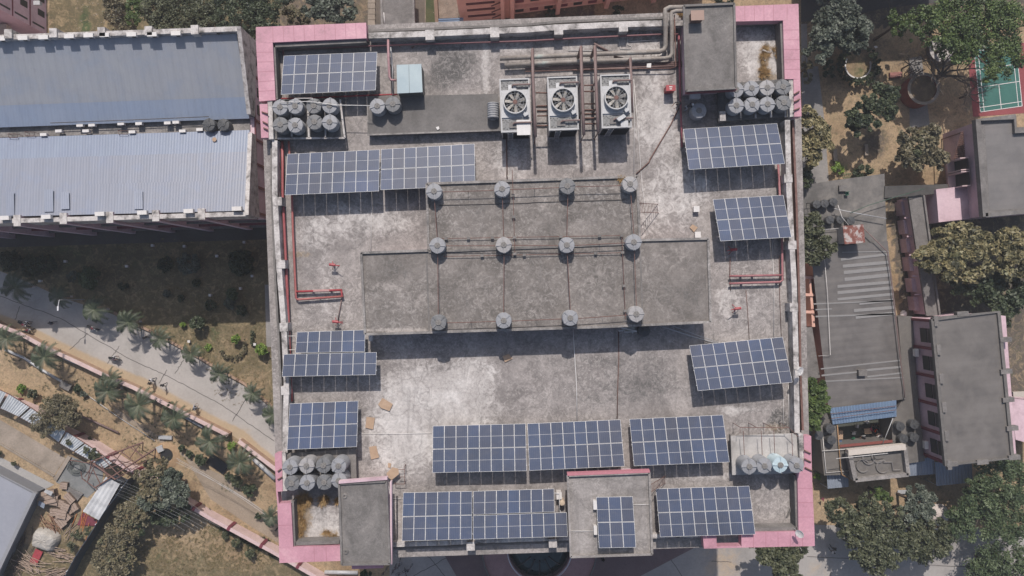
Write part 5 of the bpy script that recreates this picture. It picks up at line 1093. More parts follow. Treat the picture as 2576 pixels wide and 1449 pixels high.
# building at the right edge, upper
eb_ = thing('grey_roof_building', 'grey roofed pink building at the right edge beside the badminton court', 'building', W(2500,430,0))
Z3 = 8.5
m = MB(); P3_ = [t41(1840,925),t41(2090,905),t41(2100,1010),t41(2500,990)]+[t42(2500,110),t42(1880,190)]
m.pd([t41(1815,900),t41(2115,870),t41(2120,960),t41(2500,950)]+[t42(2500,130),t42(1880,190)], Z3-.5, Z3-.8); m.build('roof_slab', slab_grey, eb_)
shr = corr_mat('ribbed_grey_roof', [(.13,.122,.118),(.155,.146,.14),(.175,.163,.155)], .9, 'Y', rot=-.06, dirt=.4)
m = MB(); m.pd([t41(1878,950),t41(2085,918),t41(2100,1020),t41(2500,990)]+[t42(2500,100),t42(1915,140)], Z3-.49, Z3-.5); m.build('roof', shr, eb_)
m = MB(); line_strip([t42(1885,185),t41(1828,905),t41(2105,880),t41(2110,985),t41(2500,965)], .7, Z3, m, .8); line_strip([t42(1885,175),t42(2500,118)], .55, Z3, m, .8); m.build('parapet', slab_grey, eb_)
# its wall comes straight down below the roof edge
m = MB(); m.pd([t41(1830,915),t41(2110,885),t41(2120,970),t41(2500,965)]+[t42(2500,125),t42(1885,180)], Z3-.81, 0); m.build('wall', pinkwall, eb_)
w0, w1 = W(*t41(1830,915), Z3), W(*t42(1885,180), Z3); dW = (w1-w0); aW = math.atan2(dW.y, dW.x); nW = Vector((dW.y, -dW.x, 0)).normalized(); nW = nW if nW.x < 0 else -nW
for tt, ln in ((.42, 1.7), (.56, 2.0)):
    c = w0.lerp(w1, tt)+nW*.05; m = MB(); m.box(c.x, c.y, 3.2, ln, .2, 2.6, aW); f = m.build('window', darkm, eb_)
    m = MB(); 
    for sg in (-1, 1): m.box(c.x+math.cos(aW)*sg*ln*.55+nW.x*.5, c.y+math.sin(aW)*sg*ln*.55+nW.y*.5, 3.0, .14, 1.2, 3.0, aW)
    m.box(c.x+nW.x*.5, c.y+nW.y*.5, 3.0, ln*1.1-.14, 1.2, .12, aW); m.build('window_surround', plain('cream_pink', (.55,.42,.42), .7), f.parent)
# pink terrace block below
pb = thing('pink_terrace', 'plain pink flat terrace beside the grey roofed building at the right', 'terrace', W(2410,510,0)); m = MB(); m.pd([t42(1510,-20),t42(1850,-60),t42(1870,190),t42(1530,228)], 4.4, 0); m.build('terrace_slab', pinkwall, pb)
lt = thing('lattice_screen', 'dark brown lattice roof beside the grey roofed building', 'lattice', W(2430,360,0)); m = MB()
La, Lb, Lc, Ld = t41(1700,1000), t41(1810,960), t41(1825,1170), t41(1640,1210)
for k in range(15): s = k/14; m.tube([W(*lerp(La,Lb,s),4.5), W(*lerp(Ld,Lc,s),4.5)], .045, 4); m.tube([W(*lerp(La,Ld,s),4.55), W(*lerp(Lb,Lc,s),4.55)], .045, 4)
m.build('lattice', rust, lt); m = MB(); m.slab([W(*La,4.3),W(*Lb,4.3),W(*Lc,4.3),W(*Ld,4.3)], .04); m.build('backing_sheet', mottled('lattice_back', [(.06,.035,.035),(.1,.06,.06)], 1, 5), lt)
for p_ in (La, Lb, Lc, Ld): q = W(*p_, 4.4); m = MB(); m.tube([q,(q.x,q.y,0)], .08, 6); m.build('post', rust, lt)
# two storey building lower right
Z4 = 9.2; tb_ = thing('two_storey_building', 'two storey pink building with a ribbed grey roof and a row of dark windows', 'building', W(2440,980,0))
rp = [t42(1485,960),t42(1985,905),t43(2090,560),t43(1590,615)]
m = MB(); m.pd(rp, Z4-.25, Z4-.6); m.build('roof', corr_mat('ribbed_roof', [(.105,.097,.09),(.135,.124,.114),(.155,.143,.132)], .8, 'Y', rot=-.08, dirt=.45), tb_)
m = MB(); m.pd([t42(1500,972),t42(1960,925),t43(2070,550),t43(1600,600)], Z4-.61, 0); m.build('wall', pinkwall, tb_)
m = MB(); line_strip([rp[0],rp[3],rp[2],rp[1],rp[0]], .45, Z4, m, .5); m.build('parapet', mottled('parapet_grey', [(.1,.095,.09),(.17,.16,.15)], .8, 6), tb_)
e0, e1 = W(*t42(1500,972), Z4-.6), W(*t43(1600,600), Z4-.6); dd = e1-e0; aD = math.atan2(dd.y, dd.x); nD = Vector((dd.y,-dd.x,0)).normalized(); nD = nD if nD.x < 0 else -nD; Ld_ = math.hypot(dd.x, dd.y)
for i in range(5):
    c = e0.lerp(e1, (i+.5)/5+.01)+nD*.04
    for off, w_ in ((-.35, .95), (.75, .55)):
        m = MB(); m.box(c.x+math.cos(aD)*off*.0+nD.x*.0, c.y, 5.1+(0 if off < 0 else 0), .1, .1, .1, aD); m = MB()
        m.box(c.x, c.y+.0, 5.2 if off < 0 else 6.9, 1.9, .14, 1.45 if off < 0 else .75, aD); m.build('window', darkm, tb_)
for i in range(6):
    c = e0.lerp(e1, i/5)+nD*.12; m = MB(); m.box(c.x, c.y, 0, .35, .3, Z4-.62, aD); m.build('pilaster', maroon, tb_)
    c = e0.lerp(e1, i/5)+nD*.1; m = MB(); m.box(c.x-.1, c.y, Z4-.4, .55, 1.3, .5, aD+math.pi/2); m.build('rafter_end', slab_grey, tb_)
m = MB(); c = e0.lerp(e1, .5)+nD*.1; m.box(c.x, c.y, 8.0, Ld_, .22, .35, aD); m.build('wall_band', maroon, tb_)
for x, y in ((t42(2025,1115)),(t42(2030,1355)),(t43(2045,120)),(t43(2075,335)),(t43(2090,555)),(t43(1850,590)),(t43(1620,605)),(t42(1700,920))): q = W(x, y, Z4); m = MB(); m.box(q.x+.2, q.y, Z4-.7, 1.5, .6, .76, .08); m.build('rafter_end', slab_grey, tb_)
m = MB(); m.pd([t42(1990,930),t42(2035,935),t43(2115,540),t43(2080,545)], 8.0, 7.6); m.build('sunshade_ledge', pinkwall, tb_)
boxy('white air conditioner on the wall of the two storey building, upper', t42, 1365, 1213, .45, 1.0, .6, whitem, base=4.2, name='outdoor_unit', cat='outdoor unit')
boxy('white air conditioner on the wall of the two storey building, lower', t43, 1440, 462, .45, 1.0, .6, whitem, base=4.2, name='outdoor_unit', cat='outdoor unit')
rw = thing('pink_side_wall', 'pink wall at the far right edge with a cream top', 'wall', W(2560,1050,0)); m = MB(); m.pd([t43(2075,105),t43(2400,150),t43(2400,500),t43(2110,420)], 6, 0); m.build('wall', pinkwall, rw); m = MB(); m.pd([t43(2090,60),t43(2400,50),t43(2400,110),t43(2095,95)], 6.3, 6.01); m.build('ledge', plain('cream_ledge', (.45,.4,.35), .8), rw)
# service block with courtyard
sv = thing('service_block', 'grey flat roofed service block with an open courtyard below the long shed', 'building', W(2190,1120,0)); Z5 = 3.6; sr = mottled('service_roof', [(.1,.092,.085),(.135,.125,.115),(.17,.155,.14)], .35, 4, grit=.2)
for poly in ([t42(1220,940),t42(1330,938),t42(1362,1449),t43(1425,582),t43(1305,600),t43(1285,470),t43(1180,430),t43(1175,250),t43(1260,115),t42(1265,1449)],
             [t43(690,210),t43(720,310),t43(765,310),t43(785,475),t43(1180,432),t43(1285,471),t43(1300,560),t43(850,600),t43(850,685),t43(665,690),t43(635,400),t43(600,330)]):
    m = MB(); m.pd(poly, Z5, 0); m.build('roof', sr, sv)
m = MB(); m.pd([t43(720,300),t43(1176,258),t43(1182,432),t43(778,478)], .06, .0); m.build('courtyard_floor', mottled('court_floor', [(.05,.055,.045),(.09,.095,.08)], .5, 5), sv)
m = MB(); line_strip([t43(785,470),t43(1182,432)], .35, Z5+.15, m, .15); line_strip([t43(1178,250),t43(1182,432)], .12, Z5-.4, m, 1.5); m.build('courtyard_edge', plain('red_brown_edge', (.2,.06,.05), .8), sv)
wt = thing('concrete_cistern', 'raised concrete cistern box with curved curbs on its floor', 'cistern', W(2205,1168,0)); ZT = 5.6
m = MB(); k_ = [t43(848,512),t43(1280,470),t43(1308,690),t43(900,738)]; m.pd(k_, ZT-.7, 0); m.build('floor_slab', sr, wt)
m = MB(); line_strip([t43(850,520),t43(1282,476)], .75, ZT+.02, m, .9); m.build('parapet', plain('cream_top', (.52,.47,.42), .8), wt)
m = MB(); line_strip([t43(1278,478),t43(1303,688)], .5, ZT, m, .9); line_strip([t43(902,728),t43(1303,686)], .5, ZT, m, .9); line_strip([t43(858,520),t43(905,728)], .6, ZT, m, .9); m.build('parapet', concrete, wt)
for x, y, a0_, a1_ in ((960,620,.3,5.6),(1005,560,2.6,6.6),(1075,548,2.4,5.4),(1110,625,1.2,5.8)): 
    q = W(*t43(x, y), ZT-.5); m = MB(); m.tube([(q.x+.85*math.cos(a0_+(a1_-a0_)*k/14), q.y+.85*math.sin(a0_+(a1_-a0_)*k/14), ZT-.6) for k in range(15)], .12, 6); m.build('curb', slab_grey, wt)
m = MB(); m.tube([W(*t43(a, b), ZT-.6) for a, b in ((1110,590),(1175,590),(1185,650),(1240,648))], .12, 6); m.build('curb', slab_grey, wt)
def shelter(lb, P4, z, mat, pitch=.4, dz=0):
    t = thing('sheet_shelter', lb, 'shelter', W(*P4[0], 0)); zz = [z+dz, z+dz, z, z]
    corrugated('roof', [W(*p, a) for p, a in zip(P4, zz)], pitch, .05, mat, t)
    for p, a in zip(P4, zz): q = W(*lerp(p, (sum(x[0] for x in P4)/4, sum(x[1] for x in P4)/4), .06), a-.1); m = MB(); m.tube([q,(q.x,q.y,0)], .06, 6); m.build('post', galv, t)
bsh = corr_mat('blue_sheet', [(.16,.23,.34),(.2,.28,.38)], .4, 'X'); gsh = corr_mat('blue_grey_sheet_roof', [(.19,.22,.27),(.23,.26,.31)], .4, 'X')
shelter('blue corrugated shelter roof between the long shed and the courtyard', [t43(705,182),t43(1210,122),t43(1212,246),t43(730,306)], 3.9, bsh, dz=.6)
m = MB()
for a, b in ((t43(715,225),t43(1210,165)),(t43(722,260),t43(1210,195))): line_strip([a, b], .07, 4.55, m, .05)
tag(m.build('roof_batten', rust), 'thin rusty battens across the blue shelter roof', 'batten')
shelter('small grey-blue corrugated shelter below the service block at its left', [t43(685,690),t43(848,680),t43(850,776),t43(692,790)], 2.6, gsh)
shelter('grey-blue corrugated shelter between the cistern and the two storey building', [t43(1300,602),t43(1492,540),t43(1502,680),t43(1308,695)], 2.9, gsh, dz=.3)
shelter('largest grey-blue corrugated shelter, below the two storey building', [t43(1500,590),t43(1778,598),t43(1787,742),t43(1512,770)], 3.0, gsh, dz=.4)
for i, (x, y, lb) in enumerate(((715,340,'upper dark tank left of the courtyard'),(725,425,'lower dark tank left of the courtyard'),(628,390,'half hidden dark tank at the left corner of the service block'),(1245,322,'upper left tank of the four right of the courtyard'),(1350,307,'upper right tank of the four right of the courtyard'),(1270,415,'lower left tank of the four right of the courtyard'),(1350,405,'lower right tank of the four right of the courtyard'))):
    tank(*t43(x, y), Z5+.05, lb, 'dark tanks of the service block', 'd', .86)
pipe('long ochre pipe running down the roof left of the courtyard', z3(t43, [(765,310),(775,450),(790,640),(800,685),(870,722)], Z5+.25), .08, plain('ochre_pipe', (.3,.18,.09), .6))
pipe('white pipe across the service block above the cistern', z3(t43, [(650,505),(1000,480),(1225,462)], Z5+.3), .045, whitem)
pipe('white pipe outline on the left part of the service roof', z3(t43, [(655,400),(680,670),(850,655)], Z5+.2), .045, whitem)
pipe('white pipe above the cistern box', z3(t43, [(755,563),(1145,523)], ZT+.5), .045, whitem)
pipe('grey pole slanting across the courtyard corner', [(*t43(1185,258),4.5),(*t43(1100,468),3.8)], .05, galv)
for i, (x, y, s, mt) in enumerate(((890,370,.1,whitem),(915,318,1.3,whitem),(885,415,.5,green_m),(960,400,.2,galv),(1030,370,2.1,darkm),(1120,345,.3,galv),(1025,425,.4,darkm),(1075,400,.6,whitem),(1155,410,.2,maroon),(990,285,.8,whitem))):
    chair(['white chair left in the courtyard','white tilted chair near the blue shelter','green chair low in the courtyard','grey chair in the middle of the courtyard','dark chair beside the seated group','grey chair at the courtyard right side','dark chair at the lower side of the courtyard','white chair below the seated group','maroon chair in the right corner of the courtyard','white chair at the shelter edge'][i], *t43(x, y), .06, mt, s)
t = thing('table', 'brown table in the courtyard beside the seated group', 'table', W(*t43(995,355), .06)); q = W(*t43(995,355), .8); m = MB(); m.box(q.x,q.y,.78,1.0,.75,.05,.1); m.build('tabletop', card, t)
for a, b in ((-.4,-.3),(.4,-.3),(.4,.3),(-.4,.3)): m = MB(); m.box(q.x+a,q.y+b,.06,.06,.06,.72,.1); m.build('leg', rust, t)
t = thing('cupboard', 'tall brown and blue cupboard at the left of the courtyard', 'cupboard', W(*t43(790,400), .06)); q = W(*t43(790,385), 1.3); m = MB(); m.box(q.x,q.y,.06,.6,1.2,1.3); m.build('body', card, t); m = MB(); m.box(q.x,q.y-1.0,.06,.5,.75,1.1); m.build('blue_cabinet', plain('blue_cab', (.08,.12,.2), .5), t)
# ------------------------------------------------------------------ garden objects at the upper right
def ring(lb, u, v, z, r, th, h, mats, a0=0, a1=None, name='ring_planter', cat='planter'):
    p = W(u, v, z); t = thing(name, lb, cat, (p.x, p.y, 0)); m = MB()
    m.lathe([(r-th,0),(r-th,h),(r,h),(r,0)], 40, (p.x,p.y,0), a0=a0, a1=a1); m.build('wall', mats[0], t)
    m = MB(); m.lathe([(r-th-.03,h+.003),(r-th-.03,h+.08),(r+.03,h+.08),(r+.03,h+.003)], 40, (p.x,p.y,0), a0=a0, a1=a1); m.build('coping', mats[1], t); return t, p
ring('round red brick planter wall with a pale rim round the bare tree', *t41(1415,670), 2.2, 2.25, .35, 2.2, (brick_red, slab2))
qq = W(*t41(1415,670), 2.2); m = MB(); m.lathe([(1.95,1.95),(0,2.0)], 30, (qq.x,qq.y,0)); tag(m.build('planter_soil', mottled('planter_earth', [(.12,.08,.05),(.24,.17,.1)], 1.2, 7, grit=.4)), 'brown earth filling the red brick planter', 'soil')
ring('thin pale ring kerb set in the ground inside a ring of hedge', *t41(915,497), 0, 1.9, .12, .2, (parapet_m, whitem), 2.6, 6.6, 'ring_kerb', 'kerb')
ring('grey ring pedestal under the large green tree', *t41(1560,370), .8, 1.9, .5, .8, (slab_grey, parapet_m))
p = W(*t41(1560,370), .8); m = MB(); m.lathe([(1.4,.5),(0,.5)], 32, (p.x,p.y,0)); tag(m.build('pedestal_slab', parapet_m), 'pale round slab inside the grey ring pedestal', 'slab')
t = thing('brick_bench', 'red brick block seat between the hedge ring and the red planter', 'bench', W(*t41(1210,565), 0)); q = W(*t41(1210,562), .5); m = MB(); m.box(q.x,q.y,.0,1.7,.7,.45,.05); m.build('seat', mottled('red_seat', [(.3,.13,.11),(.4,.2,.17)], 1, 5), t); m = MB(); m.box(q.x,q.y-.3,.02,1.6,.2,.3,.05); m.build('base', brick_red, t)
def bench(lb, f, x, y, sx, sy, rz):
    q = W(*f(x, y), .45); t = thing('garden_bench', lb, 'bench', (q.x, q.y, 0)); m = MB(); m.box(q.x,q.y,.4,sx,sy,.08,rz); m.build('seat', slab2, t)
    for sg in (-.35,.35): m = MB(); m.box(q.x+(sg*sx if sx > sy else 0),q.y+(sg*sy if sy > sx else 0),0,.35,.3,.4,rz); m.build('leg', concrete, t)
bench('pale stone bench in the shade under the brown tree, left one', t41, 750, 1170, .55, 1.7, .06); bench('stone bench in deep shade under the brown tree, right one', t41, 985, 1130, .5, 1.6, .06)
t = thing('metal_rack', 'row of thin posts beside the bare tree', 'posts', W(*t41(1320,530),0))
for k in range(4): q = W(*t41(1270+k*32,555), 0); m = MB(); m.tube([(q.x,q.y,0),(q.x,q.y,1.8)], .07, 6); m.build('post', rust, t)
t = thing('garden_ladder', 'green ladder-like grating at the edge of the paved strip', 'grating', W(*t41(845,1320),0)); m = MB()
for k in range(6): m.tube([W(*t41(800+k*15,1318-k*3),.15), W(*t41(815+k*15,1345-k*3),.15)], .03, 4)
m.tube([W(*t41(795,1320),.15),W(*t41(885,1303),.15)], .03, 4); m.tube([W(*t41(810,1345),.15),W(*t41(900,1330),.15)], .03, 4); m.build('grating', green_m, t)
flatbit('white cloth snagged near the hedge ring', t41, [(1040,350),(1058,345),(1072,355),(1055,365)], 1.2, whitem, 'cloth_scrap', 'cloth')
# ------------------------------------------------------------------ lower left: walls, pipes, yard
palepink = mottled('weathered_pink_wall', [(.46,.34,.32),(.56,.42,.4),(.62,.49,.46)], .5, 6, grit=.2); tan_m = mottled('tan_kerb', [(.3,.19,.13),(.42,.3,.22)], .9, 7, grit=.3)
rwll = thing('roadside_wall', 'low pink wall with chequered kerb tiles along the lower side of the road', 'wall', W(300,950,0))
rp_ = [(-120,755),(0,820),(47,838),(113,874),(200,914),(277,951),(333,974),(440,1028),(573,1095)]
m = MB(); line_strip(rp_, .45, 1.3, m, 1.3); m.build('wall', tan_m, rwll); m = MB(); line_strip(rp_, .55, 1.38, m, .075); m.build('coping', palepink, rwll)
m = MB(); rp2 = [(600,1110),(692,1180),(800,1255)]; line_strip(rp2, .45, 1.3, m, 1.3); m.build('wall', tan_m, rwll); m = MB(); line_strip(rp2, .55, 1.38, m, .075); m.build('coping', palepink, rwll)
kt = MB(); kt2 = MB(); cu = 0
def along(pts, step):
    P = [np.array(W(*p, 0)[:2]) for p in pts]; out = []
    for a, b in zip(P[:-1], P[1:]):
        n = max(1, int(np.linalg.norm(b-a)/step))
        for i in range(n): out.append((a+(b-a)*(i+.5)/n, math.atan2(*(b-a)[::-1])))
    return out
for i, (c_, a_) in enumerate(along([(x+3, y-7.5) for x, y in rp_[4:]], .5)): (kt if i % 2 else kt2).box(c_[0], c_[1], .02, .48, .3, .14, a_)
for i, (c_, a_) in enumerate(along([(x+3, y-7.5) for x, y in rp2], .5)): (kt if i % 2 else kt2).box(c_[0], c_[1], .02, .48, .3, .14, a_)
kt.build('kerb_tiles', plain('ochre_tile', (.42,.24,.1), .8), rwll); kt2.build('kerb_tiles', plain('pale_tile', (.5,.4,.33), .8), rwll)
lk = thing('lawn_kerb', 'low brown kerb along the lawn side of the road', 'kerb', W(400,850,0)); m = MB(); line_strip([(u+2, v-4) for u, v in R_UP[4:13]], .3, .35, m, .35); m.build('kerb', tan_m, lk)
bw = thing('boundary_wall', 'weathered pale pink boundary wall with maroon bands at the lower left', 'wall', W(300,1140,0))
base = [(-150,900),(13,990),(97,1023),(167,1072),(253,1114),(333,1166),(383,1190),(467,1247),(540,1290),(640,1344),(700,1376),(820,1446),(900,1500)]
up0 = lambda P_, z: [(CU+(u-CU)*HC/(HC-z), CV+(v-CV)*HC/(HC-z)) for u, v in P_]
m = MB(); line_strip(up0(base, 2.0), .3, 2.0, m, 2.0); m.build('wall', palepink, bw); m = MB(); line_strip(up0(base, 2.08), .5, 2.08, m, .079); m.build('coping', mottled('pale_coping', [(.5,.36,.35),(.6,.46,.45)], .7, 6), bw)
for c_, a_ in along(base, 5.2): m = MB(); m.box(c_[0], c_[1], 0, .45, .58, 2.12, a_); m.build('pilaster', maroon, bw)
# ditch pipes and slabs
for lb, a, b, r in (('grey concrete pipe lying beside the roadside wall, upper', (1345,195),(1440,265),.25),('grey concrete pipe lying beside the roadside wall, middle', (1350,220),(1530,325),.22),('long grey pipe leaning at the end of the roadside wall', (1910,560),(2075,715),.32),
                    ('thin brown pipe lying on the sandy ground', (560,215),(895,368),.14),('long pipe lying along the sandy strip at the far left', (-10,440-1449+966+100),(5,600-480),.1)):
    if 'far left' in lb: continue
    pipe(lb, z3(t13, [a, b], .35), r, galv if 'grey' in lb else pipebrown)
pipe('long dark pipe beside the roadside wall at the left', z3(t12, [(40,1190),(180,1250),(330,1350),(500,1449)], .3), .2, galv); pipe('second long dark pipe beside the roadside wall', z3(t12, [(480,1255),(640,1320),(810,1400)], .3), .15, galv)
pipe('grey pipe lying near the bottom edge below the pink cornice', z3(t23, [(640,1420),(890,1424)], .3), .3, galv)
pipe('thin long pipe running down the sandy strip', z3(t13, [(640,70),(880,240),(1170,430)], .2), .05, galv)
for i, (x, y, sx, sy, h, rz, mt, lb) in enumerate(((1245,405,1.9,.5,.4,-.05,galv,'dark trough below the ditch'),(1640,605,3.0,1.5,.3,-.6,darkm,'dark grated pit cover in the sandy ground'),(490,15,1.6,.9,.6,-.5,slab_grey,'grey slab box lying in the sand at the left'),(1125,82,.9,.45,.4,-.3,galv,'white-grey box beside the roadside wall'),(1205,490,.9,.9,.4,.4,galv,'grey box at the end of the truss'))):
    u, v = t13(x, y); p = W(u, v, h); t = thing('yard_box', lb, 'box', (p.x, p.y, 0)); m = MB(); m.box(p.x, p.y, 0, sx, sy, h, rz); m.build('body', mt, t)
q = W(*t13(1255,540), .1); m = MB(); m.lathe([(.9,.03),(1.1,.25),(1.4,.2),(2.0,.02)], 22, (q.x,q.y,0)); tag(m.build('soil_ring', mottled('dug_soil', [(.28,.18,.1),(.4,.28,.17)], 2, 8)), 'rim of dug soil round the open pit', 'soil'); m = MB(); m.lathe([(.92,.05),(0,.04)], 16, (q.x,q.y,0)); tag(m.build('pit_hole', darkm), 'dark open pit in the sandy ground', 'pit')
# corrugated strip roof beside the wall
cg = corr_mat('pale_corrugated', [(.36,.38,.4),(.5,.52,.53)], .35, 'X', rot=.6, rough=.35)
st = thing('strip_shelter', 'long pale corrugated strip roof beside the boundary wall', 'shelter', W(140,1090,0))
up_ = [t13(-200,-40),t13(60,75),t13(230,180),t13(380,285),t13(500,360),t13(640,450),t13(760,530),t13(850,600)]; lo_ = [t13(-230,80),t13(0,180),t13(150,250),t13(320,345),t13(450,445),t13(560,510),t13(680,575),t13(790,640)]
for i in range(7):
    f0, f1 = .03, .94
    a, b = lerp(up_[i],up_[i+1],f0), lerp(up_[i],up_[i+1],f1); c_, d_ = lerp(lo_[i],lo_[i+1],f1), lerp(lo_[i],lo_[i+1],f0)
    corrugated('roof_sheet', [W(*a,2.9),W(*b,2.9),W(*c_,2.6),W(*d_,2.6)], .35, .04, cg, st)
    q = W(*lo_[i], 2.5); m = MB(); m.tube([q,(q.x,q.y,0)], .07, 6); m.build('post', rust, st)
m = MB(); line_strip(lo_, .12, 2.5, m, .15); line_strip(up_, .12, 2.75, m, .15); m.build('purlin', rust, st)
# grey roof at the lower left corner
gb = thing('grey_flat_building', 'plain blue-grey flat roof at the lower left corner', 'building', W(20,1300,0))
gp = [t13(-400,480),t13(0,685),t13(262,822),t13(20,1330),t13(-250,1900),t13(-400,1900)]
m = MB(); m.pd(gp, 2.2, 0); m.build('wall', plain('grey_render', (.17,.175,.19), .8), gb); m = MB(); m.pd([t13(-395,490),t13(0,697),t13(246,828),t13(5,1330),t13(-270,1880),t13(-395,1880)], 2.25, 2.201); m.build('roof', mottled('smooth_grey_roof', [(.23,.24,.275),(.27,.28,.315)], .15, 2, .7, grit=.1), gb)
m = MB(); line_strip([t13(262,822),t13(20,1330),t13(-250,1900)], .5, 2.6, m, .4); line_strip([t13(-400,480),t13(0,685),t13(262,822)], .12, 2.35, m, .15); m.build('parapet', plain('grey_render2', (.24,.245,.26), .8), gb)
# silver roof, navy sheet fence
sv_ = thing('silver_roof_shed', 'small shed with a bright silver sheet roof beside the navy fence', 'shed', W(*t13(780,900),0))
corrugated('roof', [W(*t13(800,700),2.9),W(*t13(905,755),2.9),W(*t13(748,1030),2.6),W(*t13(625,960),2.6)], 1.1, .03, mottled('silver_sheet', [(.4,.4,.4),(.62,.62,.61),(.7,.7,.69)], .5, 3, .42, metal=.25, grit=.12), sv_)
m = MB(); m.pd([t13(800,710),t13(895,760),t13(745,1020),t13(635,955)], 2.5, 0); m.build('wall', plain('navy_sheet2', (.05,.06,.08), .6), sv_)
nf = thing('navy_sheet_fence', 'tall dark navy sheet fence running down from the truss', 'fence', W(*t13(860,920),0)); m = MB(); fb = [t13(1045,680),t13(965,790),t13(865,925),t13(765,1085),t13(655,1250),t13(550,1449),t13(430,1700)]
line_strip(up0(fb, 2.7), .08, 2.7, m, 2.7); m.build('sheet', plain('navy_sheet', (.045,.06,.085), .5), nf)
for i, (c_, a_) in enumerate(along(fb, 2.4)): m = MB(); m.box(c_[0]-.1, c_[1]-.06, 0, .1, .1, 2.9, a_); m.build('post', rust if i % 2 else white_met, nf)
# truss
tr = thing('steel_truss', 'rusty collapsed steel truss leaning over the boundary wall', 'truss', W(*t13(900,620),0))
A1, B1 = [W(*t13(690,585),3.0), W(*t13(1080,440),3.2)], [W(*t13(735,640),4.2), W(*t13(1105,585),2.6)]
segs = [((690,585,3.2),(1080,440,3.4)),((720,780,3.0),(1175,488,3.6)),((700,600,3.2),(870,720,3.4)),((960,465,3.4),(1105,560,3.4)),((800,640,3.3),(1000,575,3.5)),((620,715,2.8),(735,795,3.0)),((610,660,2.8),(620,715,2.8)),((690,585,3.2),(660,740,3.0)),((530,575,2.6),(690,600,3.0)),((1080,440,3.4),(1075,500,0)),((1175,488,3.6),(1165,575,0)),((1105,575,3.3),(1095,625,0)),((870,720,3.4),(1105,580,3.2)),((760,545,3.3),(900,690,3.4)),((840,525,3.3),(980,650,3.3)),((900,500,3.3),(1040,610,3.3)),((1000,470,3.4),(1080,560,3.3)),((660,740,3.0),(720,600,3.2)),((760,760,3.1),(700,640,3.1)),((820,720,3.2),(760,600,3.2)),((740,560,3.3),(640,700,2.9)),((1060,447,3.4),(980,560,3.4)),((930,500,3.3),(860,600,3.3)),((530,575,2.6),(535,612,0)),((620,715,2.8),(640,725,0))]
for i, (a, b) in enumerate(segs): m = MB(); m.tube([W(*t13(a[0],a[1]),a[2]), W(*t13(b[0],b[1]),b[2])], .12 if i < 3 else .065, 5); m.build('beam' if i < 3 else 'brace', rust, tr)
coil = thing('cable_coil', 'coil of grey cable on the cement patch', 'cable coil', W(*t13(575,635),0)); q = W(*t13(575,630), .2); m = MB()
for k in range(7): r = .55+.13*k; m.tube([(q.x+r*math.cos(a*math.pi/12)+random.uniform(-.05,.05), q.y+r*.85*math.sin(a*math.pi/12), .12+.05*((k*5)%4)) for a in range(25)], .045, 5)
m.build('coil', plain('cable_grey', (.12,.13,.125), .7), coil)
cratem = mottled('weathered_crate', [(.22,.16,.12),(.33,.25,.2),(.38,.3,.25)], .9, 7, grit=.3)
cr = [(478,770,.9,.8,.4,'crate lying apart at the top of the crate pile'),(395,880,1.2,1.2,.4,'large crate under the grey sheet at the left'),(345,860,2.2,1.6,.7,'widest pale crate next to the grey building'),(450,905,1.1,.9,.2,'crate at the upper left of the pile'),(520,865,1.3,.8,-.3,'upper right crate of the pile'),(490,930,.9,.9,.1,'dark topped crate in the middle of the pile'),(545,940,.9,1.3,-.5,'narrow crate at the right of the pile'),(410,970,1.1,.9,.5,'crate at the left of the pile'),(460,985,1.2,1.1,.3,'pale crate in the lower middle of the pile'),(455,1040,1.4,1.0,-.4,'lowest crate of the pile'),(500,1010,.8,.9,-.3,'small crate at the lower right of the pile')]
for i, (x, y, sx, sy, rz, lb) in enumerate(cr):
    u, v = t13(x, y); h = .55+.2*(i % 3); p = W(u, v, h); t = thing('crate', lb, 'crate', (p.x, p.y, 0), 'crates piled in the yard'); m = MB(); m.box(p.x, p.y, 0, sx*1.15, sy*1.15, h-.08, rz-.5); m.build('body', mottled('dark_crate', [(.1,.07,.055),(.18,.13,.1)], 1, 6), t)
    m = MB()
    for k in range(3): o_ = (k-1)*sy*.39; m.box(p.x-math.sin(rz-.5)*o_, p.y+math.cos(rz-.5)*o_, h-.08, sx*1.2, sy*.34, .08, rz-.5)
    m.build('lid', cratem, t)
pipe_ = flatbit('dark grey slab lying by the crates', t13, [(490,800),(510,775),(625,830),(580,885)], .3, slab_grey, 'loose_slab', 'slab', .15)
flatbit('grey-blue sheet leaning on the grey building', t13, [(295,880),(340,905),(330,940),(285,915)], 1.2, gsh, 'loose_sheet', 'sheet', .04); flatbit('pale sheet by the widest crate', t13, [(345,795),(400,815),(385,845),(330,815)], 1.5, galv, 'loose_sheet', 'sheet', .04)
tp = thing('tarpaulin_heap', 'lumpy heap covered with a pale grey tarpaulin', 'covered heap', W(*t13(312,1190),0)); q = W(*t13(312,1190), 1.3); vs, fs = [], []
for j in range(9):
    for i in range(28):
        a = i/28*2*math.pi; rr = [0.02,.45,.85,1.15,1.35,1.5,1.62,1.68,1.72][j]; sq = 1/max(abs(math.cos(a)), abs(math.sin(a)))**.6; z = [1.35,1.33,1.3,1.2,1.05,.8,.5,.25,.03][j]+random.uniform(-.05,.05)*(j < 8)
        rr *= sq*(1+.04*math.sin(5*a)); x, y = rr*1.12*math.cos(a), rr*.88*math.sin(a); vs.append((q.x+x*.94-y*-.3, q.y-x*.3+y*.94, z))
for j in range(8):
    for i in range(28): k = (i+1) % 28; fs.append((j*28+i, (j+1)*28+i, (j+1)*28+k, j*28+k))
fs.append(tuple(range(28))); m = MB(); m.add(vs, fs); m.build('tarpaulin', mottled('tarpaulin', [(.3,.28,.25),(.4,.38,.35)], .9, 6, .7, grit=.15), tp)
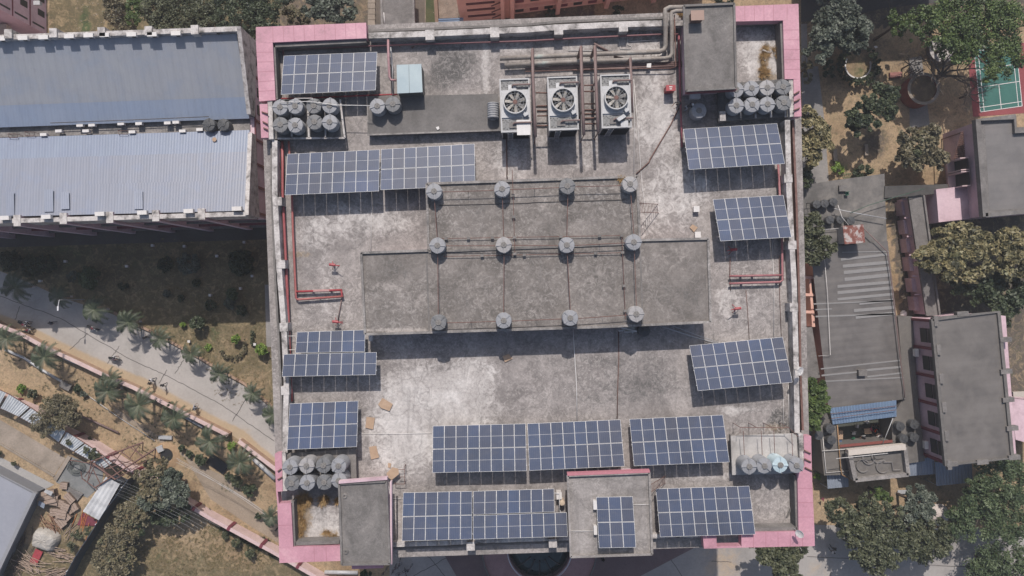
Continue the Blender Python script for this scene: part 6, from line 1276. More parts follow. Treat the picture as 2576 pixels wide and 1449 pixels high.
flatbit('bright red ribbed mat lying below the tarpaulin heap', t13, [(268,1245),(322,1270),(272,1375),(222,1345)], .3, redpaint, 'red_mat', 'mat', .12)
flatbit('dark red sheet beside the silver roof', t13, [(620,970),(740,1035),(715,1070),(580,1065)], .25, maroon, 'red_sheet', 'sheet', .1)
for lb, cx, cy, n, ln, a0, mt in (('orange bamboo poles leaning by the silver shed', 640,1040,9,2.6,1.25,plain('orange_pole',(.5,.18,.06),.6)),('stack of bamboo poles at the bottom left', 210,1370,26,3.6,-.55,cratem),('stack of pale poles below the crates', 465,1290,24,2.4,-.35,cratem),('loose sticks on the earth beside the crates', 395,1060,30,1.8,-.9,mottled('red_sticks',[(.16,.08,.05),(.26,.15,.1)],2,8)),('pile of dark timber at the bottom left', 100,1400,30,4.2,.7,bark),('heap of poles at the bottom edge', 420,1420,26,3.2,.35,cratem),('long planks beside the bamboo', 520,1150,5,3.2,1.0,cratem),('stack of grey branches beside the grey building', 150,1200,22,2.6,1.2,bark)):
    t = thing('timber_stack', lb, 'timber', W(*t13(cx, cy), 0)); 
    q = W(*t13(cx, cy), .2)
    for _ in range(n):
        a = a0+random.gauss(0, .22); o = Vector((random.gauss(0,.7), random.gauss(0,.6), random.uniform(.08,.5))); d = Vector((math.cos(a), math.sin(a), 0))*ln/2*random.uniform(.6,1); m = MB(); c_ = Vector((q.x,q.y,0))+o; m.tube([c_-d, c_+d], .045, 5); m.build('pole', mt, t)
# power lines over the lower left
def wire(lb, a, b, r=.018, sag=.5):
    A_, B_ = W(*a), W(*b); m = MB(); pts = []
    for k in range(13): s = k/12; p = A_.lerp(B_, s); p.z -= sag*4*s*(1-s); pts.append(p)
    m.tube(pts, r, 4); return tag(m.build('power_line', galv), lb, 'cable', 'power lines over the lower left yard')
for i, (a, b) in enumerate((((880,720),(1660,1080)),((870,740),(1640,1100)),((870,760),(1540,1085)),((880,790),(1520,1100)),((880,820),(1500,1120)),((870,560),(1580,1000)),((860,830),(1400,1110)))):
    wire('%s of the pale wires fanning out from the truss' % ORD[i], (*t13(*a), 5.2), (*t13(*b), 6.2+.1*i), .007)
for i, (a, b) in enumerate((((1330,560),(1990,960)),((1340,575),(2000,985)),((1330,590),(1950,930)))): wire('%s wire hanging above the footpath' % ORD[i], (*t13(*a), 4.5), (*t13(*b), 4.5), .02)

# tall building just beyond the upper right frame, whose shadow falls over the garden
ob = thing('north_building', 'tall pink building beyond the garden at the upper right', 'building', W(2250,-90,0))
m = MB(); m.prism([W(1990,-28,0)[:2], W(2330,-46,0)[:2], W(2330,-260,0)[:2], W(1990,-250,0)[:2]], 0, 12.8); m.build('wall', pinkwall, ob)
for i in range(7):
    for z in (1.2, 4.6, 8.2): c = W(2015+i*47, -29.5-i*2.4, 0); m = MB(); m.box(c.x, c.y-.0, z, 1.5, .12, 1.5, .05); m.build('window', darkm, ob)
# ------------------------------------------------------------------ foliage
def leaf_mat(name, cols, trans=.0):
    m, N, L, P = newmat(name); at = N.new('ShaderNodeAttribute'); at.attribute_name = 'leaf'
    c = ramp(N, L, at.outputs['Fac'], [(i/max(1, len(cols)-1), x) for i, x in enumerate(cols)])
    L.new(c, P.inputs['Base Color']); P.inputs['Roughness'].default_value = .6; P.inputs['Subsurface Weight'].default_value = 0
    return m
LM = {'grey': leaf_mat('grey_green_leaves', [(.03,.04,.027),(.075,.092,.067),(.15,.165,.13)]),
      'dark': leaf_mat('dark_green_leaves', [(.014,.024,.01),(.035,.05,.022),(.075,.09,.045)]),
      'olive': leaf_mat('olive_leaves', [(.025,.032,.014),(.06,.068,.034),(.115,.12,.065)]),
      'green': leaf_mat('fresh_green_leaves', [(.025,.045,.01),(.06,.095,.022),(.105,.145,.035)]),
      'yellow': leaf_mat('yellowing_leaves', [(.04,.042,.022),(.12,.11,.05),(.24,.2,.1),(.14,.14,.07)]),
      'brown': leaf_mat('dry_brown_leaves', [(.045,.04,.022),(.1,.088,.05),(.17,.145,.085),(.075,.085,.04)]),
      'feather': leaf_mat('feathery_leaves', [(.025,.045,.016),(.055,.08,.032),(.1,.13,.06)]),
      'bright': leaf_mat('bright_shrub_leaves', [(.06,.11,.015),(.13,.2,.03),(.2,.27,.05)]),
      'palm': leaf_mat('palm_leaves', [(.014,.022,.011),(.032,.045,.022),(.075,.09,.048)])}
def leaf_mesh(name, cen, size, mat, tone, elong=1.6, up=.5):
    n = len(cen); d = rng.normal(0, 1, (n, 3)); d[:, 2] = np.abs(d[:, 2])+up; d /= np.linalg.norm(d, axis=1)[:, None]
    r = rng.normal(0, 1, (n, 3)); a = np.cross(d, r); a /= np.linalg.norm(a, axis=1)[:, None]; b = np.cross(d, a)
    s = (size*rng.uniform(.6, 1.3, n))[:, None]; a = a*s*elong*.5; b = b*s*.5
    v = np.stack([cen-a, cen-b*.9+a*.1, cen+a, cen+b*.9+a*.1], 1).reshape(-1, 3)
    me = bpy.data.meshes.new(name); me.vertices.add(4*n); me.vertices.foreach_set('co', v.ravel())
    me.loops.add(4*n); me.loops.foreach_set('vertex_index', np.arange(4*n)); me.polygons.add(n)
    me.polygons.foreach_set('loop_start', np.arange(n)*4); me.polygons.foreach_set('loop_total', np.full(n, 4)); me.update(calc_edges=True)
    at = me.attributes.new('leaf', 'FLOAT', 'FACE'); at.data.foreach_set('value', np.clip(tone, 0, 1)); me.materials.append(mat)
    o = bpy.data.objects.new(name, me); col.objects.link(o); return o
def crown_points(lobes, n, cl, shell=.55):
    """lobes: (x,y,z,rx,ry,rz); leaves gathered in clumps on the lobes' outer shells"""
    pts, tone = [], []; w = np.array([l[3]*l[4] for l in lobes]); w = w/w.sum()
    for l, ww in zip(lobes, w):
        nc = max(5, int(cl*ww)); d = rng.normal(0, 1, (nc, 3)); d[:, 2] = np.abs(d[:, 2])*.9-.25; d /= np.linalg.norm(d, axis=1)[:, None]
        rad = rng.uniform(shell, 1.0, nc)[:, None]; cc = np.array(l[:3])+d*rad*np.array(l[3:6]); m = max(8, int(n*ww/nc)); cr = (l[3]+l[4])/2*rng.uniform(.16, .36, nc); t0 = rng.normal(.45, .2, nc)
        for k in range(nc):
            mm = int(m*rng.uniform(.5, 1.4)); q = rng.normal(0, 1, (mm, 3)); q /= np.linalg.norm(q, axis=1)[:, None]; q *= (rng.uniform(0, 1, mm)**.4)[:, None]
            pts.append(cc[k]+q*np.array([1, 1, .6])*cr[k]); tone.append(t0[k]+rng.normal(0, .17, mm))
    return np.concatenate(pts), np.concatenate(tone)
def tree(name, label, lobes, h, mat, n=2600, leaf=.3, cl=60, cat='tree', group=None, elong=1.6, trunk=True, flatz=.6, limbs=5, shell=.55, base=0.0, tr=.22):
    """lobes: (u,v,rpx[,zfactor]) as seen from above; h = height of the crown's top above its base"""
    L = []; 
    for l in lobes:
        u, v, r = l[:3]; f = l[3] if len(l) > 3 else 1.0; zc = base+h*f-1; p = W(u, v, zc); rr = 1.05*r*(HC-zc)/FPX; rz = min(rr*flatz, h*f*.48)
        L.append((p.x, p.y, base+h*f-rz, rr*.93, rr*.93, rz))
    w = [l[3]**2 for l in L]; cx = sum(l[0]*a for l, a in zip(L, w))/sum(w); cy = sum(l[1]*a for l, a in zip(L, w))/sum(w)
    t = thing(name, label, cat, (cx, cy, base), group)
    loc = [(l[0]-cx, l[1]-cy, l[2]-base)+l[3:] for l in L]
    pts, tone = crown_points(loc, int(n*2.3), int(cl*1.5), shell); pts[:, 2] = np.maximum(pts[:, 2], .1)
    o = leaf_mesh('crown', pts, leaf, LM[mat], tone, elong); o.parent = t
    if trunk:
        m = MB(); zt = min(l[2]-base for l in L)*.9+.3
        m.tube([(cx,cy,base-.05),(cx+.08,cy,base+zt*.5),(cx,cy+.05,base+zt)], tr, 8, r2=tr*.6)
        for l in L:
            for k in range(max(1, limbs//len(L)+(len(L) == 1)*2)):
                a = random.random()*6.28; e = (l[0]+math.cos(a)*l[3]*.6, l[1]+math.sin(a)*l[3]*.6, l[2]+l[5]*.2); md = ((cx+e[0])/2, (cy+e[1])/2, (base+zt*.8+e[2])/2+.1)
                m.tube([(cx,cy,base+zt*.75), md, e], tr*.5, 6, r2=tr*.15)
        m.build('trunk', bark, t)
    return t
T_ = tree
# top left
T_('bushy_tree','large soft grey-green tree beyond the hall, left of two', [(440,30,66),(400,25,48),(490,45,46),(440,-20,60),(520,35,36),(405,50,30)], 7, 'olive', 9000, .2, 150, shell=.7)
T_('bushy_tree','large darker green tree touching the pink cornice at the top left', [(590,20,72),(650,50,50),(560,60,44),(690,10,45),(600,-30,60),(620,60,34)], 7.5, 'dark', 9500, .2, 150, shell=.7)
T_('shade_tree','yellow-green leafy tree left of the large grey-green tree', [(350,20,30),(335,50,22),(360,-10,24)], 5, 'green', 1500, .28, 40)
T_('bare_bush','dull brown bush between the lawn and the yellow-green tree', [(290,25,42),(310,60,30),(270,-10,30)], 3.5, 'brown', 2400, .2, 50, shell=.3)
T_('broadleaf_tree','broad leaved grey tree just above the upper left pink cornice', [(820,8,44),(860,20,34),(785,20,28),(830,-30,44)], 7, 'grey', 3000, .34, 70)
T_('bare_bush','dark bush in the gap between two trees at the top', [(735,30,28),(760,50,22)], 3, 'brown', 900, .22, 22, shell=.3)
T_('small_bush','small bush overhanging the hall parapet near its right end', [(568,78,17),(585,72,12)], 16.3, 'dark', 700, .22, 16, trunk=True, flatz=.3, tr=.1)
T_('small_bush','green bush in the dark lane beyond the upper parapet, left one', [(1385,42,16)], 2, 'dark', 350, .22, 10); T_('small_bush','green bush in the dark lane beyond the upper parapet, right one', [(1555,30,15),(1545,45,10)], 2.2, 'dark', 400, .22, 10)
T_('small_bush','bush peeping over the top of the stair room', [(1800,-2,24),(1830,2,18)], 4, 'dark', 500, .24, 14)
# top right garden
T_('broadleaf_tree','large grey-green tree at the top right beside the pink cornice', [(2120,55,62),(2075,90,40),(2165,75,38),(2110,10,45),(2060,130,32),(2150,110,30)], 8, 'grey', 8000, .3, 120, flatz=.7)
T_('dry_tree','dry reddish shrub strip hugging the pink cornice at the right', [(2025,170,14),(2028,200,13),(2022,140,12)], 3, 'brown', 900, .22, 24)
T_('feathery_tree','big fresh green tree at the top right corner over the court', [(2330,60,48),(2400,40,60),(2470,90,62),(2530,50,60),(2420,110,46),(2370,95,40),(2540,140,50),(2480,20,50),(2300,85,22),(2500,180,34)], 10, 'green', 12000, .22, 230, shell=.35, limbs=22, tr=.35)
T_('feathery_tree','thin green branches left of the big fresh green tree', [(2255,75,26),(2240,45,20),(2280,50,20)], 7, 'green', 900, .24, 26, shell=.3)
T_('broadleaf_tree','dark green tree in the middle of the garden', [(2200,245,36),(2225,270,32),(2165,295,36),(2150,315,26),(2240,235,24),(2190,310,22)], 6, 'dark', 4600, .3, 70)
T_('dry_tree','brown leaved tree beside the lattice roof', [(2320,365,52),(2290,400,36),(2350,400,34),(2335,330,30),(2280,350,28)], 5.5, 'brown', 4200, .32, 80)
T_('dry_tree','pale tree against the right parapet below the pink cornice', [(2040,320,40),(2050,365,44),(2025,395,34),(2030,290,24),(2060,335,32)], 7, 'yellow', 4300, .32, 80)
T_('broadleaf_tree','dark green shrub below the pale tree at the right parapet', [(2015,435,22),(2020,460,20)], 5, 'dark', 900, .3, 20)
T_('broadleaf_tree','olive tree in two clumps between the right parapet and the long shed', [(2035,570,36),(2040,630,38),(2075,620,26),(2020,600,30)], 7, 'olive', 4200, .3, 80)
T_('broadleaf_tree','big yellowing tree below the corridor roof at the right', [(2400,620,52),(2340,640,34),(2450,650,56),(2370,665,40),(2430,600,44),(2310,650,22),(2360,600,30),(2480,620,30)], 8, 'yellow', 9500, .36, 120)
T_('broadleaf_tree','second yellowing tree at the right edge', [(2550,610,40),(2560,660,46),(2530,640,30)], 8, 'yellow', 4000, .36, 60)
T_('broadleaf_tree','dark foliage below the yellowing trees', [(2480,720,50),(2540,740,52),(2420,700,40),(2520,780,36)], 6, 'dark', 5500, .34, 80)
T_('broadleaf_tree','bright olive tree between the lower right parapet and the blue shelter', [(2045,985,32),(2050,1025,34),(2038,1060,24),(2055,1000,28)], 6.5, 'green', 3600, .28, 70)
T_('garden_shrub','green shrub beside the paved strip edge, left one', [(2103,428,16)], 1.6, 'bright', 420, .2, 12, trunk=False); T_('garden_shrub','green shrub beside the paved strip edge, right one', [(2165,432,20),(2185,425,14)], 1.6, 'dark', 600, .22, 14, trunk=False)
hd = tree('hedge_ring','ring shaped clipped hedge round the pale ring kerb', [(2155+45*math.cos(a), 168+44*math.sin(a), 11) for a in np.linspace(-.9, 3.9, 17)], 1.3, 'dark', 2800, .2, 110, 'hedge', trunk=False)
T_('garden_shrub','dark shrub between the side path and the hedge ring', [(2080,185,16),(2085,165,13)], 1.5, 'dark', 500, .22, 12, trunk=False)
# bare tree: branches only
def bare(label, u, v, h, r, seed, n0=6, thick=.2, name='bare_tree', lean=(0,0)):
    random.seed(seed); p = W(u, v, 0); t = thing(name, label, 'tree', (p.x, p.y, 0)); m = MB()
    top = Vector((p.x+lean[0]*.4, p.y+lean[1]*.4, h*.4)); m.tube([(p.x,p.y,0), top], thick, 8, r2=thick*.8); m.build('trunk', bark, t); m = MB()
    def br(a, d, l, w, lv):
        b = a+d*l; md = a+d*l*.5+Vector((random.gauss(0,.1),random.gauss(0,.1),random.gauss(0,.08)))*l; m.tube([a, md, b], w, 5 if lv < 2 else 3, r2=w*.55, caps=False)
        if lv >= 4: return
        for _ in range(3 if lv < 3 else 2):
            q = d+Vector((random.gauss(0,.6), random.gauss(0,.6), random.gauss(.05,.3))); br(b if random.random() < .6 else md, q.normalized(), l*random.uniform(.55,.8), w*.55, lv+1)
    for k in range(n0):
        a = k/n0*6.28+random.uniform(-.3,.3); d = Vector((math.cos(a)+lean[0]*.3, math.sin(a)+lean[1]*.3, random.uniform(.3,.9))).normalized(); br(top, d, r*.42, thick*.6, 1)
    m.build('branches', mottled('pale_bark', [(.09,.07,.055),(.16,.13,.105)], 2, 9), t); return t
bare('leafless tree spreading out of the red brick planter', *t41(1440,640), 6, 6.5, 3, 8, .3, lean=(1.5,1.5)); bare('leafless thin tree over the brick bench', *t41(1250,520), 5, 3.4, 5, 6, .12); bare('leafless bush at the top right beside the large grey-green tree', *t41(1120,150), 4, 3.2, 8, 6, .1); bare('leafless branches below the badminton court', *t41(1690,740), 4.5, 3.6, 11, 6, .14)
random.seed(21)
# bottom right
T_('broadleaf_tree','large dark tree with several clumps at the bottom right', [(2120,1290,40),(2185,1310,46),(2230,1340,50),(2180,1370,48),(2210,1410,46),(2240,1290,30),(2150,1335,40),(2250,1380,40),(2185,1260,26)], 7.5, 'olive', 9000, .27, 190, shell=.4)
T_('broadleaf_tree','paler olive tree right of the large dark tree', [(2320,1340,40),(2350,1380,46),(2300,1390,34),(2380,1340,36),(2290,1350,28)], 6.5, 'olive', 3300, .27, 90, shell=.3)
T_('broadleaf_tree','pale grey tree beside the largest corrugated shelter', [(2300,1235,26),(2310,1265,32),(2290,1290,30),(2330,1250,22),(2320,1290,26)], 6, 'grey', 3400, .32, 60)
T_('garden_shrub','light green small tree above the large dark tree', [(2210,1240,18),(2225,1250,16),(2195,1235,12)], 4, 'green', 1100, .22, 24)
T_('feathery_tree','wide feathery green tree at the bottom right corner', [(2500,1210,50),(2540,1180,48),(2470,1270,56),(2540,1270,60),(2430,1320,50),(2510,1335,50),(2560,1330,44),(2460,1250,40),(2450,1210,26),(2560,1230,50),(2410,1290,30)], 7, 'feather', 9500, .17, 230, shell=.25, elong=2.6, limbs=16)
T_('feathery_tree','feathery tree at the bottom edge in the right corner', [(2500,1410,56),(2560,1420,50),(2460,1440,40),(2520,1460,60)], 6, 'feather', 4200, .17, 110, shell=.25, elong=2.6)
T_('broadleaf_tree','green tree under the lower right pink cornice', [(1950,1395,40),(1985,1400,36),(1920,1385,30),(1970,1430,34),(1900,1380,20),(2000,1385,28),(1990,1450,24)], 7, 'green' if 0 else 'olive', 5600, .27, 90)
T_('bare_bush','reddish dry bush beside the white sand spot at the lower right', [(2395,1290,18),(2410,1305,14)], 1.8, 'brown', 600, .18, 14, shell=.2)
T_('small_bush','bush in the grass strip beside the lower right cornice', [(2050,1196,8)], 1.2, 'bright', 200, .2, 6, trunk=False)
# bottom left
T_('thorny_bush','feathery grey-brown bush hanging over the strip roof', [(140,1040,44),(110,1065,36),(170,1055,34),(150,1015,34),(180,1030,24)], 5, 'brown', 3600, .13, 110, shell=.15, elong=4)
T_('broadleaf_tree','grey leaved tree behind the power lines', [(430,1195,26),(440,1225,34),(410,1250,30),(455,1250,24),(375,1260,22)], 6, 'grey', 3200, .3, 60)
T_('dry_tree','brownish flowering tree beside the navy fence', [(390,1200,30),(375,1235,28),(400,1170,22),(360,1195,20)], 6, 'brown', 2800, .26, 60)
T_('dry_tree','brown-green shrub mass along the navy fence, upper', [(320,1300,32),(340,1270,26),(355,1300,24)], 4, 'brown', 2600, .22, 56); T_('dry_tree','brown-green shrub mass along the navy fence, middle', [(290,1350,34),(320,1350,30),(265,1370,22)], 4, 'brown', 2800, .22, 56); T_('dry_tree','brown-green shrub mass along the navy fence, lower', [(265,1410,34),(300,1400,34),(290,1440,34)], 4, 'brown', 3200, .22, 60)
T_('broadleaf_tree','dark green shrubs between the brown mass and the boundary wall', [(380,1290,28),(420,1300,26),(460,1290,24),(350,1330,18)], 3.5, 'dark', 2600, .24, 50)
T_('small_bush','creeper on the pale corrugated strip roof', [(240,1140,14),(225,1130,10),(255,1150,12),(180,1110,10)], 3.4, 'olive', 1100, .16, 40, trunk=False, shell=.1)
T_('small_bush','thin weeds between the truss and the silver roof', [(200,1345,16),(225,1330,14),(185,1370,14)], 1.4, 'olive', 900, .16, 24, shell=.1, trunk=False)
# lawn shrubs
for (x, y, r, h, mt, lb, nm) in ((665,650,26,3.2,'feather','dark green bush in the shaded lawn','small_bush'),(1420,540,26,3,'grey','bluish bush in the shaded lawn, middle','small_bush'),(1820,530,30,3,'dark','dark tall bush in the shaded lawn near the main building','small_bush'),(1250,545,18,1.8,'dark','low dark bush left of the bluish bush','small_bush'),
    (1760,770,15,1.6,'feather','shaded bush above the round bushes','small_bush'),(1740,840,13,1.6,'grey','shaded bush touching the round bushes','small_bush'),(943,708,11,1.3,'dark','round clipped bush alone in the shaded lawn','round_bush'),(1597,855,13,1.5,'dark','round clipped bush in the shade, left of two','round_bush'),(1833,893,13,1.5,'dark','round clipped bush in the shade, right of two','round_bush'),
    (1485,985,17,2.4,'dark','green bush at the edge of the hall shadow','small_bush'),(1398,1000,6,.8,'bright','tiny bright bush at the edge of the hall shadow','small_bush'),(1787,1106,10.5,1.6,'bright','bright green topiary ball in the ring bed','round_bush'),(1985,1187,14,1.8,'bright','bright yellow-green shrub by the building path','round_bush'),(1590,1168,8,.5,'bright','small green tuft in the sunlit lawn','small_bush'),(1275,765,9,1.0,'grey','small grey shrub in the shaded lawn','small_bush'),(1500,690,10,.6,'dark','low dark patch of shrub in the shaded lawn','small_bush'),(350,540,22,2.6,'dark','dark shrub at the left end of the shaded lawn','small_bush'),(560,640,13,1.6,'grey','shrub beside the dark green bush','small_bush'),(240,560,26,2.4,'dark','large dark shrub behind the shaded palms','small_bush'),(70,520,26,3,'dark','dark bush at the left edge of the lawn','small_bush'),(2085,1215,7,1.0,'bright','narrow green weed by the building corner','small_bush'),(1385,800,8,.6,'dark','low dark tuft right of the grey shrub','small_bush')):
    u, v = t12(x, y); T_(nm, lb, [(u, v, r)], h, mt, int(60+r*r*3.2), .2, int(6+r*1.4), 'bush', trunk=False if r < 14 else True, flatz=.9, shell=.6, tr=.08)
hb = tree('low_hedge','broken low hedge curving round the topiary ball', [(590+32*math.cos(a), 868+33*math.sin(a), 6) for a in np.linspace(-.3, 2.6, 12)], .6, 'brown', 900, .16, 50, 'hedge', trunk=False)
hb = tree('low_hedge','greenish low hedge on the right of the topiary ball', [(640, 835+k*7, 5) for k in range(5)], .6, 'olive', 350, .16, 20, 'hedge', trunk=False)
for (x, y, r, mt, lb) in ((1760,465,11,'bright','yellow-green shrub at the end of the roadside wall'),(1280,170,13,'olive','olive shrub beside the roadside wall'),(1385,475,9,'dark','dark shrub right of the pit'),(1440,520,9,'dark','second dark shrub right of the pit'),(1520,570,14,'dark','shrub above the grated pit cover'),(1790,730,16,'olive','shrub in the lower sandy strip'),(1740,690,10,'dark','shrub touching the grated pit cover'),(1890,790,16,'dark','shrub near the lower left outlet pipes'),(600,30,9,'dark','shrub in the sand at the left'),(180,30,10,'bright','green weed on the boundary wall, upper'),(260,70,12,'olive','green weed on the boundary wall, lower'),(650,70,8,'grey','small grey shrub in the sand'),(130,590,6,'olive','tuft on the kerb of the yard pad'),(12,508,7,'olive','tuft at the left end of the yard pad'),(1960,985,8,'dark','tuft beside the footpath near the building'),(700,420,10,'olive','weed beside the strip roof'),(1710,1130,10,'olive','weeds outside the boundary wall, upper'),(1790,1190,12,'olive','weeds outside the boundary wall, middle'),(1900,1270,12,'olive','weeds outside the boundary wall, lower'),(1120,590,8,'olive','weed by the end of the truss'),(1100,870,18,'dark','dark bush under the power lines'),(1050,1000,14,'olive','bush beside the dark bush under the power lines')):
    u, v = t13(x, y); T_('small_bush', lb, [(u, v, r)], 1.0 if r < 12 else 1.6, mt, int(60+r*r*3), .18, int(6+r), 'bush', trunk=False, flatz=.9, shell=.4)
# ------------------------------------------------------------------ palms
def palm_proto(seed):
    r_ = random.Random(seed); t = thing('palm_tree', None, 'palm', (0,0,0)); m = MB(); m.tube([(0,0,.7),(.05,0,2.4),(0,0,3.7)], .15, 8, r2=.1); m.build('trunk', plain('palm_trunk', (.2,.17,.14), .8), t)
    m = MB(); m.tube([(0,0,0),(0,0,.72)], .19, 10, r2=.16); m.build('painted_base', plain('whitewash', (.6,.55,.52), .8), t)
    cen = []; tone = []; vs = []; fs = []; tn = []
    for k in range(12):
        a = k*2.4+r_.uniform(-.2,.2); l = r_.uniform(2.2,2.7); rise = r_.uniform(.35,1.0); d = Vector((math.cos(a), math.sin(a), 0)); s_ = Vector((-d.y, d.x, 0)); t0 = r_.uniform(.25,.75)
        P_ = []
        for i in range(15): q = i/14; P_.append(Vector((0,0,3.7))+d*l*(q-.12*q*q)+Vector((0,0,rise*math.sin(q*2.2)*.9-1.1*q*q*q*l*.35)))
        for i in range(1, 15):
            p = P_[i]; f = (P_[i]-P_[i-1]).normalized(); q = i/14; ll = .5*math.sin(min(1, q*1.25+.12)*math.pi*.86)+.08
            for sg in (-1, 1):
                tip = p+s_*sg*ll*.85+f*ll*.8+Vector((0,0,-.22*ll)); w = f*.085; b = len(vs); vs += [p-w, p+w, tip+w*.35, tip-w*.35]; fs.append((b,b+1,b+2,b+3)); tn.append(t0+r_.gauss(0,.1))
            w = s_*.05; b = len(vs); vs += [P_[i-1]-w, P_[i-1]+w, p+w, p-w]; fs.append((b,b+1,b+2,b+3)); tn.append(.9)
    me = bpy.data.meshes.new('crown'); me.from_pydata([tuple(v) for v in vs], [], fs); at = me.attributes.new('leaf','FLOAT','FACE'); at.data.foreach_set('value', np.clip(tn,0,1)); me.materials.append(LM['palm'])
    o = bpy.data.objects.new('crown', me); col.objects.link(o); o.parent = t
    return t
pp = [palm_proto(1), palm_proto(5), palm_proto(9)]; pu = [False]*3
PL = [(t12(95,715),1.15,'palm at the far left on the lawn side, deep in the shade'),(t12(430,790),.85,'small palm above the lamp post, in the shade'),(t12(690,890),1.05,'palm on the lawn side leaning over the parked motorcycle'),(t12(950,985),1.0,'palm at the shadow edge on the lawn side'),(t12(1190,1110),.85,'palm beside the person on the road, lawn side'),(t12(1430,1225),.8,'small sparse palm on the lawn side'),(t12(1650,1375),.85,'palm with a dead frond on the lawn side'),(t13(1900,75),.8,'palm on the lawn side where the path begins'),(t13(2050,235),.9,'palm against the main building by the road end'),(t13(2040,1010),.8,'palm against the pink cornice at the bottom'),
      (t12(30,1110),1.0,'palm at the far left below the road'),(t12(310,1250),1.15,'palm second from the left below the road'),(t13(790,60),1.1,'palm third from the left below the road'),(t13(1030,165),1.2,'big palm above the pit, below the road'),(t13(1300,265),1.05,'palm beside the grey pipes'),(t13(1570,440),1.15,'palm fourth from the right below the road'),(t13(1800,600),1.1,'palm at the end of the roadside wall'),(t12(820,1410),.75,'palm tucked behind the roadside wall')]
for i, ((u, v), s, lb) in enumerate(PL):
    k = i % 3; p = W(u, v, 3.9*s); rz = random.random()*6.28
    if not pu[k]: pu[k] = True; t = pp[k]; t.location = (p.x,p.y,0); t.rotation_euler = (0,0,rz); t.scale = (s*.9,)*3; t['label'] = lb; t['group'] = 'palms lining the road'
    else: dup(pp[k], (p.x,p.y,0), rz, lb, 'palms lining the road', s*.9)
# lamp post
def lamp(lb, u, v, h, a):
    p = W(u, v, h); t = thing('street_lamp', lb, 'street lamp', (p.x,p.y,0)); m = MB(); m.tube([(p.x,p.y,0),(p.x,p.y,h)], .08, 8, r2=.05); m.build('pole', galv, t)
    m = MB(); m.tube([(p.x,p.y,h),(p.x+math.cos(a)*.9,p.y+math.sin(a)*.9,h+.2)], .04, 6); m.build('arm', white_met, t); m = MB(); m.box(p.x+math.cos(a)*1.15,p.y+math.sin(a)*1.15,h+.16,.6,.22,.1,a); m.build('lamp_head', white_met, t)
lamp('white street lamp over the upper road beside the small palm', *t12(447,815), 5.5, -1.6)
for i, (x, y) in enumerate(((1147,403),(1388,409),(1840,378),(488,523),(1633,483),(1901,634),(1812,728),(1583,779),(297,672),(1424,1128),(1921,1150),(952,560))): boxy('%s small white garden light block in the lawn, counted across' % ['first','second','third','fourth','fifth','sixth','seventh','eighth','ninth','tenth','eleventh','twelfth'][i], t12, x, y, .3, .3, .5, whitem, base=0, name='garden_light', cat='garden light')
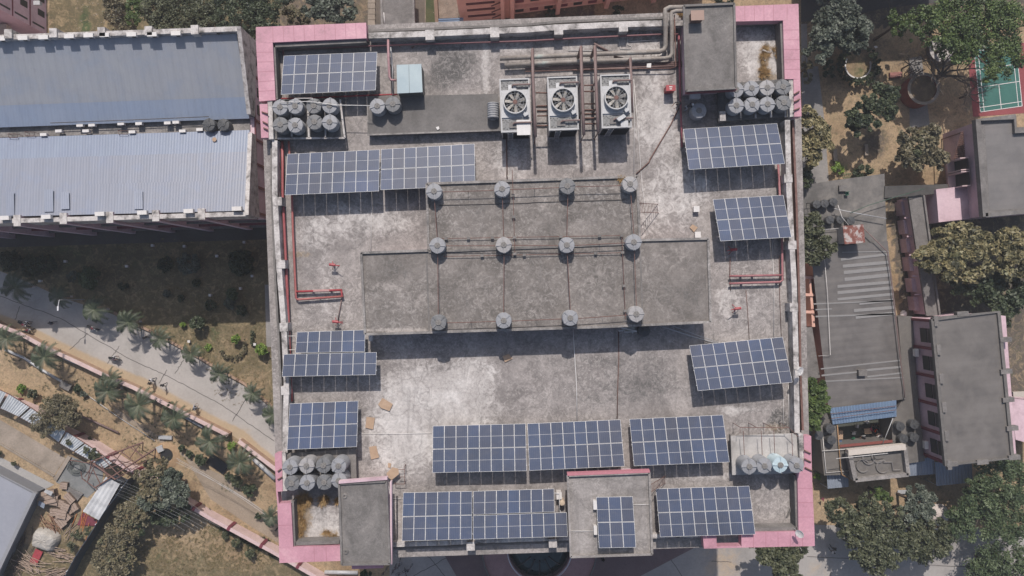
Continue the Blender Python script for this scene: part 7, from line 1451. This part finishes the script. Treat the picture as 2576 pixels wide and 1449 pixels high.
# ------------------------------------------------------------------ people, cycles
def person(lb, u, v, z0, ang, pose, shirt, trousers, hair=(.01,.01,.01), cap=None, zref=1.0, group=None):
    p = W(u, v, z0+zref); t = thing('person', lb, 'person', (p.x,p.y,z0), group); t.rotation_euler = (0,0,ang)
    # facing +Y in local space
    J = {'pel':(0,0,.92),'che':(0,.01,1.25),'nec':(0,.01,1.45),'hed':(0,.03,1.6),'top':(0,.03,1.7)}
    if pose == 'walk': J.update(hl=(-.1,0,.88),kl=(-.11,.2,.5),al=(-.11,.22,.08),tl=(-.12,.38,.04),hr=(.1,0,.88),kr=(.11,.02,.47),ar=(.11,-.28,.12),tr=(.11,-.15,.03),sl=(-.19,0,1.4),el=(-.26,-.12,1.14),wl=(-.26,-.05,.9),sr=(.19,0,1.4),er=(.26,.1,1.14),wr=(.24,.28,.98))
    elif pose == 'ride': J.update(pel=(0,0,.85),che=(0,.12,1.14),nec=(0,.18,1.33),hed=(0,.22,1.48),top=(0,.23,1.58),hl=(-.1,0,.82),kl=(-.17,.4,.68),al=(-.14,.32,.28),tl=(-.14,.46,.24),hr=(.1,0,.82),kr=(.17,.4,.68),ar=(.14,.32,.28),tr=(.14,.46,.24),sl=(-.19,.15,1.28),el=(-.28,.36,1.08),wl=(-.26,.58,1.03),sr=(.19,.15,1.28),er=(.28,.36,1.08),wr=(.26,.58,1.03))
    elif pose == 'sit': J.update(pel=(0,0,.5),che=(0,-.02,.82),nec=(0,0,1.02),hed=(0,.04,1.17),top=(0,.04,1.27),hl=(-.1,0,.48),kl=(-.13,.42,.5),al=(-.13,.45,.09),tl=(-.13,.6,.05),hr=(.1,0,.48),kr=(.13,.42,.5),ar=(.13,.45,.09),tr=(.13,.6,.05),sl=(-.19,0,.97),el=(-.25,.12,.72),wl=(-.15,.32,.6),sr=(.19,0,.97),er=(.25,.12,.72),wr=(.15,.32,.6))
    elif pose == 'bend': J.update(che=(0,.22,1.16),nec=(0,.38,1.26),hed=(0,.5,1.3),top=(0,.6,1.32),hl=(-.1,0,.88),kl=(-.14,.1,.48),al=(-.15,.0,.08),tl=(-.16,.16,.04),hr=(.1,0,.88),kr=(.14,.1,.48),ar=(.15,-.1,.08),tr=(.16,.06,.04),sl=(-.18,.33,1.22),el=(-.24,.5,1.0),wl=(-.18,.72,.92),sr=(.18,.33,1.22),er=(.24,.5,1.0),wr=(.18,.74,.95))
    else: J.update(hl=(-.1,0,.88),kl=(-.11,.02,.48),al=(-.12,-.02,.08),tl=(-.13,.14,.04),hr=(.1,0,.88),kr=(.11,.02,.48),ar=(.12,-.02,.08),tr=(.13,.14,.04),sl=(-.19,0,1.4),el=(-.25,-.02,1.12),wl=(-.24,.1,.88),sr=(.19,0,1.4),er=(.25,-.02,1.12),wr=(.24,.1,.88))
    rad = dict(pel=.14,che=.15,nec=.06,hed=.095,top=.06,hl=.095,kl=.06,al=.04,tl=.035,hr=.095,kr=.06,ar=.04,tr=.035,sl=.06,el=.042,wl=.03,sr=.06,er=.042,wr=.03)
    E = [('pel','che'),('che','nec'),('nec','hed'),('hed','top'),('pel','hl'),('hl','kl'),('kl','al'),('al','tl'),('pel','hr'),('hr','kr'),('kr','ar'),('ar','tr'),('che','sl'),('sl','el'),('el','wl'),('che','sr'),('sr','er'),('er','wr')]
    for s in 'lr':
        w = Vector(J['w'+s]); e = Vector(J['e'+s]); d = (w-e).normalized(); sx = -1 if s == 'l' else 1; side = Vector((sx*.8,.2,.1)).normalized(); side = (side-d*side.dot(d)).normalized()
        J['p'+s] = tuple(w+d*.08); rad['p'+s] = .03; E.append(('w'+s,'p'+s))
        for k in range(4):
            off = side*(.025-.016*k)*1.2; ln = (.06,.075,.08,.065)[::-1][k] if s == 'l' else (.065,.08,.075,.06)[k]; J['f%s%d' % (s,k)] = tuple(w+d*.1+off); J['g%s%d' % (s,k)] = tuple(w+d*(.1+ln)+off+Vector((0,0,-.02)))
            rad['f%s%d' % (s,k)] = .009; rad['g%s%d' % (s,k)] = .008; E += [('p'+s,'f%s%d' % (s,k)),('f%s%d' % (s,k),'g%s%d' % (s,k))]
        J['h'+s+'t'] = tuple(w+d*.07-side*.055); rad['h'+s+'t'] = .01; E.append(('w'+s,'h'+s+'t'))
    keys = list(J); me = bpy.data.meshes.new('body'); me.from_pydata([J[k] for k in keys], [(keys.index(a), keys.index(b)) for a, b in E], []); o = bpy.data.objects.new('body', me); col.objects.link(o)
    md = o.modifiers.new('s', 'SKIN'); md.use_smooth_shade = True
    for i, k in enumerate(keys): me.skin_vertices[0].data[i].radius = (rad[k], rad[k]*(.8 if k in ('pel','che') else 1)); me.skin_vertices[0].data[i].use_root = (k == 'pel')
    o.modifiers.new('d', 'SUBSURF').levels = 1
    dg = bpy.context.evaluated_depsgraph_get(); nm = bpy.data.meshes.new_from_object(o.evaluated_get(dg)); o.modifiers.clear(); o.data = nm; nm.name = 'body'
    sm = plain('cloth_%d%d%d' % tuple(int(c*99) for c in shirt), shirt, .9); tm = plain('cloth_%d%d%d' % tuple(int(c*99) for c in trousers), trousers, .9)
    nm.materials.clear(); 
    for mm in (skin, sm, tm, black_m): nm.materials.append(mm)
    S_ = lambda a, b, c: min(1, max(0, (c-a).dot(b-a)/max(1e-6, (b-a).length_squared)))
    seg = [(Vector(J[a]), Vector(J[b]), a, b) for a, b in E]
    for f in nm.polygons:
        c = f.center; best = min(seg, key=lambda s: (s[0].lerp(s[1], S_(s[0], s[1], c))-c).length); n_ = best[2]+best[3]
        if best[3][0] == 't' and best[2][0] == 'a': mi = 3
        elif best[2] in ('hl','hr','kl','kr') or best[3] in ('hl','hr'): mi = 2
        elif best[2] in ('pel','che','sl','sr') : mi = 1
        else: mi = 0
        f.material_index = mi
    o.parent = t
    hd = Vector(J['hed']); m = MB(); tmp = MB(); tmp.lathe([(0,.125),(.06,.115),(.1,.07),(.112,.01),(.1,-.05)], 14); m.add([(hd.x+x, hd.y-.012+y, hd.z+z) for x, y, z in tmp.v], tmp.f)
    ob = m.build('cap' if cap else 'hair', plain('cap_%d' % int(cap[0]*99), cap, .8) if cap else plain('hair', (.012,.01,.01), .6)); ob.parent = t; 
    m = MB(); f0 = hd+Vector((0,.088,-.03)); m.add([f0+Vector(q) for q in ((-.012,0,0),(.012,0,0),(0,.035,-.02),(0,0,.04))], [(0,1,2),(1,3,2),(3,0,2)]); n2 = m.build('nose', skin); n2.parent = t
    m = MB(); m.box(hd.x-.035, hd.y+.092, hd.z-.0, .022,.01,.012); m.box(hd.x+.035, hd.y+.092, hd.z-.0, .022,.01,.012); m.box(hd.x, hd.y+.09, hd.z-.075, .05,.01,.012); n3 = m.build('eyes_and_mouth', darkm); n3.parent = t
    return t
def wheel(m1, m2, x, r, w=.035):
    a = [(x+r*math.cos(k*math.pi/10), 0, r+w+r*math.sin(k*math.pi/10)) for k in range(21)]; m1.tube(a, w, 6)
    for k in range(8): m2.tube([(x,0,r+w),(x+r*math.cos(k*math.pi/4),0,r+w+r*math.sin(k*math.pi/4))], .006 if w < .04 else .015, 3)
def cycle(kind):
    t = thing('bicycle' if kind == 'b' else 'motorcycle', None, 'bicycle' if kind == 'b' else 'motorcycle', (0,0,0)); X = .54 if kind == 'b' else .64; r = .32 if kind == 'b' else .27; w = .022 if kind == 'b' else .06
    for x in (-X, X): a, b = MB(), MB(); wheel(a, b, x, r, w); o = a.build('wheel', black_m, t); b.build('spokes', galv, o)
    m = MB()
    if kind == 'b':
        for q in ([(-X,0,.34),(-.12,0,.3),(.38,0,.78),(-.22,0,.8),(-.12,0,.3)],[(-X,0,.34),(-.22,0,.8)],[(.36,0,.95),(.42,0,.7),(X,0,.34)]): m.tube(q, .02, 6)
        m.build('frame', plain('cycle_frame', (.12,.02,.025), .4), t); m = MB(); m.tube([(.3,-.28,.98),(.38,-.1,.97),(.38,.1,.97),(.3,.28,.98)], .016, 6); m.build('handlebar', galv, t)
        m = MB(); m.box(-.24,0,.84,.24,.14,.05); m.build('saddle', black_m, t)
    else:
        m.tube([(-.55,0,.5),(0,0,.55),(.45,0,.75),(.52,0,.9)], .08, 8); m.tube([(.5,0,.85),(X,0,.33)], .035, 6); m.tube([(-.1,0,.35),(-X,0,.33)], .04, 6); m.build('frame', darkm, t)
        m = MB(); tmp = MB(); tmp.lathe([(0,.14),(.1,.12),(.15,.03),(.14,-.06),(0,-.1)], 12); m.add([(.22+x*1.9, y, .85+z) for x, y, z in tmp.v], tmp.f); m.build('fuel_tank', plain('dark_red_tank', (.12,.02,.03), .3), t)
        m = MB(); m.box(-.28,0,.76,.72,.26,.1); m.build('seat', black_m, t); m = MB(); m.tube([(.35,-.36,1.02),(.46,-.1,1.0),(.46,.1,1.0),(.35,.36,1.02)], .02, 6); m.build('handlebar', galv, t)
        m = MB(); m.box(0,0,.28,.36,.3,.3); m.build('engine', galv, t); m = MB(); m.tube([(.58,0,.86),(.66,0,.86)], .09, 10); m.build('headlight', white_met, t); m = MB(); m.tube([(.1,-.15,.3),(-.75,-.18,.36)], .045, 6); m.build('exhaust', galv, t)
    return t
BK, MT = cycle('b'), cycle('m'); cu_ = set()
def put(kind, lb, u, v, rz, z=.03, zr=.4, tilt=0):
    p = W(u, v, z+zr); pr = BK if kind == 'b' else MT
    if kind not in cu_: cu_.add(kind); t = pr; t.location = (p.x,p.y,z); t.rotation_euler = (tilt,0,rz); t['label'] = lb
    else: t = dup(pr, (p.x,p.y,z), rz, lb); t.rotation_euler = (tilt,0,rz)
    return p
G_, K_, N_, Wt = (.12,.13,.15), (.02,.02,.025), (.03,.035,.06), (.6,.6,.62)
u, v = t12(180,995); p = put('m','motorcycle with a white-shirted rider at the left end of the road', u, v, -.5); person('rider in a pale shirt on the motorcycle at the left end of the road', u+3, v-5, .03, -.5-1.57, 'ride', (.4,.42,.45), K_, zref=1.2)
u, v = t12(700,1025); put('m','black motorcycle parked under the palm beside the road', u, v, -.35); person('person in dark clothes beside the parked motorcycle', *t12(715,970), .03, 2.2, 'stand', K_, N_, zref=1.2)
u, v = t12(865,1258); put('m','red motorcycle in the middle of the sunlit road', u, v, -.25); person('rider in a white shirt on the red motorcycle', u-6, v-4, .03, -.25-1.57, 'ride', Wt, N_, zref=1.2)
put('m','yellowish scooter parked by the kerb at the left', *t12(212,1045), .3)
person('person in navy walking on the shaded part of the road', *t12(388,988), .03, 1.7, 'walk', N_, N_, zref=1.0)
person('person in black walking next to a lawn-side palm', *t12(1092,1100), .03, .6, 'walk', K_, K_, zref=1.2)
person('person in a white shirt walking near the middle palms below the road', *t13(1140,-30), .03, 1.9, 'walk', Wt, N_, zref=1.2); person('person in dark clothes beside the white-shirted walker', *t13(1135,-6), .03, 1.9, 'walk', K_, K_, zref=1.0); person('person in black walking behind the white-shirted walker', *t13(1230,8), .03, 2.2, 'walk', K_, K_, zref=1.0)
person('person in a pale shirt leaning at the roadside wall', *t13(1455,185), .03, -.8, 'bend', (.35,.37,.42), N_, zref=1.2); person('second person in grey at the roadside wall', *t13(1470,190), .03, -.5, 'stand', G_, G_, zref=1.0)
person('person in dark clothes walking on the forecourt at the lower right', *t43(738,1240), .03, 3.4, 'walk', K_, K_, zref=1.0); person('person in a white top walking beside the dark clothed one at the lower right', *t43(735,1268), .03, 3.4, 'walk', Wt, K_, zref=1.2)
person('man in black reaching forward on the roof beside the stair room', *t31(1512,770), R, 2.2, 'bend', K_, N_, zref=1.0); person('man with a white cap bending over the single roof tank', *t31(1567,800), R, -1.3, 'bend', (.03,.03,.04), (.3,.32,.36), cap=(.6,.6,.6), zref=1.2)
person('person in black standing below the square stair room', *t33(928,1325), .05, .2, 'stand', K_, (.02,.03,.04), zref=1.0)
person('person in grey standing at the left edge of the bottom cornice', *t23(278,1095), 0, 1.2, 'stand', K_, K_, zref=1.0)
for i, (x, y, c_, lb) in enumerate(((1040,330,K_,'seated person in black at the top of the courtyard group'),(1022,343,(.5,.06,.15),'seated person in pink in the courtyard group'),(1055,352,(.6,.07,.03),'seated person in orange in the courtyard group'),(1075,335,K_,'seated person in black at the right of the courtyard group'),(965,405,K_,'seated person in black in the middle of the courtyard'),(1090,395,(.04,.03,.05),'seated person in dark violet beside the white chair'))):
    q = t43(x, y); chair('dark chair under the %s' % lb.replace('seated ', ''), q[0], q[1], .06, darkm, .5*i); person(lb, q[0], q[1], .06, .5*i-1.57*(i%2), 'sit', c_, K_, zref=.8)
for i, (x, y, rz, lb) in enumerate(((1275,1390,.9,'bicycle standing apart with both wheels plainly visible'),(1200,1350,1.3,'bicycle at the top of the parked group'),(1185,1375,.6,'second bicycle from the top of the parked group'),(1160,1395,1.1,'bicycle nearest the pink ledge'),(1215,1420,.4,'bicycle at the lower side of the parked group'),(1090,1410,.9,'bicycle partly behind the pink ledge'),(1250,1430,1.8,'red bicycle at the bottom edge'))): put('b', lb, *t23(x, y), rz, .035, .3, .12)
T_('small_bush','dark shrub beside the pipe under the pink ledge', [(*t23(965,1425),14),(*t23(930,1430),10)], 1.5, 'dark', 700, .2, 16, 'bush', trunk=False)
for lb, x, y, sz in (('white sack in the strip beside the long shed', 1270, 920, .5),):
    q = W(*t42(x, y), .3); m = MB(); m.lathe([(sz,0),(sz*1.05,.15),(sz*.6,.4),(0,.42)], 9, (q.x,q.y,0)); tag(m.build('sack', whitem), lb, 'sack')
flatbit('pale sheet lying near the pale grey tree', t43, [(1222,800),(1300,800),(1298,830),(1218,828)], .3, galv, 'loose_sheet', 'sheet'); flatbit('maroon cloth hanging near the service block', t43, [(640,865),(665,855),(662,890)], 1.0, maroon, 'cloth_scrap', 'cloth')
m = MB(); q = W(*t43(1525,985), 0); m.lathe([(1.6,.03),(1.1,.25),(.4,.4),(0,.42)], 16, (q.x,q.y,0)); tag(m.build('sand_heap', mottled('white_sand', [(.45,.38,.34),(.6,.55,.52)], 1.2, 6)), 'low heap of white sand at the lower right', 'sand')
chair('dark open box seat between the trees at the lower right', *t43(1185,930), 0, darkm, .2)
gm = mottled('grass_blades', [(.09,.085,.035),(.2,.16,.08),(.3,.24,.13)], .25, 3, grit=.2)
tufts('rough_grass', 'rough dry grass over the open field at the bottom', [(600,1400,90,40,380),(450,1400,110,50,420),(420,1330,50,40,120),(560,1340,60,25,160)], gm, n=12, hgt=.25, z=0, rad=.25)
tufts('lawn_grass', 'short tufted grass over the lawn beside the main building', [(560,830,110,110,420),(400,700,180,100,300),(600,960,70,60,160)], gm, n=10, hgt=.18, z=0, rad=.2)
tufts('sandy_weeds', 'sparse weeds on the sandy strip below the road', [(200,1000,130,50,120),(420,1100,110,60,140),(600,1200,60,40,60),(80,890,70,30,60)], mottled('weed_green', [(.04,.05,.02),(.1,.11,.045)], .5, 4), n=12, hgt=.25, z=0, rad=.25)
tufts('wall_weeds', 'weeds growing along the outer foot of the boundary wall', [(560,1320,12,12,30),(590,1335,16,10,40),(620,1352,16,10,40),(655,1375,16,10,40),(690,1392,12,10,30),(520,1290,14,12,30),(640,1362,40,14,60)], mottled('weed_green2', [(.03,.04,.018),(.08,.09,.04)], .5, 4), n=26, hgt=.5, z=0, rad=.4)
# small litter over the open ground (nobody could count it)
mb = MB()
for (u0, v0, u1, v1, n) in ((0,1010,700,1400,240),(60,860,680,1110,60),(2060,1230,2330,1330,60),(160,0,340,80,50),(2460,860,2576,1100,60),(1090,0,1160,60,40)):
    for _ in range(n):
        q = W(random.uniform(u0,u1), random.uniform(v0,v1), 0); s = random.uniform(.04,.14); mb.box(q.x, q.y, .0, s, s*.7, s*.5, random.random()*3)
o = struct('pebbles', mb, mottled('pebble', [(.2,.16,.12),(.45,.4,.35)], 3, 9), 'stuff'); o['label'] = 'scattered stones and litter on the bare earth'; o['category'] = 'stones'

# ------------------------------------------------------------------ air: one even volume round camera and ground, sky outside
mb = MB(); mb.box(0, 0, -2.0, 460, 460, 108.0); hz_o = struct('haze', mb, None if 0 else bpy.data.materials.new('haze_air'), 'stuff')
hm = hz_o.data.materials[0]; hm.use_nodes = True; hn = hm.node_tree.nodes; hn.remove(hn['Principled BSDF'])
pv = hn.new('ShaderNodeVolumePrincipled'); pv.inputs['Color'].default_value = (.93,.95,1.0,1); pv.inputs['Density'].default_value = .00045; pv.inputs['Anisotropy'].default_value = .2
hm.node_tree.links.new(pv.outputs[0], hn['Material Output'].inputs['Volume']); hz_o['label'] = 'thin pale haze in the air over the whole campus'; hz_o['category'] = 'haze'
